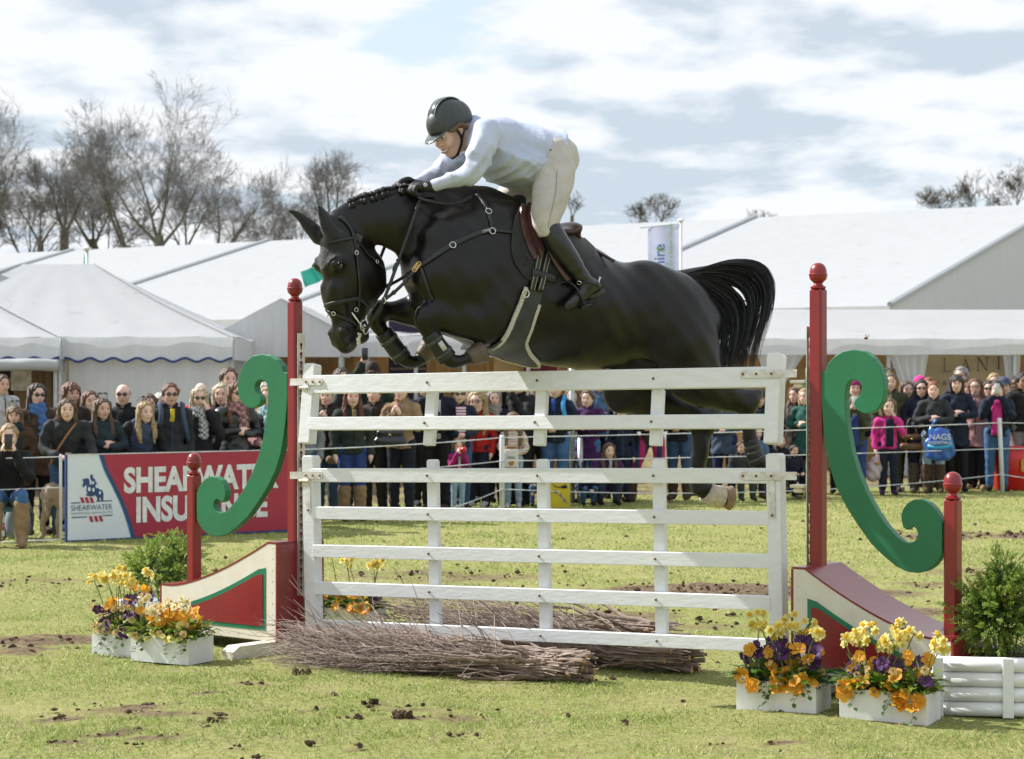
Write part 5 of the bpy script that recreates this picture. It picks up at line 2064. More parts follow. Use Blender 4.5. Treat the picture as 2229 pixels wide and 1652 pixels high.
def frame_tent(label, px0, px1, d, eave, ridge, depth, val, hipL=True, hipR=True, trim=False, inside=None, walls=(), posts=(), ridge_in=None):
 """hip-roofed frame tent, front eave between pixels px0 and px1 at distance d; eave, ridge, val are heights in metres"""
 x0, x1 = (px0 - CX) / FD * d, (px1 - CX) / FD * d
 t = empty('frame_tent', ((x0 + x1) / 2, d, 0), 0, label, 'tent', 'white trade tents behind the crowd')
 ox = (x0 + x1) / 2
 x0, x1 = x0 - ox, x1 - ox
 D = depth
 hl = D if hipL else 0
 hr = D if hipR else 0
 if ridge_in:
  hl, hr = ridge_in
 rl, rr = (x0 + hl, D), (x1 - hr, D)
 E, Rg = eave, ridge

 def sag(u, v):
  return Vector((0, 0, -.07 * math.sin(PI * v) - .015 * math.sin(u * 40) * (1 - v)))
 mb = MB()
 quad_grid(mb, (x0, 0, E), (x1, 0, E), (rr[0], D, Rg), (rl[0], D, Rg), 24, 8, sag)
 mb.build('roof_panel', PVC, t, True)
 mb = MB()
 quad_grid(mb, (x1, 2 * D, E), (x0, 2 * D, E), (rl[0], D, Rg), (rr[0], D, Rg), 8, 6, sag)
 mb.build('roof_panel', PVC, t, True)
 for hip, xe, xr in ((hl, x0, rl[0]), (hr, x1, rr[0])):
  mb = MB()
  if xe == x1:
   quad_grid(mb, (xe, 0, E), (xe, 2 * D, E), (xr, D, Rg), (xr, D - .001, Rg), 8, 6, sag)
  else:
   quad_grid(mb, (xe, 2 * D, E), (xe, 0, E), (xr, D - .001, Rg), (xr, D, Rg), 8, 6, sag)
  mb.build('roof_panel', PVC, t, True)
  if hip:
   mb = MB()
   mb.tube([(xe, 0, E + .005), ((xe + xr) / 2, D / 2, (E + Rg) / 2 - .045), (xr, D, Rg + .005)], .016, 6)
   mb.build('hip_seam', PVC, t)
 # valance with scallops
 wob = lambda u: .02 * math.sin(u * 23) + .012 * math.sin(u * 51)
 nW = max(1, int((x1 - x0) / .34))
 vs, fs = [], []
 nn = nW * 8
 low = []
 for i in range(nn + 1):
  u = i / nn
  x = x0 + (x1 - x0) * u
  zb = E - val + (.028 * math.cos(u * nW * 2 * PI) if trim else .004 * math.sin(u * 30))
  for j, zz in enumerate((E, E - val * .3, E - val * .7, zb)):
   vs.append(Vector((x, -.03 - .05 * j / 3 + wob(u) * j / 3, zz)))
  low.append(vs[-1] + Vector((0, -.006, 0)))
 for i in range(nn):
  for j in range(3):
   k = i * 4 + j
   fs.append((k, k + 1, k + 5, k + 4))
 MB().add(vs, fs).build('valance', PVC_W, t, True)
 if trim:
  MB().tube(low, .018, 6).build('scallop_trim', BLUETRIM, t, True)
 for sx in (x0, x1):
  MB().add([(sx, -.03, E), (sx, 2 * D, E), (sx, 2 * D, E - val), (sx, -.06, E - val)], [(0, 1, 2, 3)]).build('valance', PVC_W, t)
 for p in [px0 + 3, px1 - 3] + list(posts):
  x = (p - CX) / FD * d - ox
  MB().box((x - .03, .02, 0), (x + .03, .08, E - .02)).build('tent_post', POLE, t)
 for p0, p1, dep, m, lo in walls:
  xa, xb = (p0 - CX) / FD * (d + dep) - ox, (p1 - CX) / FD * (d + dep) - ox
  mb = MB()
  quad_grid(mb, (xa, dep, lo), (xb, dep, lo), (xb, dep, E - .03), (xa, dep, E - .03), max(6, int((xb - xa) * 14)), 3,
      lambda u, v, W_=xb - xa: Vector((0, .028 * math.sin(u * W_ * 13) * (1 - .5 * v), 0)))
  mb.build('tent_wall' if m is PVC_W else 'lining', m, t, True)
 return t


def text_mesh(s, size, bold=0.0, sx=1.0, extrude=.002, space=1.0):
 cu = bpy.data.curves.new('lettering', 'FONT')
 cu.body = s
 cu.size = size
 cu.offset = bold
 cu.extrude = extrude
 cu.space_character = space
 cu.align_x, cu.align_y = 'CENTER', 'CENTER'
 tmp = bpy.data.objects.new('lettering', cu)
 COL.objects.link(tmp)
 me = bpy.data.meshes.new_from_object(tmp.evaluated_get(bpy.context.evaluated_depsgraph_get()))
 bpy.data.objects.remove(tmp)
 for v in me.vertices:
  v.co.x *= sx
 xs = [v.co.x for v in me.vertices]
 return me, max(xs) - min(xs)


def put_text(s, m, parent, origin, xdir, ydir, size, **kw):
 """letters one by one as parts, centred on origin"""
 me, w = text_mesh(s, size, **kw)
 o = link('lettering', me, m, parent)
 x, y = Vector(xdir).normalized(), Vector(ydir).normalized()
 z = x.cross(y)
 O = Vector(origin)
 o.matrix_local = Matrix(((x.x, y.x, z.x, O.x), (x.y, y.y, z.y, O.y), (x.z, y.z, z.z, O.z), (0, 0, 0, 1)))
 return o


def build_tents():
 build_marquee()
 d = 30.5
 ev = lambda y, dd: H - (y - CY) / FD * dd
 t1 = frame_tent('white hip-roofed tent with blue scalloped edge behind the left-hand spectators', -420, 507, d, ev(734, d), ev(575, d + 2.52), 2.52, .33, trim=True,
     walls=[(150, 506, .06, PVC_W, 0.0), (-420, 506, 4.9, TAN, 0.0)], posts=(140,))
 t2 = frame_tent('white hip-roofed tent with its front rolled up at the far left edge', -480, 132, 30.2, ev(735, 30.2), ev(577, 32.7), 2.5, .31, trim=True,
     walls=[(30, 112, 1.2, WOODW, 0), (-480, 132, 4.6, DARKIN, 0), (116, 131, .1, PVC_W, 0)], posts=(122,))
 # rolled-up front
 m = MB()
 P = [W(-60, 796, 30.0), W(20, 794, 30.0), W(70, 793, 29.95), W(128, 796, 30.0)]
 off = Vector(t2.location)
 m.tube(dense([p - off for p in P], 8), .085, 10)
 m.build('rolled_curtain', PVC, t2, True)
 m = MB()
 m.box((-0.001, -.01, 0), (.45, 0, .30), Matrix.Translation(W(-10, 805, 30.9) - off))
 m.build('hung_poster', mat('pale_poster', (.5, .45, .36), .7, .2, 12), t2)
 m = MB()
 a = W(24, 850, 30.9) - off
 m.box((0, -.01, 0), (.30, .005, .33), Matrix.Translation(a))
 m.build('hung_poster', mat('pale_poster', (.5, .45, .36)), t2)
 # gable-fronted tent
 d = 33.0
 x = lambda px: (px - CX) / FD * d
 g = empty('gable_tent', (x(660), d, 0), 0, 'white gable-fronted tent with a pointed top behind the tall red post', 'tent', 'white trade tents behind the crowd')
 ox = x(660)
 ap, el, er = (x(612) - ox, ev(650, d)), (x(483) - ox, ev(718, d)), (x(741) - ox, ev(718, d))
 zb = ev(777, d)
 mb = MB()
 rows = []
 N_ = 26
 for i in range(N_ + 1):
  xx = el[0] + (er[0] - el[0]) * i / N_
  zt = el[1] + (ap[1] - el[1]) * (1 - abs(xx - ap[0]) / (er[0] - ap[0] if xx > ap[0] else ap[0] - el[0]))
  for j in range(5):
   f = j / 4
   mb.v.append(Vector((xx, .02 * math.sin(xx * 17) * (1 - f) + .012 * math.sin(xx * 31 + j), zb + (zt - zb) * f)))
 for i in range(N_):
  for j in range(4):
   k = i * 5 + j
   mb.f.append((k, k + 5, k + 6, k + 1))
   mb.mi.append(0)
 mb.build('gable_panel', PVC_W, g, True)
 for e in (el, er):
  mb = MB()
  quad_grid(mb, (e[0], 5, e[1]), (e[0], -.06, e[1]), (ap[0], -.06, ap[1] + .01), (ap[0], 5, ap[1] + .01), 4, 4)
  mb.build('roof_panel', PVC, g, True)
 MB().box((el[0] + .02, 2.9, 0), (er[0] - .02, 2.94, zb + .4)).build('lining', TAN, g)
 for e in (el, er):
  MB().box((e[0] - .03, .02, 0), (e[0] + .03, .08, e[1] - .03)).build('tent_post', POLE, g)
 mb = MB()
 quad_grid(mb, (el[0] + .05, .1, 0), (el[0] + .55, .1, 0), (el[0] + .55, .1, zb), (el[0] + .05, .1, zb), 16, 2, lambda u, v: Vector((0, .03 * math.sin(u * 30), 0)))
 mb.build('tent_wall', PVC_W, g, True)
 # tents behind the horse
 d = 34.0
 t = frame_tent('long white tent with tan lining half hidden behind the black horse', 742, 1330, d, ev(731, d), ev(668, d + 2.4), 2.4, .34,
       walls=[(742, 1330, 2.5, TAN, 0)], posts=(800, 905, 1010, 1150, 1240))
 off = Vector(t.location)
 MB().box((0, 0, 0), (.62, .02, 1.5), Matrix.Translation(W(846, 870, d + .5) - off)).build('banner', PURPLEB, t)
 put_text('MACKENZIE & GEORGE', mat('gold_print', (.45, .33, .18), .6), t, W(888, 803, d + .48) - off, (1, 0, 0), (0, 0, 1), .056)
 MB().box((0, 0, 0), (.16, .1, 2.1), Matrix.Translation(W(782, 1080, d + .6) - off)).build('dark_upright', DARKIN, t)
 MB().box((0, 0, 0), (1.1, .03, 1.1), Matrix.Translation(W(1075, 870, d + .9) - off)).build('display_board', mat('ochre_board', (.52, .36, .16), .8, .1, 4), t)
 MB().box((0, 0, 0), (.55, .3, .25), Matrix.Translation(W(1140, 808, d + .7) - off)).build('shelf_goods', mat('maroon_cloth', (.16, .012, .03), .8), t)
 d = 35.5
 t = frame_tent('low white tent with tan banner and tied curtains behind the right-hand spectators', 1560, 2600, d, ev(738, d), ev(674, d + 2.6), 2.6, .265,
       walls=[(1560, 2600, 2.9, TAN, 0)], posts=(1760, 1935, 2210), ridge_in=(.01, .01))
 off = Vector(t.location)
 for p0, p1, p2, p3 in ((1935, 2022, 1965, 2008), (1650, 1752, 1672, 1700), (2184, 2222, 2192, 2218)):
  mb = MB()
  a, b, c, e = W(p2, 850, d + .12) - off, W(p3, 850, d + .12) - off, W(p1, 770, d + .12) - off, W(p0, 770, d + .12) - off
  quad_grid(mb, a, b, c, e, 30, 4, lambda u, v: Vector((0, .045 * math.sin(u * 27 + v), 0)))
  a2, b2 = W(p2 - 4, 1065, d + .12) - off, W(p3 + 4, 1065, d + .12) - off
  quad_grid(mb, a2, b2, b, a, 30, 3, lambda u, v: Vector((0, .045 * math.sin(u * 27 + v), 0)))
  mb.build('tied_curtain', PVC_W, t, True)
 mb = MB()
 d2 = d + .45
 quad_grid(mb, W(2008, 1060, d2) - off, W(2192, 1060, d2) - off, W(2192, 768, d2) - off, W(2008, 768, d2) - off, 18, 8,
     lambda u, v: Vector((0, .035 * math.sin(u * 9 + v * 6), 0)))
 bn = mb.build('banner', KHAKI, t, True)
 # serif capitals cut by hand
 ink = mat('black_print', (.02, .018, .016), .7)
 GL = {'L': [[(-.04, 0), (.02, 0), (.02, 1), (-.04, 1)], [(-.12, .95), (.10, .95), (.10, 1), (-.12, 1)], [(-.12, 0), (.46, 0), (.46, .05), (-.12, .05)], [(.43, .0), (.48, 0), (.50, .2), (.46, .2)]],
    'A': [[(-.02, 0), (.03, 0), (.34, .98), (.30, 1.0)], [(.30, 1.0), (.36, 1.0), (.70, 0), (.60, 0)], [(.1, .33), (.55, .33), (.55, .38), (.11, .38)], [(-.10, 0), (.14, 0), (.14, .04), (-.10, .04)],
    [(.50, 0), (.80, 0), (.80, .04), (.50, .04)]],
    'N': [[(0, 0), (.04, 0), (.04, 1), (0, 1)], [(.0, 1), (.12, 1), (.72, 0), (.64, 0)], [(.68, 0), (.72, 0), (.72, 1), (.68, 1)], [(-.10, .95), (.10, .95), (.10, 1), (-.10, 1)],
    [(-.10, 0), (.14, 0), (.14, .05), (-.10, .05)], [(.58, .95), (.82, .95), (.82, 1), (.58, 1)]],
    'I': [[(-.05, 0), (.05, 0), (.05, 1), (-.05, 1)], [(-.15, .95), (.15, .95), (.15, 1), (-.15, 1)], [(-.15, 0), (.15, 0), (.15, .05), (-.15, .05)]]}
 for ch, px, y0, y1 in (('L', 2056, 780, 809), ('A', 2093, 781, 809), ('N', 2129, 778, 807), ('I', 2174, 777, 803)):
  a, b = W(px, y1, d2 - .06) - off, W(px, y0, d2 - .06) - off
  hh = b.z - a.z
  mb = MB()
  for k, poly in enumerate(GL[ch]):
   mb.prism([(a.x + x_ * hh * .95, a.z + z_ * hh) for x_, z_ in poly], a.y - .001 * k, a.y + .004 - .001 * k)
  mb.build('letter', ink, t)
 put_text('N BY', ink, t, W(2052, 834, d2 - .06) - off, (1, 0, 0), (0, 0, 1), .115, space=1.3)


build_tents()


# =================================================================== FLAGS
def cloth_flag(mb, a, b, c, e, nu, nv, amp, f=7.0):
 n = (Vector(b) - Vector(a)).cross(Vector(e) - Vector(a)).normalized()
 quad_grid(mb, a, b, c, e, nu, nv, lambda u, v: n * (amp * math.sin(u * f + v * 2.0)))


def build_flags():
 d = 47.0
 base = gnd(1482, 826 + H * FD / d)
 t = empty('flag_pole', base, 0, 'white flagpole flying a council banner above the marquee roof', 'flag')
 off = Vector(base)
 MB().tube([(0, 0, 0), W(1482, 484, d) - off], .035, 8).build('pole', mat('white_pole', (.78, .78, .78), .4), t, True)
 MB().lathe([(.02, 0), (.07, .02), (.07, .06), (.02, .09)], W(1482, 484, d) - off, 10).build('pole_cap', mat('white_pole', (.78, .78, .78)), t, True)
 MB().tube([W(1482, 487, d) - off, W(1393, 496, d) - off], .012, 6).build('cross_arm', SEAM, t)
 mb = MB()
 cloth_flag(mb, W(1411, 640, d) - off, W(1479, 640, d) - off, W(1479, 489, d) - off, W(1410, 494, d) - off, 12, 16, .04)
 mb.build('banner', mat('lavender_flag', (.60, .63, .82), .7, .04, 4, trans=.35), t, True)
 blue, green = mat('blue_print', (.10, .22, .50), .7), mat('green_print', (.26, .50, .05), .7)
 f = Vector((0, -.09, 0))
 up, lf = (0, 0, 1), (-1, 0, 0)
 put_text('Lincolnshire', blue, t, W(1436, 612, d) - off + f, up, lf, .34, bold=.006)
 put_text('COUNTY COUNCIL', blue, t, W(1451, 616, d) - off + f, up, lf, .105)
 put_text('working for a better future', green, t, W(1453, 556, d) - off + f + Vector((.07, 0, 0)), up, lf, .13)
 mb = MB()
 c = W(1437, 548, d) - off + f
 for k in range(6):
  a = -.3 + k * .55
  r = .13
  mb.add([c, c + Vector((math.cos(a) * r, -.002 * k, math.sin(a) * r)), c + Vector((math.cos(a + .35) * r * .6, -.002 * k, math.sin(a + .35) * r * .6))], [(0, 1, 2)])
 mb.build('leaf_emblem', green, t)
 d = 44.0
 base = gnd(712, 826 + H * FD / d)
 t = empty('flag_pole', base, 0, 'teal flag waving just left of the horse\'s face', 'flag')
 off = Vector(base)
 MB().tube([(0, 0, 0), W(712, 560, d) - off], .03, 8).build('pole', mat('white_pole', (.78, .78, .78)), t, True)
 mb = MB()
 cloth_flag(mb, W(664, 626, d) - off, W(711, 606, d) - off, W(711, 566, d) - off, W(655, 592, d) - off, 14, 8, .09, 9)
 mb.build('flag_cloth', mat('teal_flag', (.05, .42, .34), .7, .1, 5, trans=.35), t, True)
 d = 48.0
 base = gnd(189, 826 + H * FD / d)
 t = empty('flag_pole', base, 0, 'short white flagpole with a furled teal flag above the left-hand tent ridge', 'flag')
 off = Vector(base)
 MB().tube([(0, 0, 0), W(189, 545, d) - off], .04, 8).build('pole', mat('white_pole', (.78, .78, .78)), t, True)
 MB().lathe([(.03, 0), (.11, .02), (.11, .06), (.02, .08)], W(189, 545, d) - off, 10).build('pole_cap', mat('white_pole', (.78, .78, .78)), t, True)
 mb = MB()
 cloth_flag(mb, W(180, 640, d) - off, W(187, 640, d) - off, W(187, 552, d) - off, W(184, 552, d) - off, 4, 8, .05)
 mb.build('flag_cloth', mat('teal_flag', (.05, .42, .34)), t, True)


build_flags()


# =================================================================== TREES
BARK = mat('grey_green_bark', (.135, .125, .085), .9, .25, 3, bump=.5, bscale=10)
TWIG = mat('brown_twig', (.175, .165, .15), .9, .2, 4)
BUD = mat('brown_bud_twig', (.110, .088, .055), .9, .2, 4)


def tree(label, bpx, fork_y, ell, d, seed, stems=1, lean=0.0, fan=.40, trunk_r=.30, twig=None, up=.24, nmax=6000, rmin=.0065, spread=.80):
 """bpx: column of the foot; fork_y: row where the trunk divides; ell: (cx, cy, half width, half height) of the crown, all in photo pixels"""
 mpp = d / FD
 R = random.Random(seed)
 base = Vector(((bpx - CX) * mpp, d, 0))
 t = empty('bare_tree', base, 0, label, 'tree', 'leafless trees behind the tents')
 c = W(ell[0], ell[1], d) - base
 rx, rz = ell[2] * mpp, ell[3] * mpp
 h0 = W(bpx, fork_y, d).z
 ph = seed * 1.7
 rmin = rmin * d / 110

 def env(p, k0=1.0):
  if p.z < c.z - rz * .55:
   return True
  a = math.atan2(p.z - c.z, p.x - c.x)
  k = 1 + .13 * math.sin(a * 5 + ph) + .09 * math.sin(a * 11 + ph * 2) + .06 * math.sin(a * 23 + ph)
  return ((p.x - c.x) / rx) ** 2 + (p.y / rx) ** 2 + ((p.z - c.z) / rz) ** 2 < k * k0
 tr, cr = MB(), MB()
 fork = Vector((lean * .12 * h0, 0, h0))
 tr.tube([Vector((0, 0, 0)), fork * .5 + Vector((R.uniform(-.1, .1), 0, 0)), fork], [trunk_r * 1.35, trunk_r * 1.1, trunk_r], 9, cap=False)
 size = max(rx, rz)
 q = []
 for i in range(stems):
  a = (i - (stems - 1) / 2) * fan + R.uniform(-.07, .07) + lean
  q.append((fork - Vector((0, 0, R.uniform(0, .9) if stems > 1 else 0)), Vector((math.sin(a), R.uniform(-.35, .35), math.cos(a))).normalized(), size * R.uniform(.85, 1.05), trunk_r * (.75 if stems == 1 else .42), 0))
 n = 0
 while q and n < nmax:
  p, d_, L, r, lev = q.pop(0)
  n += 1
  k = 6 if lev < 2 else (4 if lev < 3 else (2 if lev < 4 else 1))
  pts, rad = [p.copy()], [r]
  wig = (.07, .11, .15, .20, .24, .25)[min(lev, 5)]
  for i in range(k):
   d_ = d_ + Vector((R.gauss(0, wig), R.gauss(0, wig), R.gauss(0, wig) + up * .14))
   d_.normalize()
   p = p + d_ * (L / k)
   pts.append(p.copy())
   rad.append(max(rmin * .7, r * (1 - .74 * (i + 1) / k)))
   if not env(p):
    break
  mb = tr if lev < 2 else cr
  mb.tube(pts, rad, 7 if lev == 0 else (5 if lev == 1 else 3), cap=False)
  if len(pts) < 2 or lev >= 7 or not env(pts[-1], .97):
   continue
  for ci in range((8, 7, 6, 6, 5, 4)[min(lev, 5)]):
   f = R.uniform(.22, 1.0) if ci else 1.0
   x = f * (len(pts) - 1)
   i = min(int(x), len(pts) - 2)
   o_ = pts[i].lerp(pts[i + 1], x - i)
   b = (pts[i + 1] - pts[i]).normalized()
   v = b.orthogonal().normalized()
   v.rotate(Matrix.Rotation(R.uniform(0, 2 * PI), 3, b))
   ang = spread * R.uniform(.45, 1.2) * (.45 if ci == 0 else 1)
   rr = rad[i] * R.uniform(.34, .54) if ci else rad[-1]
   rr = max(rr, rmin)
   q.append((o_, (b * math.cos(ang) + v * math.sin(ang)).normalized(), L * R.uniform(.42, .68), rr, lev + 1))
 tr.build('trunk', BARK, t, True)
 cr.build('crown', twig or TWIG, t)
 return t


tree('bare tree cut by the left edge of the view', -45, 560, (-32, 345, 108, 215), 112, 3, 3, trunk_r=.27)
tree('slender dark bare tree between the left edge and the big spreading tree', 140, 500, (118, 395, 100, 124), 118, 8, 3, fan=.5, trunk_r=.26, nmax=5000)
tree('dense twiggy bare tree with an upright trunk left of the big spreading tree', 203, 520, (190, 425, 105, 116), 124, 12, 3, fan=.5, trunk_r=.24, nmax=5000)
tree('bare tree with one limb leaning left beside the big spreading tree', 287, 535, (222, 365, 120, 165), 113, 18, 2, lean=-.32, fan=.25, trunk_r=.26)
tree('biggest bare tree, spreading V-shaped limbs above the left-hand tent', 346, 512, (352, 335, 188, 184), 108, 21, 4, fan=.62, trunk_r=.24, nmax=9000, spread=.80)
tree('bare tree with limbs leaning right, next to the big spreading tree', 458, 545, (535, 420, 122, 132), 112, 33, 3, lean=.42, fan=.24, trunk_r=.24)
tree('pale bare tree filling the gap between the slender tree and the left edge', 88, 530, (70, 440, 92, 112), 126, 83, 3, fan=.5, trunk_r=.2, nmax=5000)
tree('bare tree whose crown fills in behind the right of the big spreading tree', 405, 535, (438, 420, 104, 118), 127, 87, 3, fan=.5, trunk_r=.2, nmax=5000)
tree('bare tree between the short tree and the one behind the horse\'s ears', 655, 545, (660, 470, 80, 78), 127, 91, 3, fan=.5, trunk_r=.18, nmax=4000)
tree('rounded bare tree directly behind the horse\'s ears', 715, 500, (716, 428, 122, 100), 116, 41, 3, trunk_r=.26)
tree('short bare tree low behind the ridge between two taller trees', 600, 560, (612, 470, 84, 80), 120, 47, 3, trunk_r=.17, nmax=2500)
tree('small round budding tree left of the council banner', 1430, 505, (1432, 470, 72, 46), 150, 52, 3, trunk_r=.11, twig=BUD, fan=.5, spread=.85, rmin=.009, nmax=1500)
tree('thin top of a bare tree showing over the marquee ridge right of the council banner', 1650, 490, (1652, 474, 44, 18), 150, 57, 3, trunk_r=.10, nmax=700)
tree('tallest budding tree at the right edge', 2212, 452, (2206, 400, 66, 58), 135, 61, 3, trunk_r=.12, twig=BUD, fan=.45, spread=.85, rmin=.009, nmax=1500)
tree('budding tree in the middle of the right-hand clump', 2128, 470, (2130, 420, 66, 50), 137, 64, 3, trunk_r=.11, twig=BUD, fan=.45, spread=.85, rmin=.009, nmax=1500)
tree('lowest budding tree at the left of the right-hand clump', 2045, 480, (2042, 442, 66, 36), 140, 68, 3, trunk_r=.10, twig=BUD, fan=.5, spread=.85, rmin=.009, nmax=1500)
tree('thin bare tree peeping out behind the rider\'s hip', 1245, 470, (1252, 440, 40, 40), 130, 71, 2, trunk_r=.12, nmax=800)
tree('low thicket-like bare tree at the foot of the left edge', 60, 575, (55, 490, 130, 84), 116, 75, 5, fan=.35, trunk_r=.14, spread=.85, nmax=3000, rmin=.011)
tree('low thicket-like bare tree behind the tent ridge under the slender dark tree', 232, 575, (255, 495, 140, 78), 122, 79, 5, fan=.35, trunk_r=.13, spread=.85, nmax=3000, rmin=.011)


# =================================================================== BOARD, ROPES, POLES
BL_, BR_ = Vector((-4.43, 20.8, 0)), Vector((-2.33, 22.4, 0))


def build_board():
 rz = math.atan2(BR_.y - BL_.y, BR_.x - BL_.x)
 L = (BR_ - BL_).length
 Ht = .87
 t = empty('advertising_board', BL_, rz, 'crimson and white advertising board along the ring rope', 'board')
 MB().box((0, 0, .02), (L, .018, Ht)).build('panel', mat('board_white', (.70, .76, .82), .35, .02, 4), t)
 FR = mat('board_navy', (.022, .055, .19), .4)
 CR = mat('board_crimson', (.38, .022, .055), .38, .05, 2)
 TEALB = mat('board_teal', (.03, .26, .36), .4)
 WH = mat('board_letter_white', (.78, .80, .82), .4)

 def u(px, py):
  """pixel -> board coordinates"""
  rx = (px - CX) / FD
  c, s = math.cos(rz), math.sin(rz)
  a = (rx * BL_.y - BL_.x) / (c - rx * s)
  return a, H - (py - CY) / FD * (BL_.y + a * s)
 zf = lambda x, y: u(x / 3.3436, 722 + y / 3.3436)
 # crimson field and curved navy stripe (flat print)
 edge = [zf(*q) for q in ((750, 905), (790, 1010), (850, 1130), (910, 1260), (955, 1390), (985, 1510))]
 edge[0] = (edge[0][0], Ht)
 edge[-1] = (edge[-1][0], .02)
 ee = [tuple(p) for p in catmull([list(e) for e in edge], 5)]
 MB().prism([(L, .02), (L, Ht)] + ee, -.003, -.0005).build('crimson_field', CR, t)
 w = .042
 MB().prism(ee + [(a - w, b) for a, b in ee[::-1]], -.0045, -.0005).build('navy_stripe', FR, t)
 MB().prism([(a - w, b) for a, b in ee] + [(a - w - .008, b) for a, b in ee[::-1]], -.0040, -.0005).build('teal_stripe', TEALB, t)
 for lo, hi in (((-.004, -.006, .0), (.016, .022, Ht + .004)), ((.016, -.006, .0), (L, .022, .018)), ((.016, -.006, Ht - .004), (L, .022, Ht + .006))):
  MB().box(lo, hi).build('edge_strip', FR if hi[0] < 1 or hi[2] < .1 else mat('edge_grey', (.62, .63, .64), .4), t)
 f = (0, -.0045, 0)

 def txt(s, x0, x1, y0, y1, m, sx=None, bold=0.0):
  """fit a word in the pixel box (zoom coordinates)"""
  a0, z0 = zf(x0, y1)
  a1, z1_ = zf(x1, y0)
  hh = z1_ - z0
  me, w_ = text_mesh(s, hh / .70, bold, 1.0, .0012)
  k = (a1 - a0) / w_
  xs = [v.co.x for v in me.vertices]
  mid = (max(xs) + min(xs)) / 2
  zs = [v.co.y for v in me.vertices]
  zk = hh / (max(zs) - min(zs))
  zm = (max(zs) + min(zs)) / 2
  for v in me.vertices:
   v.co.x = (v.co.x - mid) * k
   v.co.y = (v.co.y - zm) * zk
  o = link('lettering', me, m, t)
  o.matrix_local = Matrix(((1, 0, 0, (a0 + a1) / 2), (0, 0, -1, -.0062), (0, 1, 0, (z0 + z1_) / 2), (0, 0, 0, 1)))
  return o
 txt('SHEARWATER', 900, 2025, 955, 1178, WH, bold=.015)
 txt('INSURANCE', 990, 1945, 1165, 1392, WH, bold=.015)
 txt('SHEARWATER', 517, 815, 1252, 1304, FR, bold=-.001)
 txt('INSURANCE SERVICES LTD', 517, 820, 1303, 1330, mat('board_grey', (.38, .42, .47), .5))
 # rules and slanted bars of the emblem
 for x0, x1, y in ((518, 584, 1247), (700, 816, 1234), (522, 632, 1352), (748, 818, 1338)):
  a, z = zf(x0, y)
  b, z2_ = zf(x1, y - 2)
  MB().box((a, -.0040, z - .005), (b, -.0008, z + .005)).build('rule', FR, t)
 for x0, y0 in ((582, 1205), (616, 1205), (650, 1205), (646, 1342), (682, 1340), (716, 1338)):
  p = [zf(x0, y0), zf(x0 + 22, y0), zf(x0 + 36, y0 + 42), zf(x0 + 12, y0 + 42)]
  MB().prism(p, -.0040, -.0008).build('slanted_bar', CR, t)
 # jumping horse and rider, in navy print
 sil = [(598, 1068), (612, 1074), (628, 1064), (646, 1072), (652, 1100), (650, 1118), (664, 1110), (672, 1092), (662, 1078), (656, 1062), (657, 1046), (665, 1036), (674, 1046), (675, 1064), (690, 1072),
     (696, 1096), (712, 1106), (696, 1110), (692, 1130), (705, 1140), (716, 1136), (722, 1148), (742, 1152), (752, 1176), (750, 1228), (738, 1234), (732, 1204), (722, 1214), (724, 1232), (708, 1232),
     (706, 1206), (694, 1190), (672, 1198), (652, 1200), (634, 1192), (622, 1186), (636, 1176), (628, 1158), (632, 1128), (622, 1112), (606, 1134), (598, 1124), (608, 1096)]
 MB().prism([zf(*q) for q in sil], -.0052, -.0008).build('horse_emblem', FR, t)
 for q in ((648, 1146, 8), (678, 1150, 7), (726, 1172, 6), (676, 1100, 6)):
  a, z = zf(q[0], q[1])
  r = q[2] * .0019
  MB().prism([(a + r * math.cos(k), z + r * 1.5 * math.sin(k)) for k in np.linspace(0, 2 * PI, 9)[:-1]], -.0056, -.0053).build('emblem_highlight', mat('board_white', (.7, .76, .82)), t)
 for x in (.05, L - .05):
  MB().box((x - .025, .024, 0), (x + .025, .065, Ht + .02)).build('stake', mat('stake_wood', (.22, .16, .10), .8), t)


build_board()
ROPE = mat('white_rope', (.68, .70, .70), .7, .15, 60)
POLEW = mat('white_plastic_pole', (.70, .72, .74), .4, .05, 10)
P1 = Vector(((1093 - CX) / FD * 26.0, 26.0, 0))
P2 = Vector(((2183 - CX) / FD * 30.05, 30.05, 0))
for p, hh, lean, lab in ((P1, .93, .0, 'white plastic rope post in front of the girl in the striped fleece'), (P2, 1.07, -.05, 'white plastic rope post beside the red bin'),
       (Vector((-4.47, 20.75, 0)), .88, 0, 'thin white rope post at the left end of the advertising board')):
 mb = MB()
 r = .032 if hh > .9 else .014
 mb.tube([(0, 0, -.05), (lean, 0, hh - .012), (lean, 0, hh)], [r, r, r * .7], 10)
 o = mb.build('rope_post', POLEW, None, True)
 o.location = p
 tag(o, lab, 'post', 'white posts carrying the ring rope')


def rope_run(name, pts, sag, label, r=.0065):
 Q = []
 for a, b in zip(pts, pts[1:]):
  for i in range(10):
   u_ = i / 10
   q = Vector(a).lerp(Vector(b), u_)
   q.z -= sag * 4 * u_ * (1 - u_)
   Q.append(q)
 Q.append(Vector(pts[-1]))
 o = MB().tube(Q, r, 5).build(name, ROPE, None, True)
 tag(o, label, 'rope', 'ring ropes in front of the crowd')


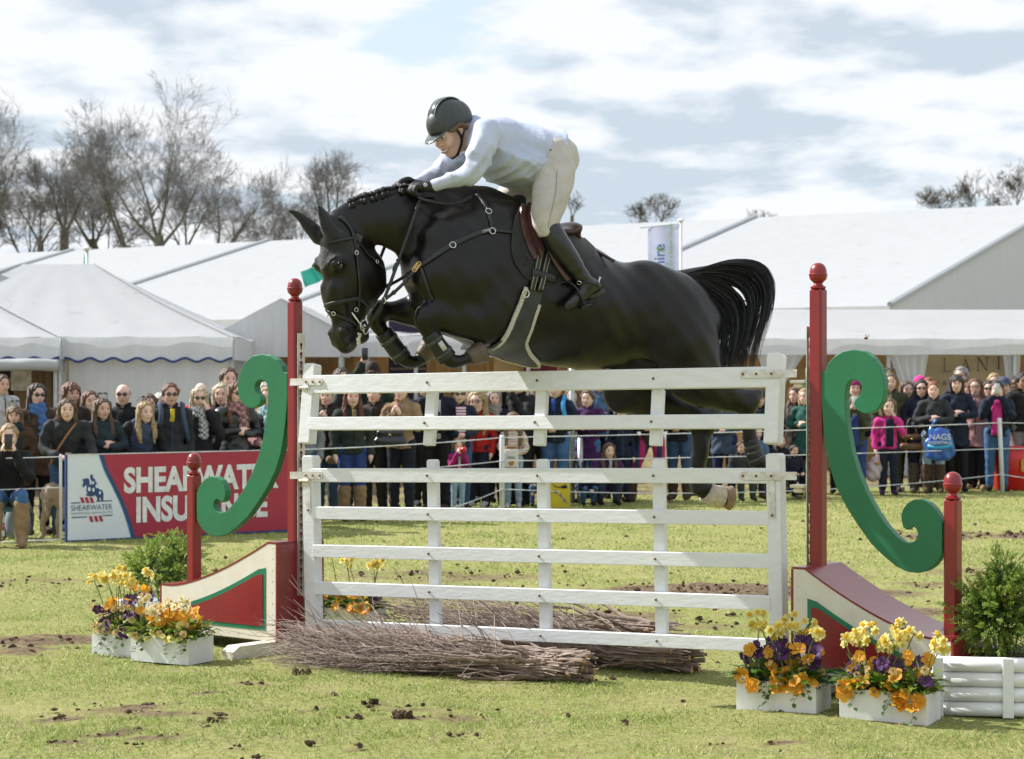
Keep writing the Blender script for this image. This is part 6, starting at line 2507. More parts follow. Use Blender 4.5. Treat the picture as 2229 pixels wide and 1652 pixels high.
LFT = Vector((-6.6, 19.5, 0))
RGT = Vector((10.2, 31.4, 0))
up3 = lambda z: Vector((0, 0, z))
for nm, zl, zl2 in (('top', .86, .855), ('middle', .56, .55), ('bottom', .03, .04)):
 rope_run('ring_rope', [LFT + up3(zl), Vector((-4.47, 20.72, zl2))], .01, nm + ' rope strand left of the advertising board')
for nm, zz, sag in (('top', (.87, .90, 1.0), .02), ('middle', (.58, .61, .63), .02), ('bottom', (.02, .26, .26), .14)):
 rope_run('ring_rope', [BR_ + Vector((0, -.05, zz[0])), P1 + Vector((0, -.036, zz[1])), P2 + Vector((-.03, -.036, zz[2])), RGT + Vector((0, 0, zz[2]))], sag, nm + ' rope strand running right from the advertising board')

mb = MB()
base = gnd(1246, 826 + H * FD / 27.4)
mb.tube([(0, 0, 0), (-.01, 0, 2.2)], .036, 10)
o = mb.build('steel_pole', POLE, None, True)
o.location = base
tag(o, 'tall grey steel pole standing beside the woman in purple', 'pole')
mb = MB()
mb.tube([(0, 0, 0), (.0, 0, .86)], .036, 10)
o = mb.build('steel_pole', POLE, None, True)
o.location = gnd(1263, 826 + H * FD / 27.35)
tag(o, 'short grey steel stake next to the tall steel pole', 'pole')
mb = MB()
rr = random.Random(2)
for k in range(7):
 q0 = base + Vector((rr.uniform(-.03, .12), -.05, .6 + rr.uniform(-.05, .05)))
 q1 = base + Vector((rr.uniform(-.03, .16), -.06 - rr.uniform(0, .05), rr.uniform(.05, .5)))
 mb.tube(dense([q0, q0.lerp(q1, .5) + Vector((rr.uniform(-.06, .06), -.03, -.1)), q1], 5), .008, 5)
o = mb.build('black_cable', mat('black_cable', (.012, .012, .013), .5), None, True)
tag(o, 'coils of thin black cable tied to the steel poles', 'cable')
# =================================================================== THE CROWD
SK = [SKIN, mat('skin_fair', (.78, .54, .44), .5, .10, 14, sss=.1, col2=(.72, .45, .36)), mat('skin_tan', (.46, .27, .18), .5, .10, 14, sss=.1), mat('skin_brown', (.19, .10, .065), .5, .1, 14)]
CLOTH = {}


def cloth(name, col, rough=.8, var=.14, bump=.35, sheen=.15):
 if name not in CLOTH:
  CLOTH[name] = mat('cloth_' + name, col, rough, var, 9, bump=bump, bscale=26, sheen=.02, spec=.25)
 return CLOTH[name]


for nm, c in dict(black=(.014, .014, .016), charcoal=(.032, .034, .038), navy=(.014, .020, .042), darknavy=(.010, .013, .026), teal=(.020, .034, .042), brown=(.085, .050, .030), darkbrown=(.036, .024, .019),
      camel=(.30, .20, .115), tan=(.24, .15, .075), olive=(.050, .055, .030), darkgreen=(.020, .030, .022), green=(.018, .085, .066), purple=(.060, .016, .085), magenta=(.30, .018, .13),
      pink=(.62, .04, .26), grey=(.19, .20, .21), lightgrey=(.42, .43, .44), white=(.72, .71, .70), cream=(.62, .56, .44), jeans=(.040, .085, .17), palejeans=(.28, .38, .47), bluejeans=(.055, .13, .27),
      blue=(.030, .055, .20), royal=(.025, .075, .36), red=(.42, .018, .018), slate=(.055, .075, .125), rose=(.42, .22, .23), denim=(.085, .15, .25), lilac=(.34, .35, .50), leggings=(.016, .018, .085),
      wellies=(.035, .045, .032), bootbrown=(.075, .045, .028), boottan=(.27, .18, .10), bootgrey=(.10, .085, .072), trainers=(.55, .52, .54), yellow=(.55, .42, .03), skyblue=(.05, .30, .62)).items():
 cloth(nm, c)
CLOTH['leather'] = mat('cloth_leather', (.014, .014, .015), .32, .2, 9, bump=.5, bscale=22, coat=.2)


def banded(name, cols, period, axis=2):
 """cloth with woven bands of colour"""
 m = bpy.data.materials.new(name)
 m.use_nodes = True
 nt = m.node_tree
 b = nt.nodes['Principled BSDF']
 b.inputs['Roughness'].default_value = .85
 tc = N(nt, 'ShaderNodeTexCoord')
 sp = N(nt, 'ShaderNodeSeparateXYZ')
 nt.links.new(tc.outputs['Object'], sp.inputs[0])
 a = N(nt, 'ShaderNodeMath', operation='DIVIDE')
 nt.links.new(sp.outputs[axis], a.inputs[0])
 a.inputs[1].default_value = period
 f = N(nt, 'ShaderNodeMath', operation='FRACT')
 nt.links.new(a.outputs[0], f.inputs[0])
 r = N(nt, 'ShaderNodeValToRGB')
 r.color_ramp.interpolation = 'CONSTANT'
 n = len(cols)
 while len(r.color_ramp.elements) < n:
  r.color_ramp.elements.new(.5)
 pos = 0
 for i, (w, c) in enumerate(cols):
  r.color_ramp.elements[i].position = pos
  r.color_ramp.elements[i].color = (*c, 1)
  pos += w
 nt.links.new(f.outputs[0], r.inputs[0])
 nt.links.new(r.outputs[0], b.inputs['Base Color'])
 CLOTH[name] = m
 return m


banded('striped_fleece', [(.22, (.60, .55, .44)), (.12, (.55, .10, .18)), (.24, (.62, .57, .47)), (.12, (.16, .17, .22)), (.30, (.60, .55, .44))], .10)
banded('striped_shirt', [(.5, (.70, .68, .70)), (.5, (.30, .05, .14))], .035)
banded('jodhpurs', [(.5, (.40, .015, .11)), (.5, (.018, .022, .07))], .16, 0)


def check(name, c1, c2, sc):
 m = bpy.data.materials.new(name)
 m.use_nodes = True
 nt = m.node_tree
 b = nt.nodes['Principled BSDF']
 b.inputs['Roughness'].default_value = .9
 tc = N(nt, 'ShaderNodeTexCoord')
 k = N(nt, 'ShaderNodeTexChecker', Scale=sc)
 k.inputs[1].default_value, k.inputs[2].default_value = (*c1, 1), (*c2, 1)
 nt.links.new(tc.outputs['Object'], k.inputs[0])
 ns = N(nt, 'ShaderNodeTexNoise', Scale=sc * .9, Detail=3.0)
 nt.links.new(tc.outputs['Object'], ns.inputs['Vector'])
 mx = N(nt, 'ShaderNodeMix', data_type='RGBA')
 nt.links.new(ns.outputs[0], mx.inputs[0])
 nt.links.new(k.outputs[0], mx.inputs[6])
 mx.inputs[7].default_value = (*[(a + b_) / 2 for a, b_ in zip(c1, c2)], 1)
 nt.links.new(mx.outputs[2], b.inputs['Base Color'])
 CLOTH[name] = m


check('check_scarf', (.62, .62, .62), (.012, .012, .014), 34)
check('floral_scarf', (.50, .24, .22), (.03, .03, .06), 22)
check('blue_scarf', (.05, .12, .30), (.07, .17, .38), 60)
check('teal_scarf', (.22, .36, .40), (.30, .45, .47), 40)
check('taupe_scarf', (.33, .28, .25), (.22, .19, .20), 40)
check('monogram', (.16, .10, .06), (.30, .21, .14), 40)
HAIRS = {nm: mat('hair_' + nm, c, .42, .45, 30, bump=.7, bscale=90, stretch=(1, 1, 4), spec=.5) for nm, c in dict(
 black=(.012, .010, .010), dark=(.040, .024, .017), brown=(.115, .064, .034), auburn=(.165, .066, .030), red=(.16, .035, .022), light=(.20, .125, .060), blonde=(.44, .31, .15), pale=(.60, .50, .33), grey=(.30, .29, .28),
 white=(.58, .56, .53), ginger=(.30, .10, .03)).items()}
LENS = mat('dark_lens', (.010, .011, .013), .06, .1, 20, coat=1.0)
EYED = mat('dark_eye', (.035, .026, .02), .2)
LIPM = mat('lip', (.36, .13, .11), .5)
PHONE = mat('phone_case', (.55, .56, .58), .25)
PHONED = mat('dark_phone', (.03, .03, .035), .2)

HEADM = Matrix(((0, 1, 0, 0), (-1, 0, 0, 0), (0, 0, 1, 0), (0, 0, 0, 1)))


def pose(kind):
 """joints of a figure 1.68 m tall facing -y; arms: shoulder, elbow, wrist, fingertip; legs: hip, knee, ankle, toe"""
 p = dict(torso=[(0, .0, .90, .115, 1.35), (0, .0, 1.05, .105, 1.28), (0, .01, 1.22, .114, 1.28), (0, .012, 1.325, .092, 1.5), (0, .008, 1.375, .050, 2.3)], hk=1.0, head=(0, -.012, 1.545), tilt=0.0)
 A = {}
 for sg in (1, -1):
  A[sg] = [(sg * .172, .01, 1.345), (sg * .225, .03, 1.09), (sg * .225, -.05, .85), (sg * .215, -.09, .76)]
 p['legs'] = {sg: [(sg * .088, 0, .90), (sg * .095, -.015, .48), (sg * .10, .02, .075), (sg * .115, -.15, .035)] for sg in (1, -1)}
 if kind == 'cross':
  A = {1: [(.172, .01, 1.345), (.255, -.04, 1.13), (.04, -.185, 1.10), (-.08, -.175, 1.13)], -1: [(-.172, .01, 1.345), (-.255, -.04, 1.12), (-.06, -.165, 1.14), (.06, -.15, 1.16)]}
 elif kind in ('clasp', 'child_hold'):
  A = {1: [(.172, .01, 1.345), (.235, .0, 1.09), (.06, -.185, 1.02), (-.015, -.20, 1.00)], -1: [(-.172, .01, 1.345), (-.235, .0, 1.09), (-.06, -.185, 1.02), (.015, -.21, 1.02)]}
 elif kind in ('phone', 'child_phone', 'child_drink'):
  A = {1: [(.172, .01, 1.345), (.20, -.16, 1.15), (.06, -.26, 1.45), (.035, -.27, 1.54)], -1: [(-.172, .01, 1.345), (-.20, -.16, 1.15), (-.06, -.26, 1.45), (-.035, -.27, 1.54)]}
 elif kind == 'clap':
  A = {1: [(.172, .01, 1.345), (.235, -.05, 1.10), (.05, -.22, 1.24), (.02, -.24, 1.35)], -1: [(-.172, .01, 1.345), (-.235, -.05, 1.10), (-.05, -.22, 1.24), (-.01, -.24, 1.35)]}
 elif kind == 'raise':
  A[-1] = [(-.172, .01, 1.345), (-.20, -.14, 1.50), (-.12, -.18, 1.74), (-.08, -.19, 1.84)]
 elif kind in ('cheek', 'child_cheek'):
  A[1] = [(.172, .01, 1.345), (.24, -.08, 1.12), (.10, -.14, 1.40), (.06, -.12, 1.49)]
 elif kind == 'lean':
  p['torso'] = [(0, .10, .90, .115, 1.35), (0, .04, 1.04, .105, 1.28), (0, -.03, 1.19, .118, 1.32), (0, -.075, 1.30, .105, 1.45), (0, -.10, 1.36, .07, 1.5)]
  p['head'] = (0, -.16, 1.49)
  p['legs'] = {sg: [(sg * .088, .10, .90), (sg * .095, .06, .48), (sg * .10, .10, .075), (sg * .115, -.07, .035)] for sg in (1, -1)}
  A = {1: [(.185, -.07, 1.32), (.27, -.10, 1.07), (.27, -.30, .96), (.25, -.38, .93)], -1: [(-.185, -.07, 1.32), (-.25, -.06, 1.06), (-.10, -.28, .97), (-.02, -.34, .95)]}
 elif kind in ('sit', 'sit_phone'):
  dz = -.46
  p['torso'] = [(x, y + .02, z + dz, r, k) for x, y, z, r, k in p['torso']]
  p['head'] = (0, -.03, 1.545 + dz)
  p['legs'] = {sg: [(sg * .09, 0, .46), (sg * .13, -.40, .50), (sg * .13, -.42, .09), (sg * .14, -.58, .04)] for sg in (1, -1)}
  A = {sg: [(sg * .172, .01, 1.345 + dz), (sg * .23, -.05, 1.10 + dz), (sg * .10, -.28, 1.05 + dz), (sg * .05, -.34, 1.02 + dz)] for sg in (1, -1)}
  if kind == 'sit_phone':
   A = {sg: [(sg * .172, .01, 1.345 + dz), (sg * .20, -.18, 1.15 + dz), (sg * .06, -.28, 1.40 + dz), (sg * .03, -.29, 1.49 + dz)] for sg in (1, -1)}
 elif kind == 'squat':
  dz = -.66
  p['torso'] = [(x, y - (z - .9) * .28 + .06, z + dz + .02, r, k) for x, y, z, r, k in p['torso']]
  p['head'] = (0, -.15, 1.52 + dz)
  p['legs'] = {sg: [(sg * .09, .06, .27), (sg * .15, -.32, .46), (sg * .13, -.10, .08), (sg * .14, -.26, .035)] for sg in (1, -1)}
  A = {sg: [(sg * .18, -.07, 1.33 + dz), (sg * .23, -.18, 1.10 + dz), (sg * .06, -.40, 1.08 + dz), (sg * .0, -.46, 1.06 + dz)] for sg in (1, -1)}
 elif kind == 'stride':
  p['legs'] = {1: [(.09, 0, .90), (.13, -.03, .48), (.15, .0, .075), (.18, -.16, .035)], -1: [(-.09, 0, .90), (-.22, -.05, .50), (-.33, .0, .075), (-.38, -.15, .035)]}
  A = {1: [(.172, .01, 1.345), (.24, .02, 1.10), (.10, -.17, 1.05), (.02, -.19, 1.05)], -1: [(-.172, .01, 1.345), (-.24, .02, 1.10), (-.10, -.17, 1.05), (-.02, -.19, 1.05)]}
 if kind.startswith('child'):
  p['hk'] = 1.32
  p['head'] = (0, -.012, 1.575)
 p['arms'] = A
 return p


TPL = {}
CR = .0165


def tpl(kind, what):
 key = (kind, what)
 if key in TPL:
  return TPL[key]
 p = pose(kind)
 X = (1, 0, 0)
 lo, hi = (-.52, -.66, -.03), (.52, .24, 1.92)
 HMt = Matrix.Translation(p['head']) @ HEADM
 if what == 'head':
  TPL[key] = (HMt, p['hk'])
  return TPL[key]
 tt = p['torso']
 zt = max(q[2] for q in tt)
 zmax = zt + .45
 if kind == 'raise':
  zmax = 1.95
 if what == 'body':
  s = SDF(lo, (hi[0], hi[1], zmax), CR)
  s.chain([(x, y, z, r * .86, k) for x, y, z, r, k in tt], X, .03, 3)
  for sg in (1, -1):
   a = p['arms'][sg]
   s.chain([(*a[0], .050), (*a[1], .040), (*a[2], .028)], X, .03, 2)
   d = (Vector(a[3]) - Vector(a[2]))
   l = Vector((0, 0, 1)).cross(d).normalized() if abs(d.normalized().z) < .9 else Vector((0, 1, 0))
   A, B = Vector(a[2]), Vector(a[3])
   s.chain([(*A, .026), (*A.lerp(B, .45), .032), (*A.lerp(B, .8), .028)], X, .012, 2)
   for f in (-.022, -.007, .008, .022):
    s.chain([(*(A.lerp(B, .6) + l * f), .012), (*(A.lerp(B, 1.1 - abs(f) * 5) + l * f * 1.25), .0105), (*(A.lerp(B, 1.4 - abs(f) * 6) + l * f * 1.2 + Vector((0, .02, -.012))), .009)], X, .006, 2)
   s.chain([(*(A.lerp(B, .2) - l * .02 * sg), .014), (*(A.lerp(B, .75) - l * .045 * sg), .011)], X, .01, 1)
   g = p['legs'][sg]
   s.chain([(*g[0], .085), (*g[1], .055), (*g[2], .038)], X, .03, 3)
   s.chain([(*g[2], .028), (*g[3], .018)], X, .02, 1)
  n0 = Vector(tt[-1][:3])
  hh = Vector(p['head'])
  s.chain([(*n0, .056), (*(hh + Vector((0, .02, -.07))), .052), (*(hh + Vector((0, .012, -.02))), .05)], X, .03, 3)
  s2 = SDF(hh - Vector((.17, .19, .19)), hh + Vector((.17, .17, .22)), .0105)
  TPL[key] = s.mesh('person')
  # head at a finer grid joined into the same skin: evaluate everything near it again
  add_head(s, HMt, 0, p['hk'])
  TPL[key] = s.mesh('person')
 elif what in ('jacket', 'coat', 'vest'):
  infl = .014 if what != 'vest' else .022
  s = SDF(lo, (hi[0], hi[1], zmax), CR)
  T = [list(q) for q in tt]
  sit = kind in ('sit', 'sit_phone', 'squat')
  if what == 'coat' and not sit:
   T = [[0, T[0][1], .66, .135, 1.32]] + T
  elif not sit:
   T = [[0, T[0][1], .84, .120, 1.36]] + T
  s.chain([(x, y, z, r, k) for x, y, z, r, k in T], X, .03, 4, infl)
  s.plane((0, 0, T[0][2] - (.0 if not sit else .06)), (0, 0, -1))
  if what != 'vest':
   for sg in (1, -1):
    a = p['arms'][sg]
    s.chain([(*a[0], .058), (*a[1], .045), (*Vector(a[1]).lerp(Vector(a[2]), .97), .036)], X, .03, 3, .014)
  n0, hh = Vector(tt[-1][:3]), Vector(p['head'])
  s.chain([(*(n0 + Vector((0, 0, -.02))), .072), (*n0.lerp(hh + Vector((0, .03, -.09)), .42), .060)], X, .02, 2, .004)
  rnd = random.Random(hash(kind) % 97)
  f1, f2, f3 = rnd.uniform(38, 52), rnd.uniform(20, 30), rnd.uniform(0, 6)
  s.ripple(lambda X_, Y, Z: .0055 * np.sin(Z * f1 + np.sin(X_ * f2) * 1.5 + f3) + .004 * np.sin(Z * 24 - X_ * 30 + Y * 20))
  s.ball((hh.x, hh.y - .01, hh.z - .055), .070, .01, cut=True)
  TPL[key] = s.mesh('jacket')
 elif what == 'zip':
  me = tpl(kind, 'jacket')
  co = [v.co.copy() for v in me.vertices]
  bv = BVHTree.FromPolygons(co, [tuple(p_.vertices) for p_ in me.polygons])
  z0, z1_ = min(c.z for c in co) + .02, tt[-1][2] + .01
  pts, nn = [], []
  for z in np.linspace(z1_, z0, 26):
   h, n, i, d_ = bv.ray_cast(Vector((.004, -1, z)), Vector((0, 1, 0)))
   if h is not None and abs(n.y) > .25:
    pts.append(h + n * .002)
    nn.append(n)
  mb = MB()
  mb.ribbon(pts, nn, .016, .004)
  TPL[key] = mb_mesh(mb, 'zip')
 elif what == 'trousers':
  s = SDF(lo, (hi[0], hi[1], max(q[2] for q in tt[:2]) + .16), CR)
  s.chain([tuple(tt[0][:3]) + (.112, 1.3), (tt[0][0], tt[0][1], tt[0][2] + .07, .105, 1.3)], X, .03, 2)
  for sg in (1, -1):
   g = p['legs'][sg]
   s.chain([(*g[0], .092), (*Vector(g[0]).lerp(Vector(g[1]), .5), .080), (*g[1], .062), (*Vector(g[1]).lerp(Vector(g[2]), .45), .056), (*Vector(g[1]).lerp(Vector(g[2]), .93), .048)], X, .012, 3, .008)
  s.ripple(lambda X_, Y, Z: .004 * np.sin(Z * 55 + X_ * 30) * np.clip(1.2 - Z * 1.1, .2, 1))
  TPL[key] = s.mesh('trousers')
 elif what[:4] in ('shoe', 'boot'):
  sg = 1 if what[-1] == 'L' else -1
  g = [Vector(q) for q in p['legs'][sg]]
  b0 = Vector((min(q.x for q in g) - .12, min(q.y for q in g) - .12, -.03))
  b1 = Vector((max(q.x for q in g) + .12, max(q.y for q in g) + .14, .62))
  s = SDF(b0, b1, .013)
  s.chain([(g[2].x, g[2].y + .03, g[2].z - .03, .040), (g[2].x, g[2].y - .03, g[2].z - .025, .042), (*(g[3] + Vector((0, .03, .0))), .043), (*g[3], .036)], X, .02, 3)
  s.chain([(*g[2], .046), (*(g[2] + Vector((0, 0, .05))), .044)], X, .02, 1)
  if what.startswith('boot'):
   s.chain([(*g[2], .050), (*g[2].lerp(g[1], .5), .064), (*g[2].lerp(g[1], .80), .068)], X, .02, 3, .015)
   s.ripple(lambda X_, Y, Z: .003 * np.sin(Z * 60 + X_ * 30))
  s.plane((0, 0, .0), (0, 0, -1))
  TPL[key] = s.mesh('boot')
 return TPL[key]


HT = {}


def hair_mesh(style):
 """in the head frame: x ahead, y left, z up"""
 if style in HT:
  return HT[style]
 Y = (0, 1, 0)
 s = SDF((-.26, -.24, -.46), (.22, .24, .24), .0115)
 cap = [(-.045, 0, .050, .092, .92), (.012, 0, .064, .088, .92), (.045, 0, .066, .066, 1.0)]
 s.chain(cap, Y, .02, 3)
 if style in ('bob', 'long', 'fringe', 'curly', 'pony', 'short', 'crop', 'bald'):
  pass
 if style in ('bob', 'fringe'):
  for sg in (1, -1):
   s.chain([(.02, sg * .066, .07, .036), (.010, sg * .086, -.01, .028), (.010, sg * .086, -.085, .028), (.014, sg * .082, -.125, .014)], Y, .03, 3)
  s.chain([(-.06, 0, .02, .080, 1.05), (-.062, 0, -.07, .064, 1.25), (-.055, 0, -.13, .034, 1.6)], Y, .03, 3)
  if style == 'fringe':
   s.chain([(.098, .045, .055, .016), (.108, 0, .055, .018), (.098, -.045, .055, .016)], Y, .02, 3)
 elif style == 'long':
  for sg in (1, -1):
   s.chain([(.02, sg * .062, .08, .036), (.010, sg * .086, .0, .026), (.012, sg * .090, -.10, .027), (.035, sg * .098, -.20, .030), (.060, sg * .098, -.29, .024), (.070, sg * .085, -.36, .008)], Y, .03, 3)
   s.chain([(-.01, sg * .09, -.05, .025), (.02, sg * .115, -.17, .024), (.045, sg * .115, -.26, .012)], Y, .015, 3)
  s.chain([(-.06, 0, .02, .080, 1.05), (-.070, 0, -.10, .060, 1.5), (-.085, 0, -.22, .048, 2.2), (-.09, 0, -.32, .028, 2.6)], Y, .03, 3)
 elif style == 'curly':
  r = random.Random(5)
  for _ in range(46):
   a, b = r.uniform(-2.2, 2.2) + PI, r.uniform(-.7, 1.3)
   q = Vector((math.cos(a) * math.cos(b) * .098, math.sin(a) * math.cos(b) * .098, .04 + math.sin(b) * .10))
   s.ball(q, r.uniform(.018, .030), .012)
 elif style == 'pony':
  s.chain([(-.06, 0, .02, .074, 1.0), (-.105, 0, .045, .034), (-.14, 0, .0, .036), (-.14, .01, -.10, .028), (-.12, .02, -.17, .010)], Y, .02, 3)
 elif style in ('short', 'crop'):
  s.chain([(-.055, 0, .02, .080, 1.0), (-.060, 0, -.045, .052, 1.1)], Y, .02, 2)
  for sg in (1, -1):
   s.chain([(.03, sg * .070, .06, .026), (.022, sg * .080, .015, .014)], Y, .02, 2)
 elif style == 'hat':
  s = SDF((-.26, -.24, -.1), (.26, .24, .26), .0115)
  s.chain([(-.01, 0, .08, .10, .92), (.0, 0, .15, .085, .92), (.0, 0, .17, .07, .9)], Y, .02, 3)
  s2 = [(.0, 0, .075, .165, .08), (.001, 0, .075, .165, .08)]
  s.chain(s2, (0, 0, 1), .02, 1)
  HT[style] = s.mesh('hat')
  return HT[style]
 elif style in ('beanie', 'cap'):
  s = SDF((-.2, -.2, -.1), (.26, .2, .24), .0115)
  s.chain([(-.04, 0, .06, .102, .92), (.012, 0, .072, .10, .92), (.03, 0, .06, .085, .95)], Y, .02, 3)
  s.plane((0, 0, .035), (.25, 0, -1))
  if style == 'cap':
   s.chain([(.07, 0, .065, .075, .10), (.13, 0, .055, .060, .10)], (.2, 0, 1), .01, 2)
  HT[style] = s.mesh(style)
  return HT[style]
 # keep the face clear
 if style not in ('fringe',):
  s.chain([(.115, 0, .045, .066, .86), (.125, 0, -.02, .066, .92), (.13, 0, -.09, .07, .92)], Y, .015, 3, cut=True)
 else:
  s.chain([(.120, 0, .005, .060, 1.0), (.125, 0, -.04, .066, .98), (.13, 0, -.10, .07, .95)], Y, .015, 3, cut=True)
 if style == 'bald':
  s.plane((0, 0, .055), (-.2, 0, 1))
  s.plane((.02, 0, 0), (1, 0, 0))
 s.ripple(lambda X, Y_, Z: .0055 * np.sin(Y_ * 120 + X * 100 + np.sin(Z * 19) * 1.8) + .003 * np.sin(X * 210 - Y_ * 90 + Z * 30) - .002)
 HT[style] = s.mesh('hair')
 return HT[style]


def shared(key, fn):
 if key not in HT:
  HT[key] = fn()
 return HT[key]


def mb_mesh(mb, name):
 o = mb.build(name, None, None, True)
 me = o.data
 bpy.data.objects.remove(o)
 return me


def m_eye():
 mb = MB()
 mb.blob((.0985, 0, .018), (.0075, .0125, .0075), 8, 6)
 mb.tube([(.101, -.017, .041), (.105, 0, .045), (.101, .017, .041)], [.003, .0045, .003], 5)
 return mb_mesh(mb, 'eye')


def m_lips():
 mb = MB()
 mb.tube([(.098, .024, -.053), (.1065, 0, -.055), (.098, -.024, -.053)], [.003, .0075, .003], 6)
 return mb_mesh(mb, 'lips')


def m_shades():
 mb = MB()
 for sg in (1, -1):
  mb.blob((.112, sg * .034, .020), (.010, .029, .021), 10, 6)
  mb.tube([(.108, sg * .058, .026), (.01, sg * .083, .030)], .0035, 5)
 mb.tube([(.116, .012, .024), (.116, -.012, .024)], .004, 5)
 return mb_mesh(mb, 'sunglasses')


def m_glasses():
 mb = MB()
 for sg in (1, -1):
  ring(mb, (.113, sg * .034, .018), .023, .0028, (1, sg * .25, 0), 12)
  mb.tube([(.108, sg * .058, .024), (.01, sg * .083, .028)], .003, 5)
 mb.tube([(.117, .012, .022), (.117, -.012, .022)], .003, 5)
 return mb_mesh(mb, 'glasses')


def m_scarf():
 s = SDF((-.16, -.2, -.34), (.2, .2, .14), .0125)
 for z, r in ((.0, .080), (.035, .074), (-.03, .088)):
  P = [(.01 + r * math.cos(a), r * 1.05 * math.sin(a), z + .012 * math.sin(a * 3), .032) for a in np.linspace(0, 2 * PI, 14)]
  s.chain(P, (0, 0, 1), .015, 1)
 s.chain([(.085, .02, -.03, .042, 1.0), (.125, .035, -.14, .040, 1.3), (.13, .04, -.30, .034, 1.6)], (0, 1, 0), .02, 3)
 s.ripple(lambda X, Y, Z: .005 * np.sin(Z * 90 + Y * 50) + .004 * np.sin(Y * 110 + X * 60))
 return s.mesh('scarf')


def m_collar():
 s = SDF((-.14, -.14, -.08), (.14, .14, .08), .0115)
 for z, r in ((-.028, .074), (.002, .072), (.028, .076)):
  s.chain([(r * math.cos(a), r * 1.08 * math.sin(a), z + (.012 if abs(a) < .9 else 0) * -1, .013) for a in np.linspace(.38, 2 * PI - .38, 13)], (0, 0, 1), .012, 1)
 return s.mesh('collar')


def m_phone():
 mb = MB()
 mb.box((-.038, -.006, 0), (.038, .006, .15), None, .004)
 return mb_mesh(mb, 'phone')


ROPE_X = [(-3000, 18.0), (142, 20.8), (640, 22.4), (1093, 26.0), (2183, 30.05), (3000, 33.0)]


def rope_z(px):
 for (a, za), (b, zb) in zip(ROPE_X, ROPE_X[1:]):
  if px <= b:
   return za + (zb - za) * (px - a) / (b - a)
 return 31


HGT = dict(stand=1.675, cross=1.675, clasp=1.675, phone=1.675, clap=1.675, cheek=1.675, lean=1.62, sit=1.215, sit_phone=1.215, squat=1.01, stride=1.675)
HGT['raise'] = 1.675
PRN = random.Random(99)


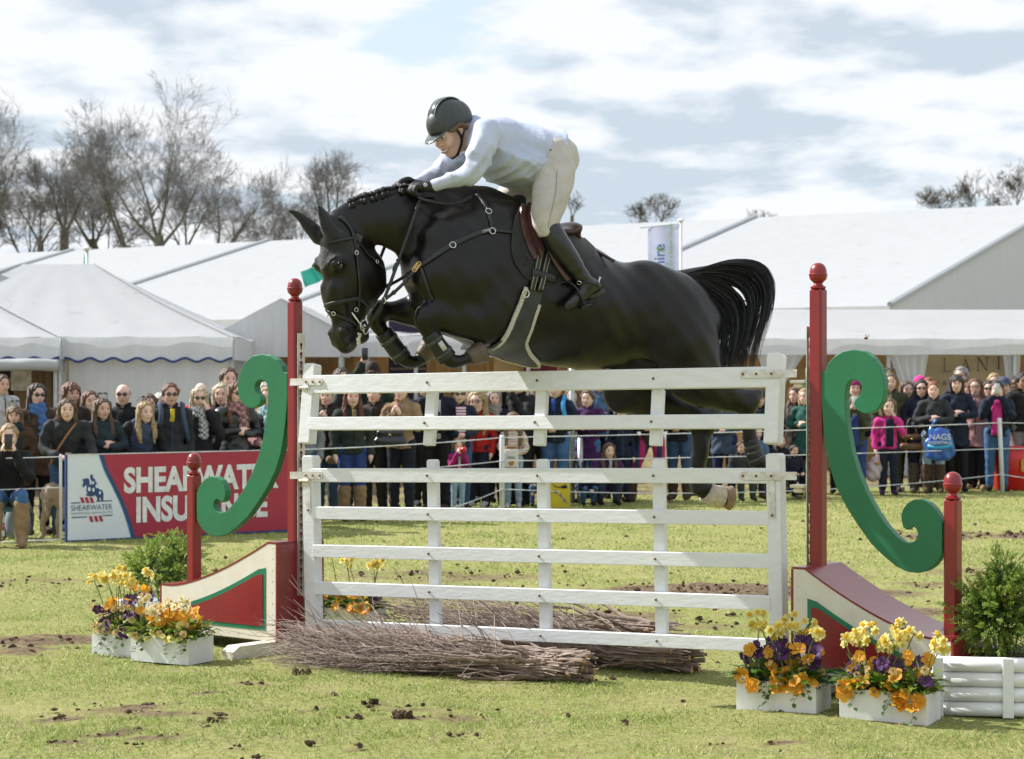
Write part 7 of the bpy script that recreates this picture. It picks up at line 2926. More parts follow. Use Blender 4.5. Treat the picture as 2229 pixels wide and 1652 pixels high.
def person(px, top, row, ps, hair, hcol, jk, tr, boots, label, jtype='jacket', skin=0, glasses=None, scarf=None, vest=None, turn=None, tall=False, minh=None, group='spectators along the ring rope'):
 d = rope_z(px) + row + .25
 h = H - (top - CY) / FD * d
 base = 1.70 if ps.startswith('child') else HGT[ps]
 base += .02 if hair not in ('hat',) else .12
 sc = h / base
 P = Vector(((px - CX) / FD * d, d, 0))
 v = Vector((.0 - P.x, 11.5 - P.y))
 rz = math.atan2(v.x, -v.y) * .8 + PRN.uniform(-.42, .42)
 if turn is not None:
  rz = math.radians(turn)
 HMt, hk = tpl(ps, 'head')
 hl = Vector((HMt.translation.x, HMt.translation.y))
 hl = Vector((hl.x * math.cos(rz) - hl.y * math.sin(rz), hl.x * math.sin(rz) + hl.y * math.cos(rz))) * sc
 o = link('person', tpl(ps, 'body'), SK[skin])
 o.location = (P.x - hl.x, P.y - hl.y, 0)
 o.rotation_euler = (0, 0, rz)
 wide = PRN.uniform(.97, 1.08)
 o.scale = (sc * wide, sc * wide, sc)
 tag(o, label, 'person', group)
 link('jacket' if jtype != 'coat' else 'coat', tpl(ps, jtype), CLOTH[jk], o)
 if not scarf and jk not in ('leather', 'striped_fleece'):
  q = link('collar', shared('collar', m_collar), CLOTH[vest or jk], o)
  q.matrix_local = Matrix.Translation(Vector(pose(ps)['torso'][-1][:3]) * .42 + HMt.translation * .58 + Vector((0, .018, -.042))) @ HEADM
  if ps in ('stand', 'clasp', 'lean', 'stride', 'clap', 'child_stand'):
   link('zip', tpl(ps, 'zip'), CLOTH[PRN.choice(('grey', 'black', 'slate', 'black'))], o)
 if vest:
  link('gilet', tpl(ps, 'vest'), CLOTH[vest], o)
 link('trousers', tpl(ps, 'trousers'), CLOTH[tr], o)
 for e in 'LR':
  link('boot' if tall else 'shoe', tpl(ps, ('boot' if tall else 'shoe') + e), CLOTH[boots], o)

 def on_head(name, me, m, dy=0.0, extra=None):
  q = link(name, me, m, o)
  M = HMt @ Matrix.Scale(hk, 4)
  if dy:
   M = M @ Matrix.Translation((0, dy, 0))
  if extra is not None:
   M = M @ extra
  q.matrix_local = M
  return q
 if hair:
  nm = hair if hair in ('hat', 'beanie', 'cap') else 'hair'
  on_head(nm, hair_mesh(hair), HAIRS[hcol] if hcol in HAIRS else CLOTH[hcol])
  if nm != 'hair':
   on_head('hair', hair_mesh('short'), HAIRS['brown'])
 for sg in (1, -1):
  on_head('eye', shared('eye', m_eye), EYED, sg * .032)
 on_head('lips', shared('lips', m_lips), LIPM)
 if glasses == 'sun':
  on_head('sunglasses', shared('sun', m_shades), LENS)
 elif glasses == 'up':
  on_head('sunglasses', shared('sun', m_shades), LENS, extra=Matrix.Translation((-.045, 0, .115)) @ Matrix.Rotation(-.75, 4, 'Y'))
 elif glasses == 'clear':
  on_head('glasses', shared('clear', m_glasses), LENS)
 if scarf:
  q = link('scarf', shared('scarf', m_scarf), CLOTH[scarf], o)
  q.matrix_local = Matrix.Translation(HMt.translation + Vector((0, .015, -.135 * hk))) @ HEADM
 if ps in ('phone', 'child_phone', 'sit_phone', 'raise'):
  q = link('phone', shared('phone', m_phone), PHONE if px > 1000 else PHONED)
  a = [Vector(pose(ps)['arms'][sg][3]) for sg in (1, -1)]
  c = (a[0] + a[1]) / 2 if ps != 'raise' else a[1]
  w = o.matrix_basis
  q.matrix_basis = Matrix.Translation(o.location) @ Matrix.Rotation(rz, 4, 'Z') @ Matrix.Translation(Vector((c.x * sc * wide, (c.y - .035) * sc * wide, (c.z - .05) * sc)))
  tag(q, 'phone held up by the ' + ' '.join(label.split(',')[0].split()[:10]), 'phone')
 return o, d, rz


def build_crowd():
 R = {}
 A = lambda k, *a, **kw: R.__setitem__(k, person(*a, **kw))
 # ---- left of the tall red post
 A(1, 20, 922, -.35, 'sit_phone', 'crop', 'blonde', 'black', 'bluejeans', 'boottan', 'seated blonde woman in black coat and jeans filming at the far left edge', tall=True, skin=1, turn=12)
 A(2, 32, 882, .55, 'clasp', 'fringe', 'light', 'brown', 'darknavy', 'bootbrown', 'woman with sunglasses on her fringe and dark green scarf, behind the seated blonde', scarf='teal', glasses='up', jtype='coat')
 A(3, 80, 834, 1.0, 'stand', 'long', 'dark', 'brown', 'darknavy', 'bootbrown', 'tall dark-haired woman in round sunglasses with a bright blue scarf', jtype='coat', glasses='sun', scarf='blue_scarf', skin=1)
 A(4, 146, 867, .12, 'lean', 'bob', 'brown', 'charcoal', 'jeans', 'bootbrown', 'woman in charcoal gilet resting a hand on the left corner of the advertising board', vest='charcoal', skin=1)
 A(5, 154, 831, 1.3, 'stand', 'fringe', 'auburn', 'darkbrown', 'black', 'black', 'auburn-bobbed woman in dark brown jacket standing right behind the one in the charcoal gilet')
 A(6, 196, 850, 2.0, 'stand', 'bob', 'auburn', 'brown', 'black', 'black', 'auburn-haired person showing only a small face, left of the bald man in shades', skin=1)
 A(7, 222, 866, .22, 'cross', 'long', 'brown', 'teal', 'jeans', 'black', 'smiling woman with very long wavy brown hair and folded arms behind the board', glasses='up')
 A(8, 268, 834, 1.4, 'stand', 'bald', 'grey', 'black', 'black', 'black', 'balding man in dark sunglasses and black collar standing clear of the others', glasses='sun', skin=1)
 A(9, 316, 873, .12, 'lean', 'long', 'blonde', 'black', 'jeans', 'black', 'fair-haired woman in a slate blue padded gilet leaning on the board', vest='slate', glasses='up', skin=1)
 A(10, 325, 857, 1.4, 'stand', 'bob', 'brown', 'darkbrown', 'black', 'black', 'brown-haired woman mostly hidden by the fair one in the blue gilet')
 A(11, 371, 833, .4, 'stand', 'short', 'auburn', 'charcoal', 'black', 'black', 'short-haired woman in wraparound sunglasses with grey rucksack straps and a yellow top', glasses='sun')
 A(12, 350, 854, 2.0, 'stand', 'short', 'white', 'grey', 'black', 'black', 'white-haired person half hidden behind the woman with rucksack straps', skin=1)
 A(13, 434, 842, .4, 'cheek', 'long', 'pale', 'black', 'black', 'black', 'pale blonde woman in sunglasses wrapped in a black and white check scarf', glasses='sun', scarf='check_scarf', jtype='coat', skin=1)
 A(14, 437, 831, 1.7, 'stand', 'bald', 'white', 'red', 'black', 'black', 'bald pink-headed man behind the woman with the check scarf', skin=1)
 A(15, 483, 834, 1.2, 'stand', 'bob', 'pale', 'black', 'black', 'black', 'white-blonde woman squinting upward just below the tallest man', skin=1)
 A(16, 497, 799, 2.1, 'stand', 'crop', 'brown', 'navy', 'black', 'black', 'tallest man, close-cropped, standing above everyone left of the green scroll', skin=1)
 A(17, 514, 831, .4, 'cross', 'long', 'auburn', 'leather', 'black', 'black', 'auburn woman in sunglasses, black leather jacket and floral scarf beside the green scroll', glasses='sun', scarf='floral_scarf', skin=1)
 A(18, 583, 841, .4, 'clasp', 'long', 'blonde', 'rose', 'black', 'black', 'blonde woman in pale pink sleeves and teal scarf, seen through the left scroll', scarf='teal_scarf', vest='darkbrown', skin=1)
 A(19, 577, 832, 1.7, 'stand', 'short', 'white', 'grey', 'black', 'black', 'grey-haired head just above the blonde seen through the left scroll', skin=1)
 A(20, 4, 815, 6.5, 'stand', 'crop', 'brown', 'lightgrey', 'black', 'black', 'person in a pale grey jumper inside the rolled-up tent at the left edge')
 # ---- behind the gates
 A(22, 660, 850, .9, 'stand', 'short', 'grey', 'grey', 'jeans', 'black', 'grey-jacketed person squeezed between the tall red post and the gate end', skin=1)
 A(29, 712, 838, 1.1, 'clap', 'short', 'white', 'darkbrown', 'jeans', 'black', 'white-haired person clapping behind the left gate upright, monogram bag at the hip', skin=1)
 A(23, 767, 840, .4, 'stand', 'long', 'red', 'darkgreen', 'blue', 'boottan', 'woman with long dark red hair, dark green quilted jacket and bright blue jeans', tall=True, skin=1)
 A(25, 743, 800, 2.1, 'phone', 'crop', 'dark', 'charcoal', 'black', 'black', 'dark-haired man whose forehead shows above the upper gate rail')
 A(24, 812, 783, 2.0, 'raise', 'hat', 'darkbrown', 'darkgreen', 'black', 'black', 'man in brown felt hat holding a phone high above the crowd', turn=0)
 A(26, 815, 833, 1.1, 'stand', 'short', 'brown', 'darkbrown', 'black', 'black', 'round-faced person in dark brown jacket left of the one in the camel blazer', skin=1)
 A(28, 846, 851, 1.9, 'stand', 'short', 'black', 'black', 'black', 'black', 'black-haired woman, small pale face over the camel blazer shoulder', skin=1)
 A(27, 873, 826, .45, 'clap', 'short', 'light', 'camel', 'darknavy', 'black', 'woman in camel blazer pressing her palms together, navy handbag on her arm', skin=1)
 A(30, 948, 815, .7, 'clasp', 'short', 'black', 'darknavy', 'black', 'bootbrown', 'person in navy jacket over a grey numbered T-shirt behind the first gate upright', vest=None)
 A(31, 997, 836, .4, 'clasp', 'short', 'brown', 'navy', 'jeans', 'bootbrown', 'woman in sunglasses with a pink and white striped shirt under a navy jacket', glasses='sun', skin=1)
 A(32, 1040, 857, .75, 'child_stand', 'long', 'blonde', 'red', 'navy', 'trainers', 'fair girl in glasses and red top between two women in navy', glasses='clear', skin=1)
 A(34, 1055, 846, 1.7, 'stand', 'long', 'light', 'darkbrown', 'black', 'black', 'light brown-haired woman behind the girl in glasses', skin=1)
 A(33, 1076, 847, .6, 'clasp', 'bob', 'grey', 'navy', 'black', 'black', 'grey-haired woman in navy body warmer and taupe scarf', scarf='taupe_scarf', skin=1)
 A(35, 1128, 815, .6, 'phone', 'short', 'dark', 'black', 'black', 'black', 'person in shiny black puffer jacket with a pale shoulder bag strap', turn=-35)
 A(101, 925, 822, 1.8, 'stand', 'short', 'brown', 'darknavy', 'black', 'black', 'navy-shouldered person whose head hides behind the horse\'s folded foreleg')
 A(102, 1010, 842, 1.7, 'stand', 'short', 'grey', 'lightgrey', 'jeans', 'black', 'pale-sleeved person behind the woman in the striped shirt', skin=1)
 A(103, 1165, 822, 1.5, 'cross', 'short', 'brown', 'charcoal', 'black', 'black', 'charcoal-coated person behind the black puffer jacket')
 A(36, 997, 960, -.08, 'child_drink', 'curly', 'light', 'magenta', 'palejeans', 'bootbrown', 'curly-haired toddler in magenta jacket drinking from a red beaker', skin=1)
 A(37, 1117, 903, .10, 'child_hold', 'long', 'light', 'striped_fleece', 'palejeans', 'trainers', 'girl in a cream and pink striped fleece holding a paper bag of doughnuts', skin=1)
 A(38, 1166, 1000, .35, 'sit', 'short', 'light', 'black', 'jeans', 'black', 'crouched child in black, right beside the girl in the striped fleece', skin=1)
 A(39, 1209, 824, .3, 'clasp', 'short', 'light', 'navy', 'bluejeans', 'bootbrown', 'smiling woman in navy coat with blue lining and bright blue rucksack straps', scarf=None, skin=1)
 A(40, 1279, 848, .55, 'cross', 'short', 'brown', 'purple', 'bluejeans', 'bootbrown', 'woman in deep purple padded jacket beside the steel poles', skin=1, jtype='coat')
 A(41, 1303, 812, 1.5, 'cross', 'crop', 'brown', 'denim', 'black', 'black', 'man with blue checked sleeve folded behind the woman in purple')
 A(104, 1247, 842, 1.5, 'stand', 'long', 'light', 'lightgrey', 'black', 'black', 'light-haired person in pale padded sleeves behind the steel poles', skin=1)
 A(42, 1325, 961, -.05, 'squat', 'long', 'brown', 'purple', 'slate', 'black', 'girl with long brown hair squatting at the rope in a purple and white jacket', skin=1)
 A(45, 1281, 1016, -.02, 'squat', 'short', 'light', 'darknavy', 'bluejeans', 'black', 'small child squatting in jeans left of the girl with long brown hair', skin=1)
 A(43, 1362, 832, .75, 'clasp', 'short', 'dark', 'darknavy', 'brown', 'bootbrown', 'person in navy coat with brass buttons behind the squatting girl', jtype='coat')
 A(105, 1352, 890, .5, 'child_stand', 'beanie', 'lilac', 'navy', 'navy', 'black', 'child in pale blue hat right under the horse\'s belly', skin=1)
 A(44, 1418, 836, .3, 'stride', 'short', 'brown', 'darkbrown', 'jodhpurs', 'bootbrown', 'person in pink and navy jodhpurs with feet apart', skin=1, tall=True)
 A(46, 1479, 830, .5, 'clasp', 'short', 'brown', 'darknavy', 'jeans', 'bootbrown', 'person in dark blue jeans and crumpled brown boots right of the pink jodhpurs', tall=True)
 A(106, 1530, 842, 1.3, 'stand', 'short', 'dark', 'olive', 'olive', 'wellies', 'olive-trousered person standing behind the horse\'s vertical hind leg')
 A(47, 1577, 836, .4, 'clasp', 'short', 'light', 'slate', 'leggings', 'wellies', 'person in quilted slate blue jacket and violet navy leggings', skin=1, jtype='coat')
 A(52, 1612, 960, .0, 'sit', 'short', 'brown', 'charcoal', 'darkgreen', 'wellies', 'seated person in dark green wellingtons by the horse\'s trailing hind leg', tall=True)
 A(48, 1646, 924, .35, 'sit', 'beanie', 'cream', 'denim', 'navy', 'bootbrown', 'seated person in denim jacket and cream beanie', skin=1, turn=25)
 A(49, 1655, 848, 1.0, 'stand', 'fringe', 'dark', 'darknavy', 'black', 'black', 'dark-haired woman in glasses framed by the right end of the upper gate', glasses='clear', skin=1)
 A(107, 1692, 850, 1.7, 'stand', 'short', 'dark', 'black', 'black', 'black', 'black-clad person behind the right gate end')
 A(51, 1731, 842, 1.1, 'stand', 'long', 'brown', 'darkbrown', 'black', 'black', 'brown-haired person in dark brown coat left of the green puffer jacket', jtype='coat')
 A(50, 1753, 845, .45, 'cross', 'bob', 'blonde', 'green', 'black', 'black', 'person in shiny green puffer jacket beside the right tall post', skin=1, jtype='coat')
 A(53, 1728, 968, .0, 'sit', 'short', 'dark', 'darknavy', 'darknavy', 'bootgrey', 'seated person in dark navy by the foot of the right tall post', turn=20)
 A(108, 1700, 945, .4, 'sit', 'short', 'brown', 'black', 'bluejeans', 'black', 'person in black sitting with a water bottle behind the gate end', turn=10)
 # ---- right of the tall post
 A(54, 1864, 860, .15, 'phone', 'curly', 'light', 'olive', 'blue', 'bootgrey', 'fair curly-haired girl in olive jacket photographing through the right scroll', skin=1)
 A(55, 1860, 826, 1.4, 'stand', 'beanie', 'magenta', 'navy', 'black', 'black', 'person in magenta hat glimpsed inside the curl of the right scroll', skin=1)
 A(109, 1829, 842, .9, 'cross', 'short', 'brown', 'navy', 'black', 'black', 'navy-sleeved person mostly behind the right scroll')
 A(56, 1933, 871, .05, 'child_cheek', 'bob', 'light', 'pink', 'navy', 'purple', 'girl in hot pink jacket touching her cheek', skin=1)
 A(57, 1938, 811, .8, 'stand', 'pony', 'light', 'olive', 'olive', 'bootbrown', 'tall fair woman in long olive coat behind the girl in pink', jtype='coat', glasses='up', skin=1)
 A(58, 1973, 829, 1.0, 'stand', 'long', 'brown', 'darkbrown', 'black', 'trainers', 'frowning pale woman with straight brown hair and black trousers', skin=1)
 A(59, 2006, 826, .45, 'clasp', 'bob', 'black', 'navy', 'darknavy', 'bootgrey', 'black-haired woman in sunglasses and navy coat carrying a brown bag', glasses='sun', jtype='coat', tall=True, skin=1)
 A(60, 2003, 820, 2.1, 'stand', 'beanie', 'pink', 'black', 'black', 'black', 'pink woolly hat showing behind the black-haired woman in sunglasses', skin=1)
 A(110, 2023, 821, 1.8, 'stand', 'short', 'ginger', 'navy', 'black', 'black', 'ginger head just behind the frowning woman with folded arms', skin=1)
 A(61, 2032, 830, .12, 'cross', 'pony', 'ginger', 'charcoal', 'palejeans', 'bootbrown', 'frowning fair woman with folded arms and pale jeans tucked in brown boots', tall=True, skin=1, turn=-12)
 A(62, 2082, 815, .3, 'cross', 'fringe', 'dark', 'navy', 'black', 'black', 'woman with dark fringe and folded arms in a navy padded coat and black trousers', jtype='coat', skin=1, turn=-8)
 A(63, 2093, 798, 1.5, 'stand', 'crop', 'grey', 'navy', 'black', 'black', 'bearded man in glasses looking over the woman with the dark fringe', glasses='clear', skin=1)
 A(64, 2124, 823, .6, 'stand', 'long', 'auburn', 'rose', 'darknavy', 'boottan', 'young woman in glasses and dusty pink cardigan', glasses='clear', skin=1, jtype='coat')
 A(65, 2107, 825, 1.4, 'stand', 'long', 'light', 'black', 'black', 'black', 'light brown hair between the dark fringe and the pink cardigan')
 A(66, 2170, 828, .12, 'phone', 'short', 'dark', 'navy', 'bluejeans', 'black', 'girl in navy coat over hot pink hoodie photographing by the right rope post', skin=1)
 A(67, 2154, 828, 1.0, 'stand', 'bob', 'dark', 'darknavy', 'black', 'black', 'dark-haired woman in sunglasses behind the girl in the pink hoodie', glasses='sun', skin=1)
 A(68, 2164, 812, 1.8, 'stand', 'short', 'blonde', 'black', 'black', 'black', 'fair-haired head above the girl in the pink hoodie', skin=1)
 A(111, 2185, 822, 1.2, 'stand', 'cap', 'slate', 'darknavy', 'black', 'black', 'person in blue and white cap right of the girl in the pink hoodie', skin=1)
 A(69, 2226, 810, .35, 'stand', 'crop', 'black', 'black', 'grey', 'black', 'man in black jacket cut by the right edge', skin=2)
 A(112, 2212, 818, 1.4, 'stand', 'crop', 'black', 'charcoal', 'black', 'black', 'dark-skinned man behind the one in black at the right edge', skin=3)
 return R


CROWD = build_crowd()


def on_person(k, lx, ly, lz):
 """a place in a spectator's own coordinates (figure of 1.68 m) -> world"""
 o, d, rz = CROWD[k]
 return o.matrix_basis @ Vector((lx, ly, lz))


def solo(mb, name, material, label, cat, loc=None, smooth=True):
 o = mb.build(name, material, None, smooth)
 if loc is not None:
  o.location = loc
 return tag(o, label, cat)


def build_belongings():
 # blue carrier bag
 c = on_person(61, .10, -.33, .78)
 t = empty('carrier_bag', c, math.radians(-12), 'blue printed carrier bag hanging in front of the pale jeans', 'bag')
 s = SDF((-.26, -.14, -.28), (.26, .14, .36), .012)
 s.chain([(0, 0, -.19, .075, 2.6), (0, 0, .0, .085, 2.35), (0, 0, .15, .06, 2.3)], (1, 0, 0), .04, 3)
 s.chain([(-.13, 0, .12, .03), (-.11, 0, .24, .02), (-.05, 0, .32, .015)], (1, 0, 0), .03, 2)
 s.ripple(lambda X, Y, Z: .006 * np.sin(X * 40 + Z * 25))
 link('sack', s.mesh('sack'), mat('blue_plastic', (.018, .055, .36), .3, .25, 6, coat=.3, col2=(.02, .16, .42)), t)
 wh = mat('white_print', (.75, .78, .82), .5)
 for s_, z, sz in (('NAGS', .075, .115), ('ESSENTIALS', -.005, .062)):
  put_text(s_, wh, t, (0, -.105, z), (1, 0, 0), (0, .08, 1), sz, extrude=.012)
 b = MB()
 b.ribbon([(-.17, -.100, -.05), (-.05, -.112, -.07), (.06, -.112, -.065), (.17, -.100, -.035)], [(0, -1, 0)] * 4, .045, .012)
 b.build('pale_wave', mat('cyan_print', (.03, .33, .58), .4), t, True)
 # red bin
 t = empty('litter_bin', gnd(2207, 1068) + Vector((.0, .25, 0)), 0, 'bright red litter bin behind the right rope post', 'bin')
 RB = mat('red_plastic', (.62, .010, .012), .3, .08, 5, coat=.3)
 MB().lathe([(.21, 0), (.235, .02), (.285, .60), (.28, .61), (.24, .60)], (0, 0, 0), 28).build('tub', RB, t, True)
 MB().lathe([(.285, .0), (.305, .008), (.307, .055), (.29, .062)], (0, 0, .585), 28).build('rim', RB, t, True)
 MB().box((.10, -.275, .28), (.19, -.262, .46)).build('sticker', mat('yellow_sticker', (.55, .35, .06), .5, .3, 30), t)
 # yellow carrier bag
 t = empty('yellow_bag', gnd(1212, 1106) + Vector((0, .05, 0)), math.radians(8), 'yellow paper carrier bag with bird print standing by the steel poles', 'bag')
 YM = mat('yellow_paper', (.58, .46, .015), .55, .06, 6)
 MB().box((-.14, -.07, 0), (.16, .07, .31)).build('sack', YM, t)
 ink = mat('grey_print', (.2, .2, .22), .6)
 for x, z in ((-.02, .18), (.05, .13), (.10, .07)):
  mb = MB()
  mb.prism([(x - .04, z + .03), (x, z), (x + .04, z - .015), (x + .01, z + .012), (x - .005, z + .06)], -.074, -.071)
  mb.build('bird_print', ink, t)
 MB().box((.05, -.076, .25), (.12, -.071, .285)).build('navy_label', mat('cloth_navy', (.014, .02, .042)), t)
 m = MB()
 m.tube(dense([(-.06, -.072, .30), (-.02, -.08, .27), (.06, -.08, .27), (.10, -.072, .30)], 5), .006, 5)
 m.build('handle', mat('black_cord', (.012, .012, .012), .6), t, True)
 # left: grey rucksack, water bottle, dog
 g = gnd(38, 1178)
 t = empty('rucksack', g, math.radians(15), 'pale grey rucksack leaning on the seated blonde\'s shin', 'rucksack')
 s = SDF((-.2, -.2, -.02), (.2, .2, .55), .013)
 s.chain([(0, 0, .10, .085, 1.6), (.01, .02, .28, .080, 1.5), (.03, .05, .40, .05, 1.3)], (1, 0, 0), .03, 3)
 link('pack', s.mesh('pack'), mat('grey_nylon', (.20, .235, .26), .6, .12, 8, bump=.3), t)
 m = MB()
 m.tube(dense([(-.12, -.08, .06), (-.14, -.10, .26), (-.06, -.05, .44)], 5), .012, 6)
 m.tube(dense([(.13, -.08, .06), (.15, -.09, .26), (.10, .0, .42)], 5), .012, 6)
 m.build('piping', mat('dark_grey_piping', (.05, .055, .06), .6), t, True)
 m = MB()
 m.tube([(-.12, -.06, .03), (-.20, -.12, .01), (-.22, -.14, .008)], .010, 6)
 m.build('strap', mat('dark_grey_piping', (.05, .055, .06)), t, True)
 t = empty('water_bottle', g + Vector((-.12, -.16, 0)), 0, 'clear water bottle with green cap in front of the rucksack', 'bottle')
 MB().lathe([(.03, .06), (.033, .07), (.033, .24), (.026, .28), (.012, .30)], (0, 0, 0), 14).build('flask', mat('clear_plastic', (.62, .68, .70), .12, .05, 9, coat=.5), t, True)
 MB().lathe([(.034, .12), (.0345, .20)], (0, 0, 0), 14).build('paper_label', mat('pink_label', (.55, .22, .26), .5, .4, 40), t, True)
 MB().lathe([(.014, .30), (.014, .33), (.012, .332)], (0, 0, 0), 12).build('cap', mat('green_cap', (.02, .45, .12), .4), t, True)
 # dog seen from behind
 s = SDF((-.30, -.45, -.02), (.30, .60, .72), .0135)
 X = (1, 0, 0)
 s.chain([(0, -.12, .46, .115, .92), (.0, .05, .45, .115, .95), (0, .28, .47, .12, .95), (0, .42, .52, .09, .8)], X, .04, 3)
 s.chain([(0, .40, .55, .075), (0, .52, .63, .062), (0, .56, .64, .07)], X, .04, 2)
 for sg in (1, -1):
  s.chain([(sg * .06, -.10, .44, .095, .8), (sg * .085, -.06, .32, .075, .8), (sg * .09, -.12, .22, .042), (sg * .09, -.16, .155, .028), (sg * .09, -.135, .06, .023), (sg * .09, -.18, .025, .028)], X, .03, 4)
  s.chain([(sg * .08, .34, .42, .07), (sg * .085, .34, .22, .036), (sg * .085, .34, .06, .026), (sg * .085, .30, .025, .03)], X, .03, 3)
  s.chain([(sg * .06, .53, .69, .028, .6), (sg * .085, .55, .64, .022, .6)], X, .02, 2)
 s.chain([(0, -.20, .50, .030), (.02, -.26, .38, .022), (.03, -.24, .24, .012)], X, .02, 3)
 s.ripple(lambda X_, Y, Z: .003 * np.sin(Z * 70 + Y * 40 + X_ * 60))
 o = link('dog', s.mesh('dog'), mat('fawn_fur', (.40, .30, .20), .9, .2, 14, bump=.8, bscale=120, sheen=.4, col2=(.30, .21, .13)))
 o.location = gnd(104, 1176) + Vector((.05, .30, 0))
 o.rotation_euler = (0, 0, math.radians(-22))
 tag(o, 'fawn dog standing with its back to the ring beside the advertising board', 'dog')
 # dog lead
 a, b = on_person(3, .05, -.25, .80), o.location + Vector((.0, .35, .55))
 m = MB()
 m.tube(dense([a, a.lerp(b, .5) + Vector((-.03, -.02, -.12)), b], 6), .007, 5)
 solo(m, 'dog_lead', mat('pink_lead', (.45, .10, .13), .6), 'thin pink lead running down to the fawn dog', 'lead')
 # handbags
 def handbag(k, p, sz, m, lab, rz=0.0):
  t_ = empty('handbag', on_person(k, *p), rz, lab, 'bag')
  s_ = SDF((-.24, -.14, -.2), (.24, .14, .22), .013)
  s_.chain([(-sz[0] / 2, 0, -sz[1] * .28, .05, 1), (sz[0] / 2, 0, -sz[1] * .28, .05, 1)], (0, 0, 1), .03, 1)
  s_.chain([(-sz[0] * .42, 0, sz[1] * .2, .04, 1), (sz[0] * .42, 0, sz[1] * .2, .04, 1)], (0, 0, 1), .06, 1)
  link('pouch', s_.mesh('pouch'), m, t_)
  m_ = MB()
  m_.tube(dense([(-sz[0] * .35, 0, sz[1] * .25), (-.04, .03, sz[1] * .25 + .22), (.04, .03, sz[1] * .25 + .22), (sz[0] * .35, 0, sz[1] * .25)], 5), .009, 6)
  m_.build('handle', m, t_, True)
  m_ = MB()
  m_.blob((0, -.055, sz[1] * .1), (.018, .006, .012), 8, 6)
  m_.build('clasp', BRASS, t_, True)
 handbag(27, (-.06, -.27, .99), (.30, .22), mat('navy_handbag', (.016, .020, .03), .3, .2, 8, coat=.3), 'shiny navy handbag on the arm of the woman in the camel blazer')
 handbag(59, (-.14, -.24, .78), (.24, .28), mat('brown_handbag', (.16, .070, .030), .45, .3, 10, bump=.3), 'brown leather handbag carried by the black-haired woman in sunglasses')
 handbag(29, (.20, -.16, .86), (.22, .34), CLOTH['monogram'], 'tan monogram-check handbag behind the left gate upright')
 # cross-body straps worn by two people
 m = MB()
 P = [on_person(4, .10, -.17, 1.36), on_person(4, .0, -.22, 1.22), on_person(4, -.13, -.17, 1.0), on_person(4, -.17, -.02, .88)]
 m.ribbon(dense(P, 5), [(.1, -1, .3)] * 16, .022, .004)
 solo(m, 'bag_strap', mat('tan_strap', (.30, .13, .05), .5), 'tan leather bag strap across the charcoal gilet', 'strap')
 t = empty('tote_bag', on_person(4, .10, -.26, .70), .4, 'white flower-printed tote at the left end of the advertising board', 'bag')
 s = SDF((-.18, -.12, -.2), (.18, .12, .22), .013)
 s.chain([(0, 0, -.10, .05, 2.2), (0, 0, .10, .045, 2.3)], (1, 0, 0), .03, 2)
 link('sack', s.mesh('sack'), mat('floral_canvas', (.66, .60, .56), .8, .1, 26, col2=(.50, .16, .16)), t)
 # rucksack straps
 for k, m_, lab in ((11, 'charcoal', 'grey rucksack worn on the front by the short-haired woman in wraparound sunglasses'), (39, 'skyblue', 'bright blue rucksack on the back of the smiling woman in navy')):
  t = empty('rucksack', on_person(k, 0, .16, 1.0), CROWD[k][2], lab, 'rucksack')
  s = SDF((-.24, -.10, -.1), (.24, .30, .5), .015)
  s.chain([(0, .10, .02, .09, 1.5), (0, .11, .22, .095, 1.5), (0, .08, .36, .06, 1.5)], (1, 0, 0), .03, 3)
  link('pack', s.mesh('pack'), CLOTH[m_], t)
  inv = Matrix.Translation(t.location) @ Matrix.Rotation(CROWD[k][2], 4, 'Z')
  for sg in (1, -1):
   q = [on_person(k, sg * .12, .11, 1.42), on_person(k, sg * .125, -.05, 1.455), on_person(k, sg * .12, -.148, 1.34), on_person(k, sg * .15, -.155, 1.18), on_person(k, sg * .19, -.05, 1.04)]
   q = [inv.inverted() @ p for p in q]
   b = MB()
   b.ribbon(dense(q, 5), [(sg * .3, -1, .35)] * 21, .055, .016)
   b.build('shoulder_strap', CLOTH['skyblue'] if k == 39 else CLOTH['slate'], t, True)
 # clear bag of candyfloss
 c = on_person(56, -.27, -.08, .50)
 t = empty('sweet_bag', c, 0, 'clear plastic bag of pink and white candyfloss hanging from the hot pink girl\'s hand', 'bag')
 s = SDF((-.18, -.16, -.26), (.18, .16, .26), .014)
 s.chain([(0, 0, -.10, .10, 1.1), (.02, 0, .02, .095, 1.1), (.06, 0, .16, .03, 1)], (1, 0, 0), .03, 3)
 s.ripple(lambda X, Y, Z: .008 * np.sin(X * 45 + Z * 38))
 link('sack', s.mesh('sack'), mat('pink_white_plastic', (.66, .50, .54), .3, .2, 9, coat=.5, col2=(.50, .44, .46), trans=.3), t)
 MB().blob((.05, -.085, .06), (.04, .02, .03), 8, 6).build('printed_face', mat('orange_print', (.5, .22, .05), .5, .4, 60), t, True)
 # doughnut bag
 t = empty('paper_bag', on_person(37, -.02, -.27, .86), CROWD[37][2], 'white paper bag with round orange print held against the striped fleece', 'bag')
 MB().box((-.085, -.035, -.13), (.085, .035, .16), None, .012).build('sack', mat('white_paper', (.70, .68, .64), .8, .06, 20, bump=.5), t)
 m = MB()
 m.prism([(.038 * math.cos(a), -.01 + .038 * math.sin(a)) for a in np.linspace(0, 2 * PI, 13)[:-1]], -.039, -.036)
 m.build('orange_print', mat('orange_print', (.5, .22, .05)), t)
 for s_, z in (('FRESH', .055), ('DONUTS', -.075)):
  put_text(s_, mat('black_print', (.02, .018, .016)), t, (0, -.0375, z), (1, 0, 0), (0, 0, 1), .036)
 m = MB()
 for x in (-.045, .0, .04):
  ring(m, (x, 0, .165), .028, .014, (.3, 1, .2), 10)
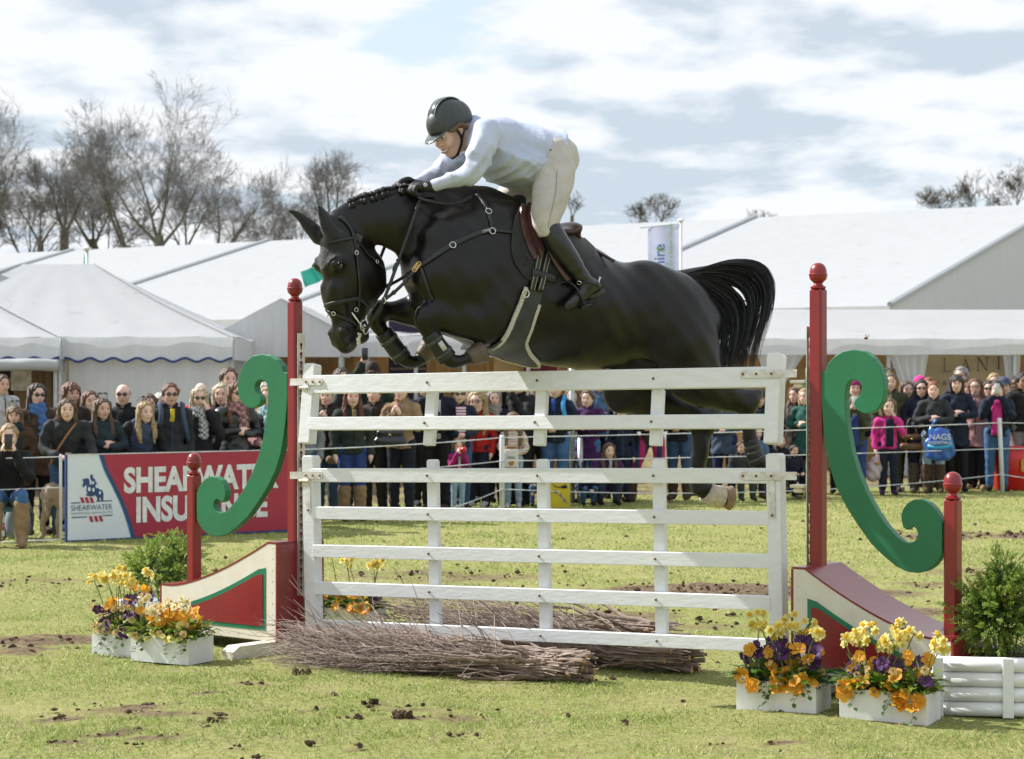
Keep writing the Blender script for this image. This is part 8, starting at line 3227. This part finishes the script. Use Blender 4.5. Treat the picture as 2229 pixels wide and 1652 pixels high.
 m.build('doughnut', mat('doughnut', (.45, .24, .09), .7, .3, 30), t, True)['kind'] = 'stuff'
 # red beaker
 c = on_person(36, .02, -.30, 1.50)
 t = empty('beaker', c, 0, 'red toddler beaker tipped at the magenta-jacketed child\'s mouth', 'beaker')
 M_ = Matrix.Scale(.62, 4) @ Matrix.Rotation(1.2, 4, 'Y') @ Matrix.Rotation(.5, 4, 'X')
 MB().lathe([(.045, -.01), (.055, .0), (.058, .06), (.055, .10)], (0, 0, 0), 16, M_).build('cup', mat('red_plastic', (.62, .01, .012)), t, True)
 MB().lathe([(.055, -.05), (.05, -.01)], (0, 0, 0), 16, M_).build('lid', mat('white_plastic', (.78, .76, .72)), t, True)
 # printed front panels on two jackets
 def front(k, name, m, w, z0, z1_, lab, y=-.158):
  P = [on_person(k, 0, y, z1_), on_person(k, 0, y - .012, (z0 + z1_) / 2), on_person(k, 0, y + .006, z0)]
  m_ = MB()
  n = (P[1] - on_person(k, 0, 0, (z0 + z1_) / 2)).normalized()
  sc = CROWD[k][0].scale.z
  m_.ribbon(dense(P, 4), [n] * 9, w * sc, .012)
  o_ = CROWD[k][0]
  q = m_.build(name, m, None, True)
  q.parent = o_
  q.matrix_parent_inverse = o_.matrix_basis.inverted()
  return q
 front(66, 'hoodie', CLOTH['pink'], .16, .86, 1.40, '')
 front(31, 'shirt', CLOTH['striped_shirt'], .14, .92, 1.40, '')
 front(30, 'shirt', CLOTH['lightgrey'], .15, .90, 1.38, '')
 front(11, 'shirt', CLOTH['yellow'], .05, 1.26, 1.40, '', -.16)
 front(56, 'top', CLOTH['darknavy'], .15, .88, 1.38, '')
 front(54, 'top', CLOTH['blue'], .13, .84, 1.36, '')
 front(23, 'top', CLOTH['tan'], .05, 1.22, 1.40, '')
 front(27, 'shirt', CLOTH['rose'], .06, 1.22, 1.40, '')
 front(36, 'top', CLOTH['lightgrey'], .06, .95, 1.36, '')
 front(39, 'lining', CLOTH['royal'], .05, 1.26, 1.42, '')
 front(42, 'jacket_panel', CLOTH['lightgrey'], .05, .60, .74, '', -.24)
 # number on the grey shirt
 me, w = text_mesh('12', .15, .004)
 q = link('lettering', me, CLOTH['darknavy'], CROWD[30][0])
 q.matrix_local = Matrix.Translation((.0, -.185, 1.18)) @ Matrix.Rotation(PI / 2, 4, 'X')


build_belongings()
# =================================================================== FLOWERS AND BRUSHWOOD
FR_ = random.Random(17)
BOXW = mat('white_trough_paint', (.78, .785, .79), .5, .03, 8, bump=.15, bscale=30)
YEL = mat('daffodil_yellow', (.88, .80, .22), .6, .12, 40, trans=.5, col2=(.86, .80, .40))
YELC = mat('daffodil_cup', (.86, .64, .06), .6, .12, 40, trans=.4)
CRM = mat('narcissus_cream', (.84, .80, .62), .6, .1, 40, trans=.5, col2=(.82, .74, .45))
ORG = mat('pansy_orange', (.84, .32, .015), .6, .12, 30, trans=.5, col2=(.84, .46, .04))
PUR = mat('pansy_purple', (.045, .010, .062), .65, .2, 30, trans=.15, col2=(.075, .014, .11))
VIO = mat('viola_yellow', (.76, .58, .16), .6, .12, 60, trans=.4, col2=(.70, .52, .30))
LEAF = mat('leaf_green', (.050, .125, .018), .45, .3, 30, trans=.3, spec=.4, col2=(.090, .19, .025))
LEAFY = mat('leaf_yellow_green', (.17, .25, .022), .5, .25, 30, trans=.35, col2=(.30, .34, .04))
LEAFV = mat('leaf_variegated', (.30, .36, .22), .5, .3, 90, trans=.25, col2=(.07, .14, .05))
STEM = mat('stem_green', (.16, .22, .05), .5, .2, 30, trans=.2)
EYE_D = mat('pansy_eye', (.05, .012, .03), .6)
FERN = mat('fern_green', (.24, .35, .075), .55, .3, 20, trans=.6, col2=(.29, .39, .08))
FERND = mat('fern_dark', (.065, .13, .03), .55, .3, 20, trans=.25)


def petal_flower(n, r, w, cup, tilt, mats, ruffle=0.0, big=None):
 """flower facing +z: n petals of length r; cup = (radius, depth) or None"""
 mb = MB()
 R = random.Random(n * 31 + int(r * 1e4))
 for k in range(n):
  a = 2 * PI * k / n
  rr = r * (big[k] if big else 1) * R.uniform(.93, 1.07)
  u = Vector((math.cos(a), math.sin(a), 0))
  t = Vector((-math.sin(a), math.cos(a), 0))
  z = tilt + .0004 * k
  rf = lambda: R.uniform(-1, 1) * ruffle * r
  vs = [u * r * .08, u * rr * .45 + t * w * rr * .42 + Vector((0, 0, z * r * .35 + rf())), u * rr * .80 + t * w * rr * .46 + Vector((0, 0, z * r * .8 + rf())),
     u * rr + Vector((0, 0, z * r + rf())), u * rr * .80 - t * w * rr * .46 + Vector((0, 0, z * r * .8 + rf())), u * rr * .45 - t * w * rr * .42 + Vector((0, 0, z * r * .35 + rf())),
     u * rr * .6 + Vector((0, 0, z * r * .5 + .12 * r))]
  mb.add(vs, [(0, 1, 6), (1, 2, 6), (2, 3, 6), (3, 4, 6), (4, 5, 6), (5, 0, 6)])
 mb.cur = 1
 if cup:
  c, dpt = cup
  mb.lathe([(c * .6, 0), (c * .85, dpt * .5), (c * 1.1, dpt), (c * .8, dpt * .8), (c * .4, dpt * .2)], (0, 0, .001), 8)
 else:
  mb.blob((0, 0, r * .10), (r * .16, r * .16, r * .06), 7, 4)
 o = mb.build('flower', mats, None, True)
 me = o.data
 bpy.data.objects.remove(o)
 return me


FLOWERS = dict(
 daffodil=petal_flower(6, .024, .62, (.0095, .013), .15, [YEL, YELC], .03),
 narcissus=petal_flower(6, .020, .66, (.006, .006), .1, [CRM, YELC], .03),
 orange_pansy=petal_flower(5, .036, .92, None, .30, [ORG, YELC], .20, [1.1, 1.0, .95, .95, 1.0]),
 purple_pansy=petal_flower(5, .036, .92, None, .25, [PUR, EYE_D], .22, [1.1, 1.0, .95, .95, 1.0]),
 viola=petal_flower(5, .017, 1.0, None, .15, [VIO, EYE_D], .08, [1.15, .95, .9, .9, .95]),
 primula=petal_flower(5, .016, .95, None, .2, [YEL, YELC], .05))


def leaf_into(mb, p, d, L, w, up=Vector((0, 0, 1)), curl=.3):
 d = d.normalized()
 s = d.cross(up)
 s = s.normalized() if s.length > 1e-4 else Vector((1, 0, 0))
 n = s.cross(d)
 a, b, c = p + d * L * .3 + n * L * .06, p + d * L * .65 + n * L * .03 - Vector((0, 0, curl * L * .12)), p + d * L - Vector((0, 0, curl * L * .4))
 mb.add([p, a + s * w * .42 + n * w * .12, a - s * w * .42 + n * w * .12, b + s * w * .45, b - s * w * .45, c, a - n * w * .05, b - n * w * .08],
     [(0, 1, 6), (0, 6, 2), (1, 3, 7, 6), (6, 7, 4, 2), (3, 5, 7), (7, 5, 4)])


def place_flower(kind, parent, p, face, scale=1.0):
 o = link(kind, FLOWERS[kind], None, parent)
 q = Vector(face).to_track_quat('Z', 'Y')
 o.matrix_local = Matrix.Translation(p) @ q.to_matrix().to_4x4() @ Matrix.Rotation(FR_.uniform(0, 6.3), 4, 'Z') @ Matrix.Scale(scale, 4)
 return o


def trough(label, corner_px, bottom_y, rz_deg, L, Wd, hh, daff, pans, leaves, trailing=True, spread=1.0, stack=(.14, .30)):
 """white trough; its near corner stands at the pixel; local x runs along the front from left to the corner"""
 g = gnd(corner_px, bottom_y)
 rz = math.radians(rz_deg)
 c = g - Vector((math.cos(rz), math.sin(rz), 0)) * L / 2 + Vector((-math.sin(rz), math.cos(rz), 0)) * Wd / 2
 t = empty('flower_trough', c, rz, label, 'flower box', 'white flower troughs at the feet of the jump')
 inv = Matrix.Rotation(-rz, 3, 'Z')
 th = .010
 MB().box((-L / 2, -Wd / 2, 0), (L / 2, -Wd / 2 + th, hh), None, .002).build('side_board', BOXW, t)
 MB().box((-L / 2, Wd / 2 - th, 0), (L / 2, Wd / 2, hh), None, .002).build('side_board', BOXW, t)
 MB().box((-L / 2 + .0005, -Wd / 2 + th, .001), (-L / 2 + th, Wd / 2 - th, hh - .001)).build('end_board', BOXW, t)
 MB().box((L / 2 - th, -Wd / 2 + th, .001), (L / 2 - .0005, Wd / 2 - th, hh - .001)).build('end_board', BOXW, t)
 MB().box((-L / 2 + th, -Wd / 2 + th, .01), (L / 2 - th, Wd / 2 - th, hh - .03)).build('compost', mat('soil', (.1, .066, .042)), t)
 to_cam = (inv @ (CAMW - c))
 to_cam.normalize()
 st = MB()

 def rim():
  return Vector((FR_.uniform(-.42, .42) * L, FR_.uniform(-.35, .35) * Wd, hh - .02))
 # leaves in three greens
 for m, n, Ls, w_ in leaves:
  lb = MB()
  for _ in range(n):
   p = rim()
   out = Vector((p.x * 2.2 / L + FR_.uniform(-.7, .7), p.y * 2.2 / Wd + FR_.uniform(-.9, .6), FR_.uniform(.05, 1.1)))
   p = p + Vector((out.x * .03, out.y * .03, FR_.uniform(0, .07)))
   leaf_into(lb, p, out, Ls * FR_.uniform(.8, 1.6), Ls * w_ * FR_.uniform(.8, 1.2), curl=FR_.uniform(.1, 1.0))
  lb.build('foliage', m, t, True)['kind'] = 'stuff'
 if trailing:
  lb = MB()
  for s_ in range(5):
   x = FR_.uniform(-.48, .48) * L
   p = Vector((x, -Wd / 2 - .01, hh))
   pts = [p]
   for k in range(FR_.randint(3, 6)):
    p = p + Vector((FR_.uniform(-.02, .02), -FR_.uniform(.002, .012), -FR_.uniform(.012, .025)))
    pts.append(p)
    leaf_into(lb, p, Vector((FR_.uniform(-1, 1), -.5, FR_.uniform(-.6, .3))), .030, .024)
   lb.tube(pts, .0012, 4)
  lb.build('trailing_ivy', LEAF if FR_.random() < .5 else LEAFV, t, True)['kind'] = 'stuff'
 for kind, n, lo, hi, sc in pans:
  for _ in range(n):
   p = rim()
   p = Vector((p.x * spread * 1.15, p.y * 1.3 - .02, hh + FR_.uniform(lo, hi)))
   if p.z < hh + .03:
    p.y = -Wd / 2 - FR_.uniform(.01, .04)
   f = to_cam * FR_.uniform(.5, 1.1) + Vector((FR_.uniform(-.8, .8), FR_.uniform(-.6, .5), FR_.uniform(.1, .9)))
   place_flower(kind, t, p, f, sc * FR_.uniform(.95, 1.4))
   r0 = Vector((p.x * .7, p.y * .5, hh - .02))
   st.tube(dense([r0, r0.lerp(p, .6) + Vector((0, .01, .01)), p], 3), .0016, 4, cap=False)
 for kind, n, per in daff:
  for _ in range(n):
   b = rim()
   lean = Vector((FR_.uniform(-.45, .45), FR_.uniform(-.35, .25), 1)).normalized()
   hgt = FR_.uniform(*stack)
   tip = b + lean * hgt
   mid = b.lerp(tip, .6) + Vector((0, 0, .02))
   st.tube(dense([b, mid, tip], 4), [.0028] * 9, 5, cap=False)
   for k in range(per + FR_.randint(-1, 1)):
    a = FR_.uniform(0, 6.3)
    e = tip + Vector((math.cos(a) * .028, math.sin(a) * .028, FR_.uniform(-.012, .026)))
    st.tube([tip, e], .0013, 4, cap=False)
    f = (e - tip).normalized() * .7 + to_cam * .55 + Vector((0, 0, .15))
    place_flower(kind, t, e, f, FR_.uniform(1.0, 1.4))
   for k in range(2):
    st.add(*blade(b, Vector((FR_.uniform(-.4, .4), FR_.uniform(-.4, .3), 1)), FR_.uniform(.12, .22), .012))
 st.build('stems', STEM, t, True)['kind'] = 'stuff'
 return t


def blade(p, d, L, w):
 d = d.normalized()
 s = d.cross(Vector((.3, 1, .1))).normalized()
 q = p + d * L * .6
 e = q + (d + Vector((d.x, d.y, -.5)) * .5).normalized() * L * .4
 return [p - s * w * .4, p + s * w * .4, q + s * w * .5, q - s * w * .5, e], [(0, 1, 2, 3), (3, 2, 4)]


GL_ = [(LEAF, 200, .055, .6), (LEAFY, 140, .06, .35), (LEAFV, 80, .035, .8)]
trough('white trough of orange and yellow flowers nearest the left wing\'s front', 410, 1449, -30, .42, .23, .150,
    [('narcissus', 8, 6)], [('orange_pansy', 34, .03, .15, .95), ('primula', 30, -.02, .10, 1.2), ('viola', 12, .0, .08, 1.0)], [(LEAFY, 330, .075, .26), (LEAF, 110, .055, .6), (LEAFV, 80, .035, .8)], stack=(.15, .22))
trough('white trough of violas and purple pansies under tall yellow daffodils, furthest left', 297, 1433, -30, .34, .22, .145,
    [('daffodil', 9, 6)], [('purple_pansy', 22, -.01, .20, .95), ('viola', 40, -.02, .15, 1.1), ('orange_pansy', 7, .10, .25, .75), ('primula', 16, .0, .09, 1.2)], [(LEAF, 260, .055, .6), (LEAFY, 60, .05, .5), (LEAFV, 50, .035, .8)], stack=(.28, .40))
trough('flower trough seen through the gate behind the left wing, orange and purple pansies', 800, 1378, -30, .46, .22, .145,
    [('daffodil', 7, 5)], [('orange_pansy', 24, .0, .12, 1.1), ('purple_pansy', 7, .02, .12, 1.1), ('viola', 10, .0, .1, 1.1)], GL_, stack=(.28, .38))
trough('white trough at the left of the right-hand pair, purple pansies over its back', 1776, 1559, -28, .41, .22, .150,
    [('daffodil', 12, 5)], [('orange_pansy', 28, -.04, .17, .95), ('purple_pansy', 18, .05, .21, 1.0), ('viola', 16, .0, .12, 1.0)], [(LEAF, 240, .06, .6), (LEAFV, 230, .034, .9), (LEAFY, 80, .05, .4)], stack=(.24, .38))
trough('white trough nearest the photographer, yellow-speckled leaves spilling at its right', 2020, 1581, -27, .43, .22, .150,
    [('daffodil', 14, 5)], [('orange_pansy', 28, -.08, .18, .92), ('purple_pansy', 12, .03, .16, .95), ('viola', 16, .02, .13, 1.0)], [(LEAFY, 330, .065, .36), (LEAF, 200, .055, .6), (LEAFV, 90, .035, .8)], stack=(.22, .36))


def feather(mb, p, d, L, R):
 """one plumy spray"""
 d = d.normalized()
 n = 10
 pts = [p + d * L * k / n + Vector((0, 0, -.25 * L * (k / n) ** 2)) for k in range(n + 1)]
 mb.tube(pts, [.0022 * (1 - k / n * .7) for k in range(n + 1)], 3, cap=False)
 for k in range(1, n + 1):
  for s in range(4):
   a = Vector((R.gauss(0, 1), R.gauss(0, 1), R.gauss(0, 1) + .3))
   a = (a - d * a.dot(d)).normalized()
   ax = (a + d * .9).normalized()
   l = L * .24 * (1 - .6 * k / n) * R.uniform(.7, 1.3)
   side = ax.cross(Vector((R.gauss(0, 1), R.gauss(0, 1), R.gauss(0, 1)))).normalized() * l * .18
   q = pts[k]
   mb.add([q, q + ax * l * .55 + side, q + ax * l, q + ax * l * .55 - side], [(0, 1, 2, 3)])


def fern_plant(t, c, rx, rz, n, seed):
 R = random.Random(seed)
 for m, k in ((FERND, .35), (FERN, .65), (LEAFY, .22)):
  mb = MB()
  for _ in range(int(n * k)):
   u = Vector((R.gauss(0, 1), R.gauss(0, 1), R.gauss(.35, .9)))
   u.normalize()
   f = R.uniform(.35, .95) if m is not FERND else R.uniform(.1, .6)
   lump = 1 + .22 * math.sin(math.atan2(u.z, u.x) * 4 + seed)
   p = Vector((u.x * rx * f * lump, u.y * rx * f, u.z * rz * f * lump))
   feather(mb, c + p, u + Vector((R.uniform(-.4, .4), R.uniform(-.4, .4), R.uniform(0, .7))), rx * R.uniform(.32, .55), R)
  mb.build('fronds', m, t)['kind'] = 'stuff'


def build_planters():
 # left: fern in a low white trough behind the small post
 g = Vector(((352 - CX) / FD * 13.75, 13.75, 0))
 t = empty('fern_trough', g, math.radians(-30), 'bushy green fern in a white trough behind the left wing\'s small post', 'planter')
 MB().box((-.30, -.12, 0), (.34, .12, .17), None, .003).build('box', BOXW, t)
 fern_plant(t, Vector((-.06, 0, .32)), .22, .26, 300, 3)
 fern_plant(t, Vector((.16, 0, .38)), .18, .28, 240, 5)
 # right: log-sided planter
 g = Vector((2.43, 10.28, 0))
 rz = math.radians(-8)
 t = empty('log_planter', g, rz, 'large white log-sided planter with feathery green shrub at the right edge', 'planter')
 Wd, D, Hh = .70, .45, .285
 for k in range(4):
  z = .036 + .071 * k
  for y, nm in ((-D / 2, 'log'), (D / 2, 'log')):
   mb = MB()
   P = [(-Wd / 2, y, z), (Wd / 2, y, z)]
   mb.tube(P, .0362, 14)
   mb.build(nm, BOXW, t, True)
  for x in (-Wd / 2, Wd / 2):
   mb = MB()
   mb.tube([(x, -D / 2, z), (x, D / 2, z)], .0355, 14)
   mb.build('log', BOXW, t, True)
 for x in (-Wd / 2, -.02, Wd / 2):
  MB().box((x - .026, -D / 2 - .050, 0), (x + .026, -D / 2 - .0375, Hh), None, .002).build('batten', BOXW, t)
 MB().box((-Wd / 2 + .03, -D / 2 + .03, .01), (Wd / 2 - .03, D / 2 - .03, Hh - .03)).build('compost', mat('soil', (.1, .066, .042)), t)
 fern_plant(t, Vector((-.06, 0, .44)), .20, .23, 520, 9)
 fern_plant(t, Vector((-.02, 0, .62)), .13, .18, 160, 19)
 fern_plant(t, Vector((.20, 0, .44)), .19, .23, 420, 12)
 mb = MB()
 for k in range(6):
  e = Vector((FR_.uniform(-.18, .2), FR_.uniform(-.08, .08), FR_.uniform(.55, .74)))
  mb.tube([Vector((e.x * .3, e.y * .3, .26)), e], .004, 5)
 mb.build('stems', mat('dark_stem', (.03, .028, .018), .8), t)['kind'] = 'stuff'
 for k in range(16):
  p = Vector((FR_.uniform(.10, .34), .12 + FR_.uniform(-.04, .06), FR_.uniform(.53, .64)))
  place_flower('daffodil', t, p, Vector((FR_.uniform(-.6, .4), -1, FR_.uniform(0, .6))), 1.0)
 for k in range(3):
  p = Vector((FR_.uniform(.05, .12), .10, FR_.uniform(.52, .62)))
  place_flower('narcissus', t, p, Vector((-.3, -1, .3)), 1.1)


build_planters()

TWIGM = mat('birch_twig', (.38, .28, .23), .7, .3, 14, spec=.45, col2=(.17, .125, .10))
STICKM = mat('birch_stick', (.26, .185, .14), .7, .3, 12, bump=.4, bscale=60, col2=(.15, .105, .085))
CUTM = mat('cut_wood', (.52, .30, .14), .8, .2, 40)


def bundle(label, butt_px, butt_y, tip_px, tip_y, seed, nst, ntw, r_b=.10, r_t=.20, lift=.0, twine=None):
 R = random.Random(seed)
 B, T = gnd(butt_px, butt_y), gnd(tip_px, tip_y)
 ax = (T - B)
 L = ax.length
 rz = math.atan2(ax.y, ax.x)
 t = empty('brushwood_bundle', B, rz, label, 'brushwood', 'bundles of birch brushwood under the gates')

 def path(r0, big):
  a, q = R.uniform(0, 6.3), math.sqrt(R.random())
  y0, z0 = math.cos(a) * q * r_b * 1.35, r_b + math.sin(a) * q * r_b * .95
  a2, q2 = a + R.gauss(0, .5), min(1.3, q * R.uniform(.6, 1.4))
  y1, z1_ = math.cos(a2) * q2 * r_t * 1.5, max(.02, r_b * .85 + lift + math.sin(a2) * q2 * r_t * .72)
  s0 = R.uniform(-.02, .16) * L if not big else R.uniform(-.03, .10) * L
  s1 = L * R.uniform(.55, 1.03) if not big else L * R.uniform(.22, .52)
  pts = []
  for k in range(8):
   f = k / 7
   w = .5 - .5 * math.cos(PI * f)
   waist = 1 - .25 * math.sin(PI * min(1, f * 1.4))
   pts.append(Vector((s0 + (s1 - s0) * f, (y0 + (y1 - y0) * w) * waist + R.gauss(0, .016), max(.010, r_b + (z0 + (z1_ - z0) * w - r_b) * waist + R.gauss(0, .008)))))
  return pts
 for k in range(nst):
  r = R.uniform(.006, .018)
  pts = path(r, True)
  sm_ = MB()
  n = len(pts)
  sm_.tube(pts, [r * (1 - .6 * j / n) for j in range(n)], 7, cap=True)
  mi = 0
  o_f = len(sm_.f)
  sm_.mi[-2] = 1                                          # the sawn end
  d = (pts[0] - pts[1]).normalized()
  o = sm_.build('stick', [STICKM, CUTM], t, False)
 tw = MB()
 for k in range(ntw):
  r = R.uniform(.0022, .0052)
  pts = path(r, False)
  n = len(pts)
  tw.tube(pts, [max(.0012, r * (1 - .75 * j / n)) for j in range(n)], 4, cap=False)
  for b in range(R.randint(2, 5)):
   i = R.randint(3, 6)
   p = pts[i].lerp(pts[min(7, i + 1)], R.random())
   d = Vector((1, R.gauss(0, .35), R.gauss(.06, .24)))
   l = R.uniform(.10, .34)
   q1 = p + d * l * .5 + Vector((0, R.gauss(0, .012), R.gauss(0, .012)))
   q2 = p + d * l + Vector((0, R.gauss(0, .02), R.gauss(.01, .02)))
   q1.z, q2.z = max(.008, q1.z), max(.008, q2.z)
   tw.tube([p, q1, q2], [.0022, .0016, .0010], 3, cap=False)
   if R.random() < .6:
    e = q1 + Vector((R.uniform(.05, .12), R.gauss(0, .03), R.gauss(.02, .03)))
    e.z = max(.008, e.z)
    tw.tube([q1, e], [.0014, .0009], 3, cap=False)
 for k in range(int(ntw * .22)):                                # strays leaving the bundle
  f = R.uniform(.2, .9)
  p = Vector((L * f, R.gauss(0, r_b), r_b * R.uniform(.3, 1.9)))
  d = Vector((R.uniform(.2, 1), R.gauss(0, .6), R.gauss(.2, .35))).normalized()
  l = R.uniform(.15, .5)
  q = p + d * l
  q.z = max(.01, q.z)
  m_ = p.lerp(q, .5) + Vector((0, R.gauss(0, .02), R.gauss(.02, .02)))
  m_.z = max(.01, m_.z)
  tw.tube(dense([p, m_, q], 3), [.003 * (1 - j / 9) + .001 for j in range(7)], 4, cap=False)
 tw.build('twigs', TWIGM, t)['kind'] = 'stuff'
 if twine:
  m_ = MB()
  f = twine
  for k in range(4):
   c = [Vector((L * f + .02 * k + .02 * math.sin(a * 2 + k), math.cos(a) * r_b * 1.30, r_b * 1.0 + math.sin(a) * r_b * 1.1)) for a in np.linspace(-.3, PI + .3, 14)]
   m_.tube(c, .0022, 4)
  m_.build('twine', mat('orange_twine', (.72, .16, .06), .7), t, True)
 return t


bundle('front brushwood bundle, its sawn ends nearest the photographer and tips reaching the left wing', 1272, 1488, 625, 1442, 5, 60, 480, .088, .15, .02, twine=.52)
bundle('second brushwood bundle, its sawn ends furthest to the right under the gate', 1508, 1466, 905, 1418, 8, 60, 340, .085, .15, .02)
bundle('third brushwood bundle lying behind the gate with pale tips fanning left', 1470, 1410, 800, 1372, 14, 14, 110, .075, .20, .06)

# a stray fly
mb = MB()
mb.blob((0, 0, 0), (.010, .005, .006), 8, 6)
p = W(1885, 736, 9.0)
o = mb.build('insect', mat('insect_brown', (.18, .08, .03), .5), None, True)
o.location = p
tag(o, 'small brown insect in flight against the right-hand tent roof', 'insect')
w = MB()
w.add([(0, 0, .004), (.012, .002, .014), (.016, 0, .008)], [(0, 1, 2)])
w.add([(0, 0, .004), (-.004, .002, .016), (.003, 0, .015)], [(0, 1, 2)])
w.build('wing', mat('insect_wing', (.4, .38, .35), .4), o)
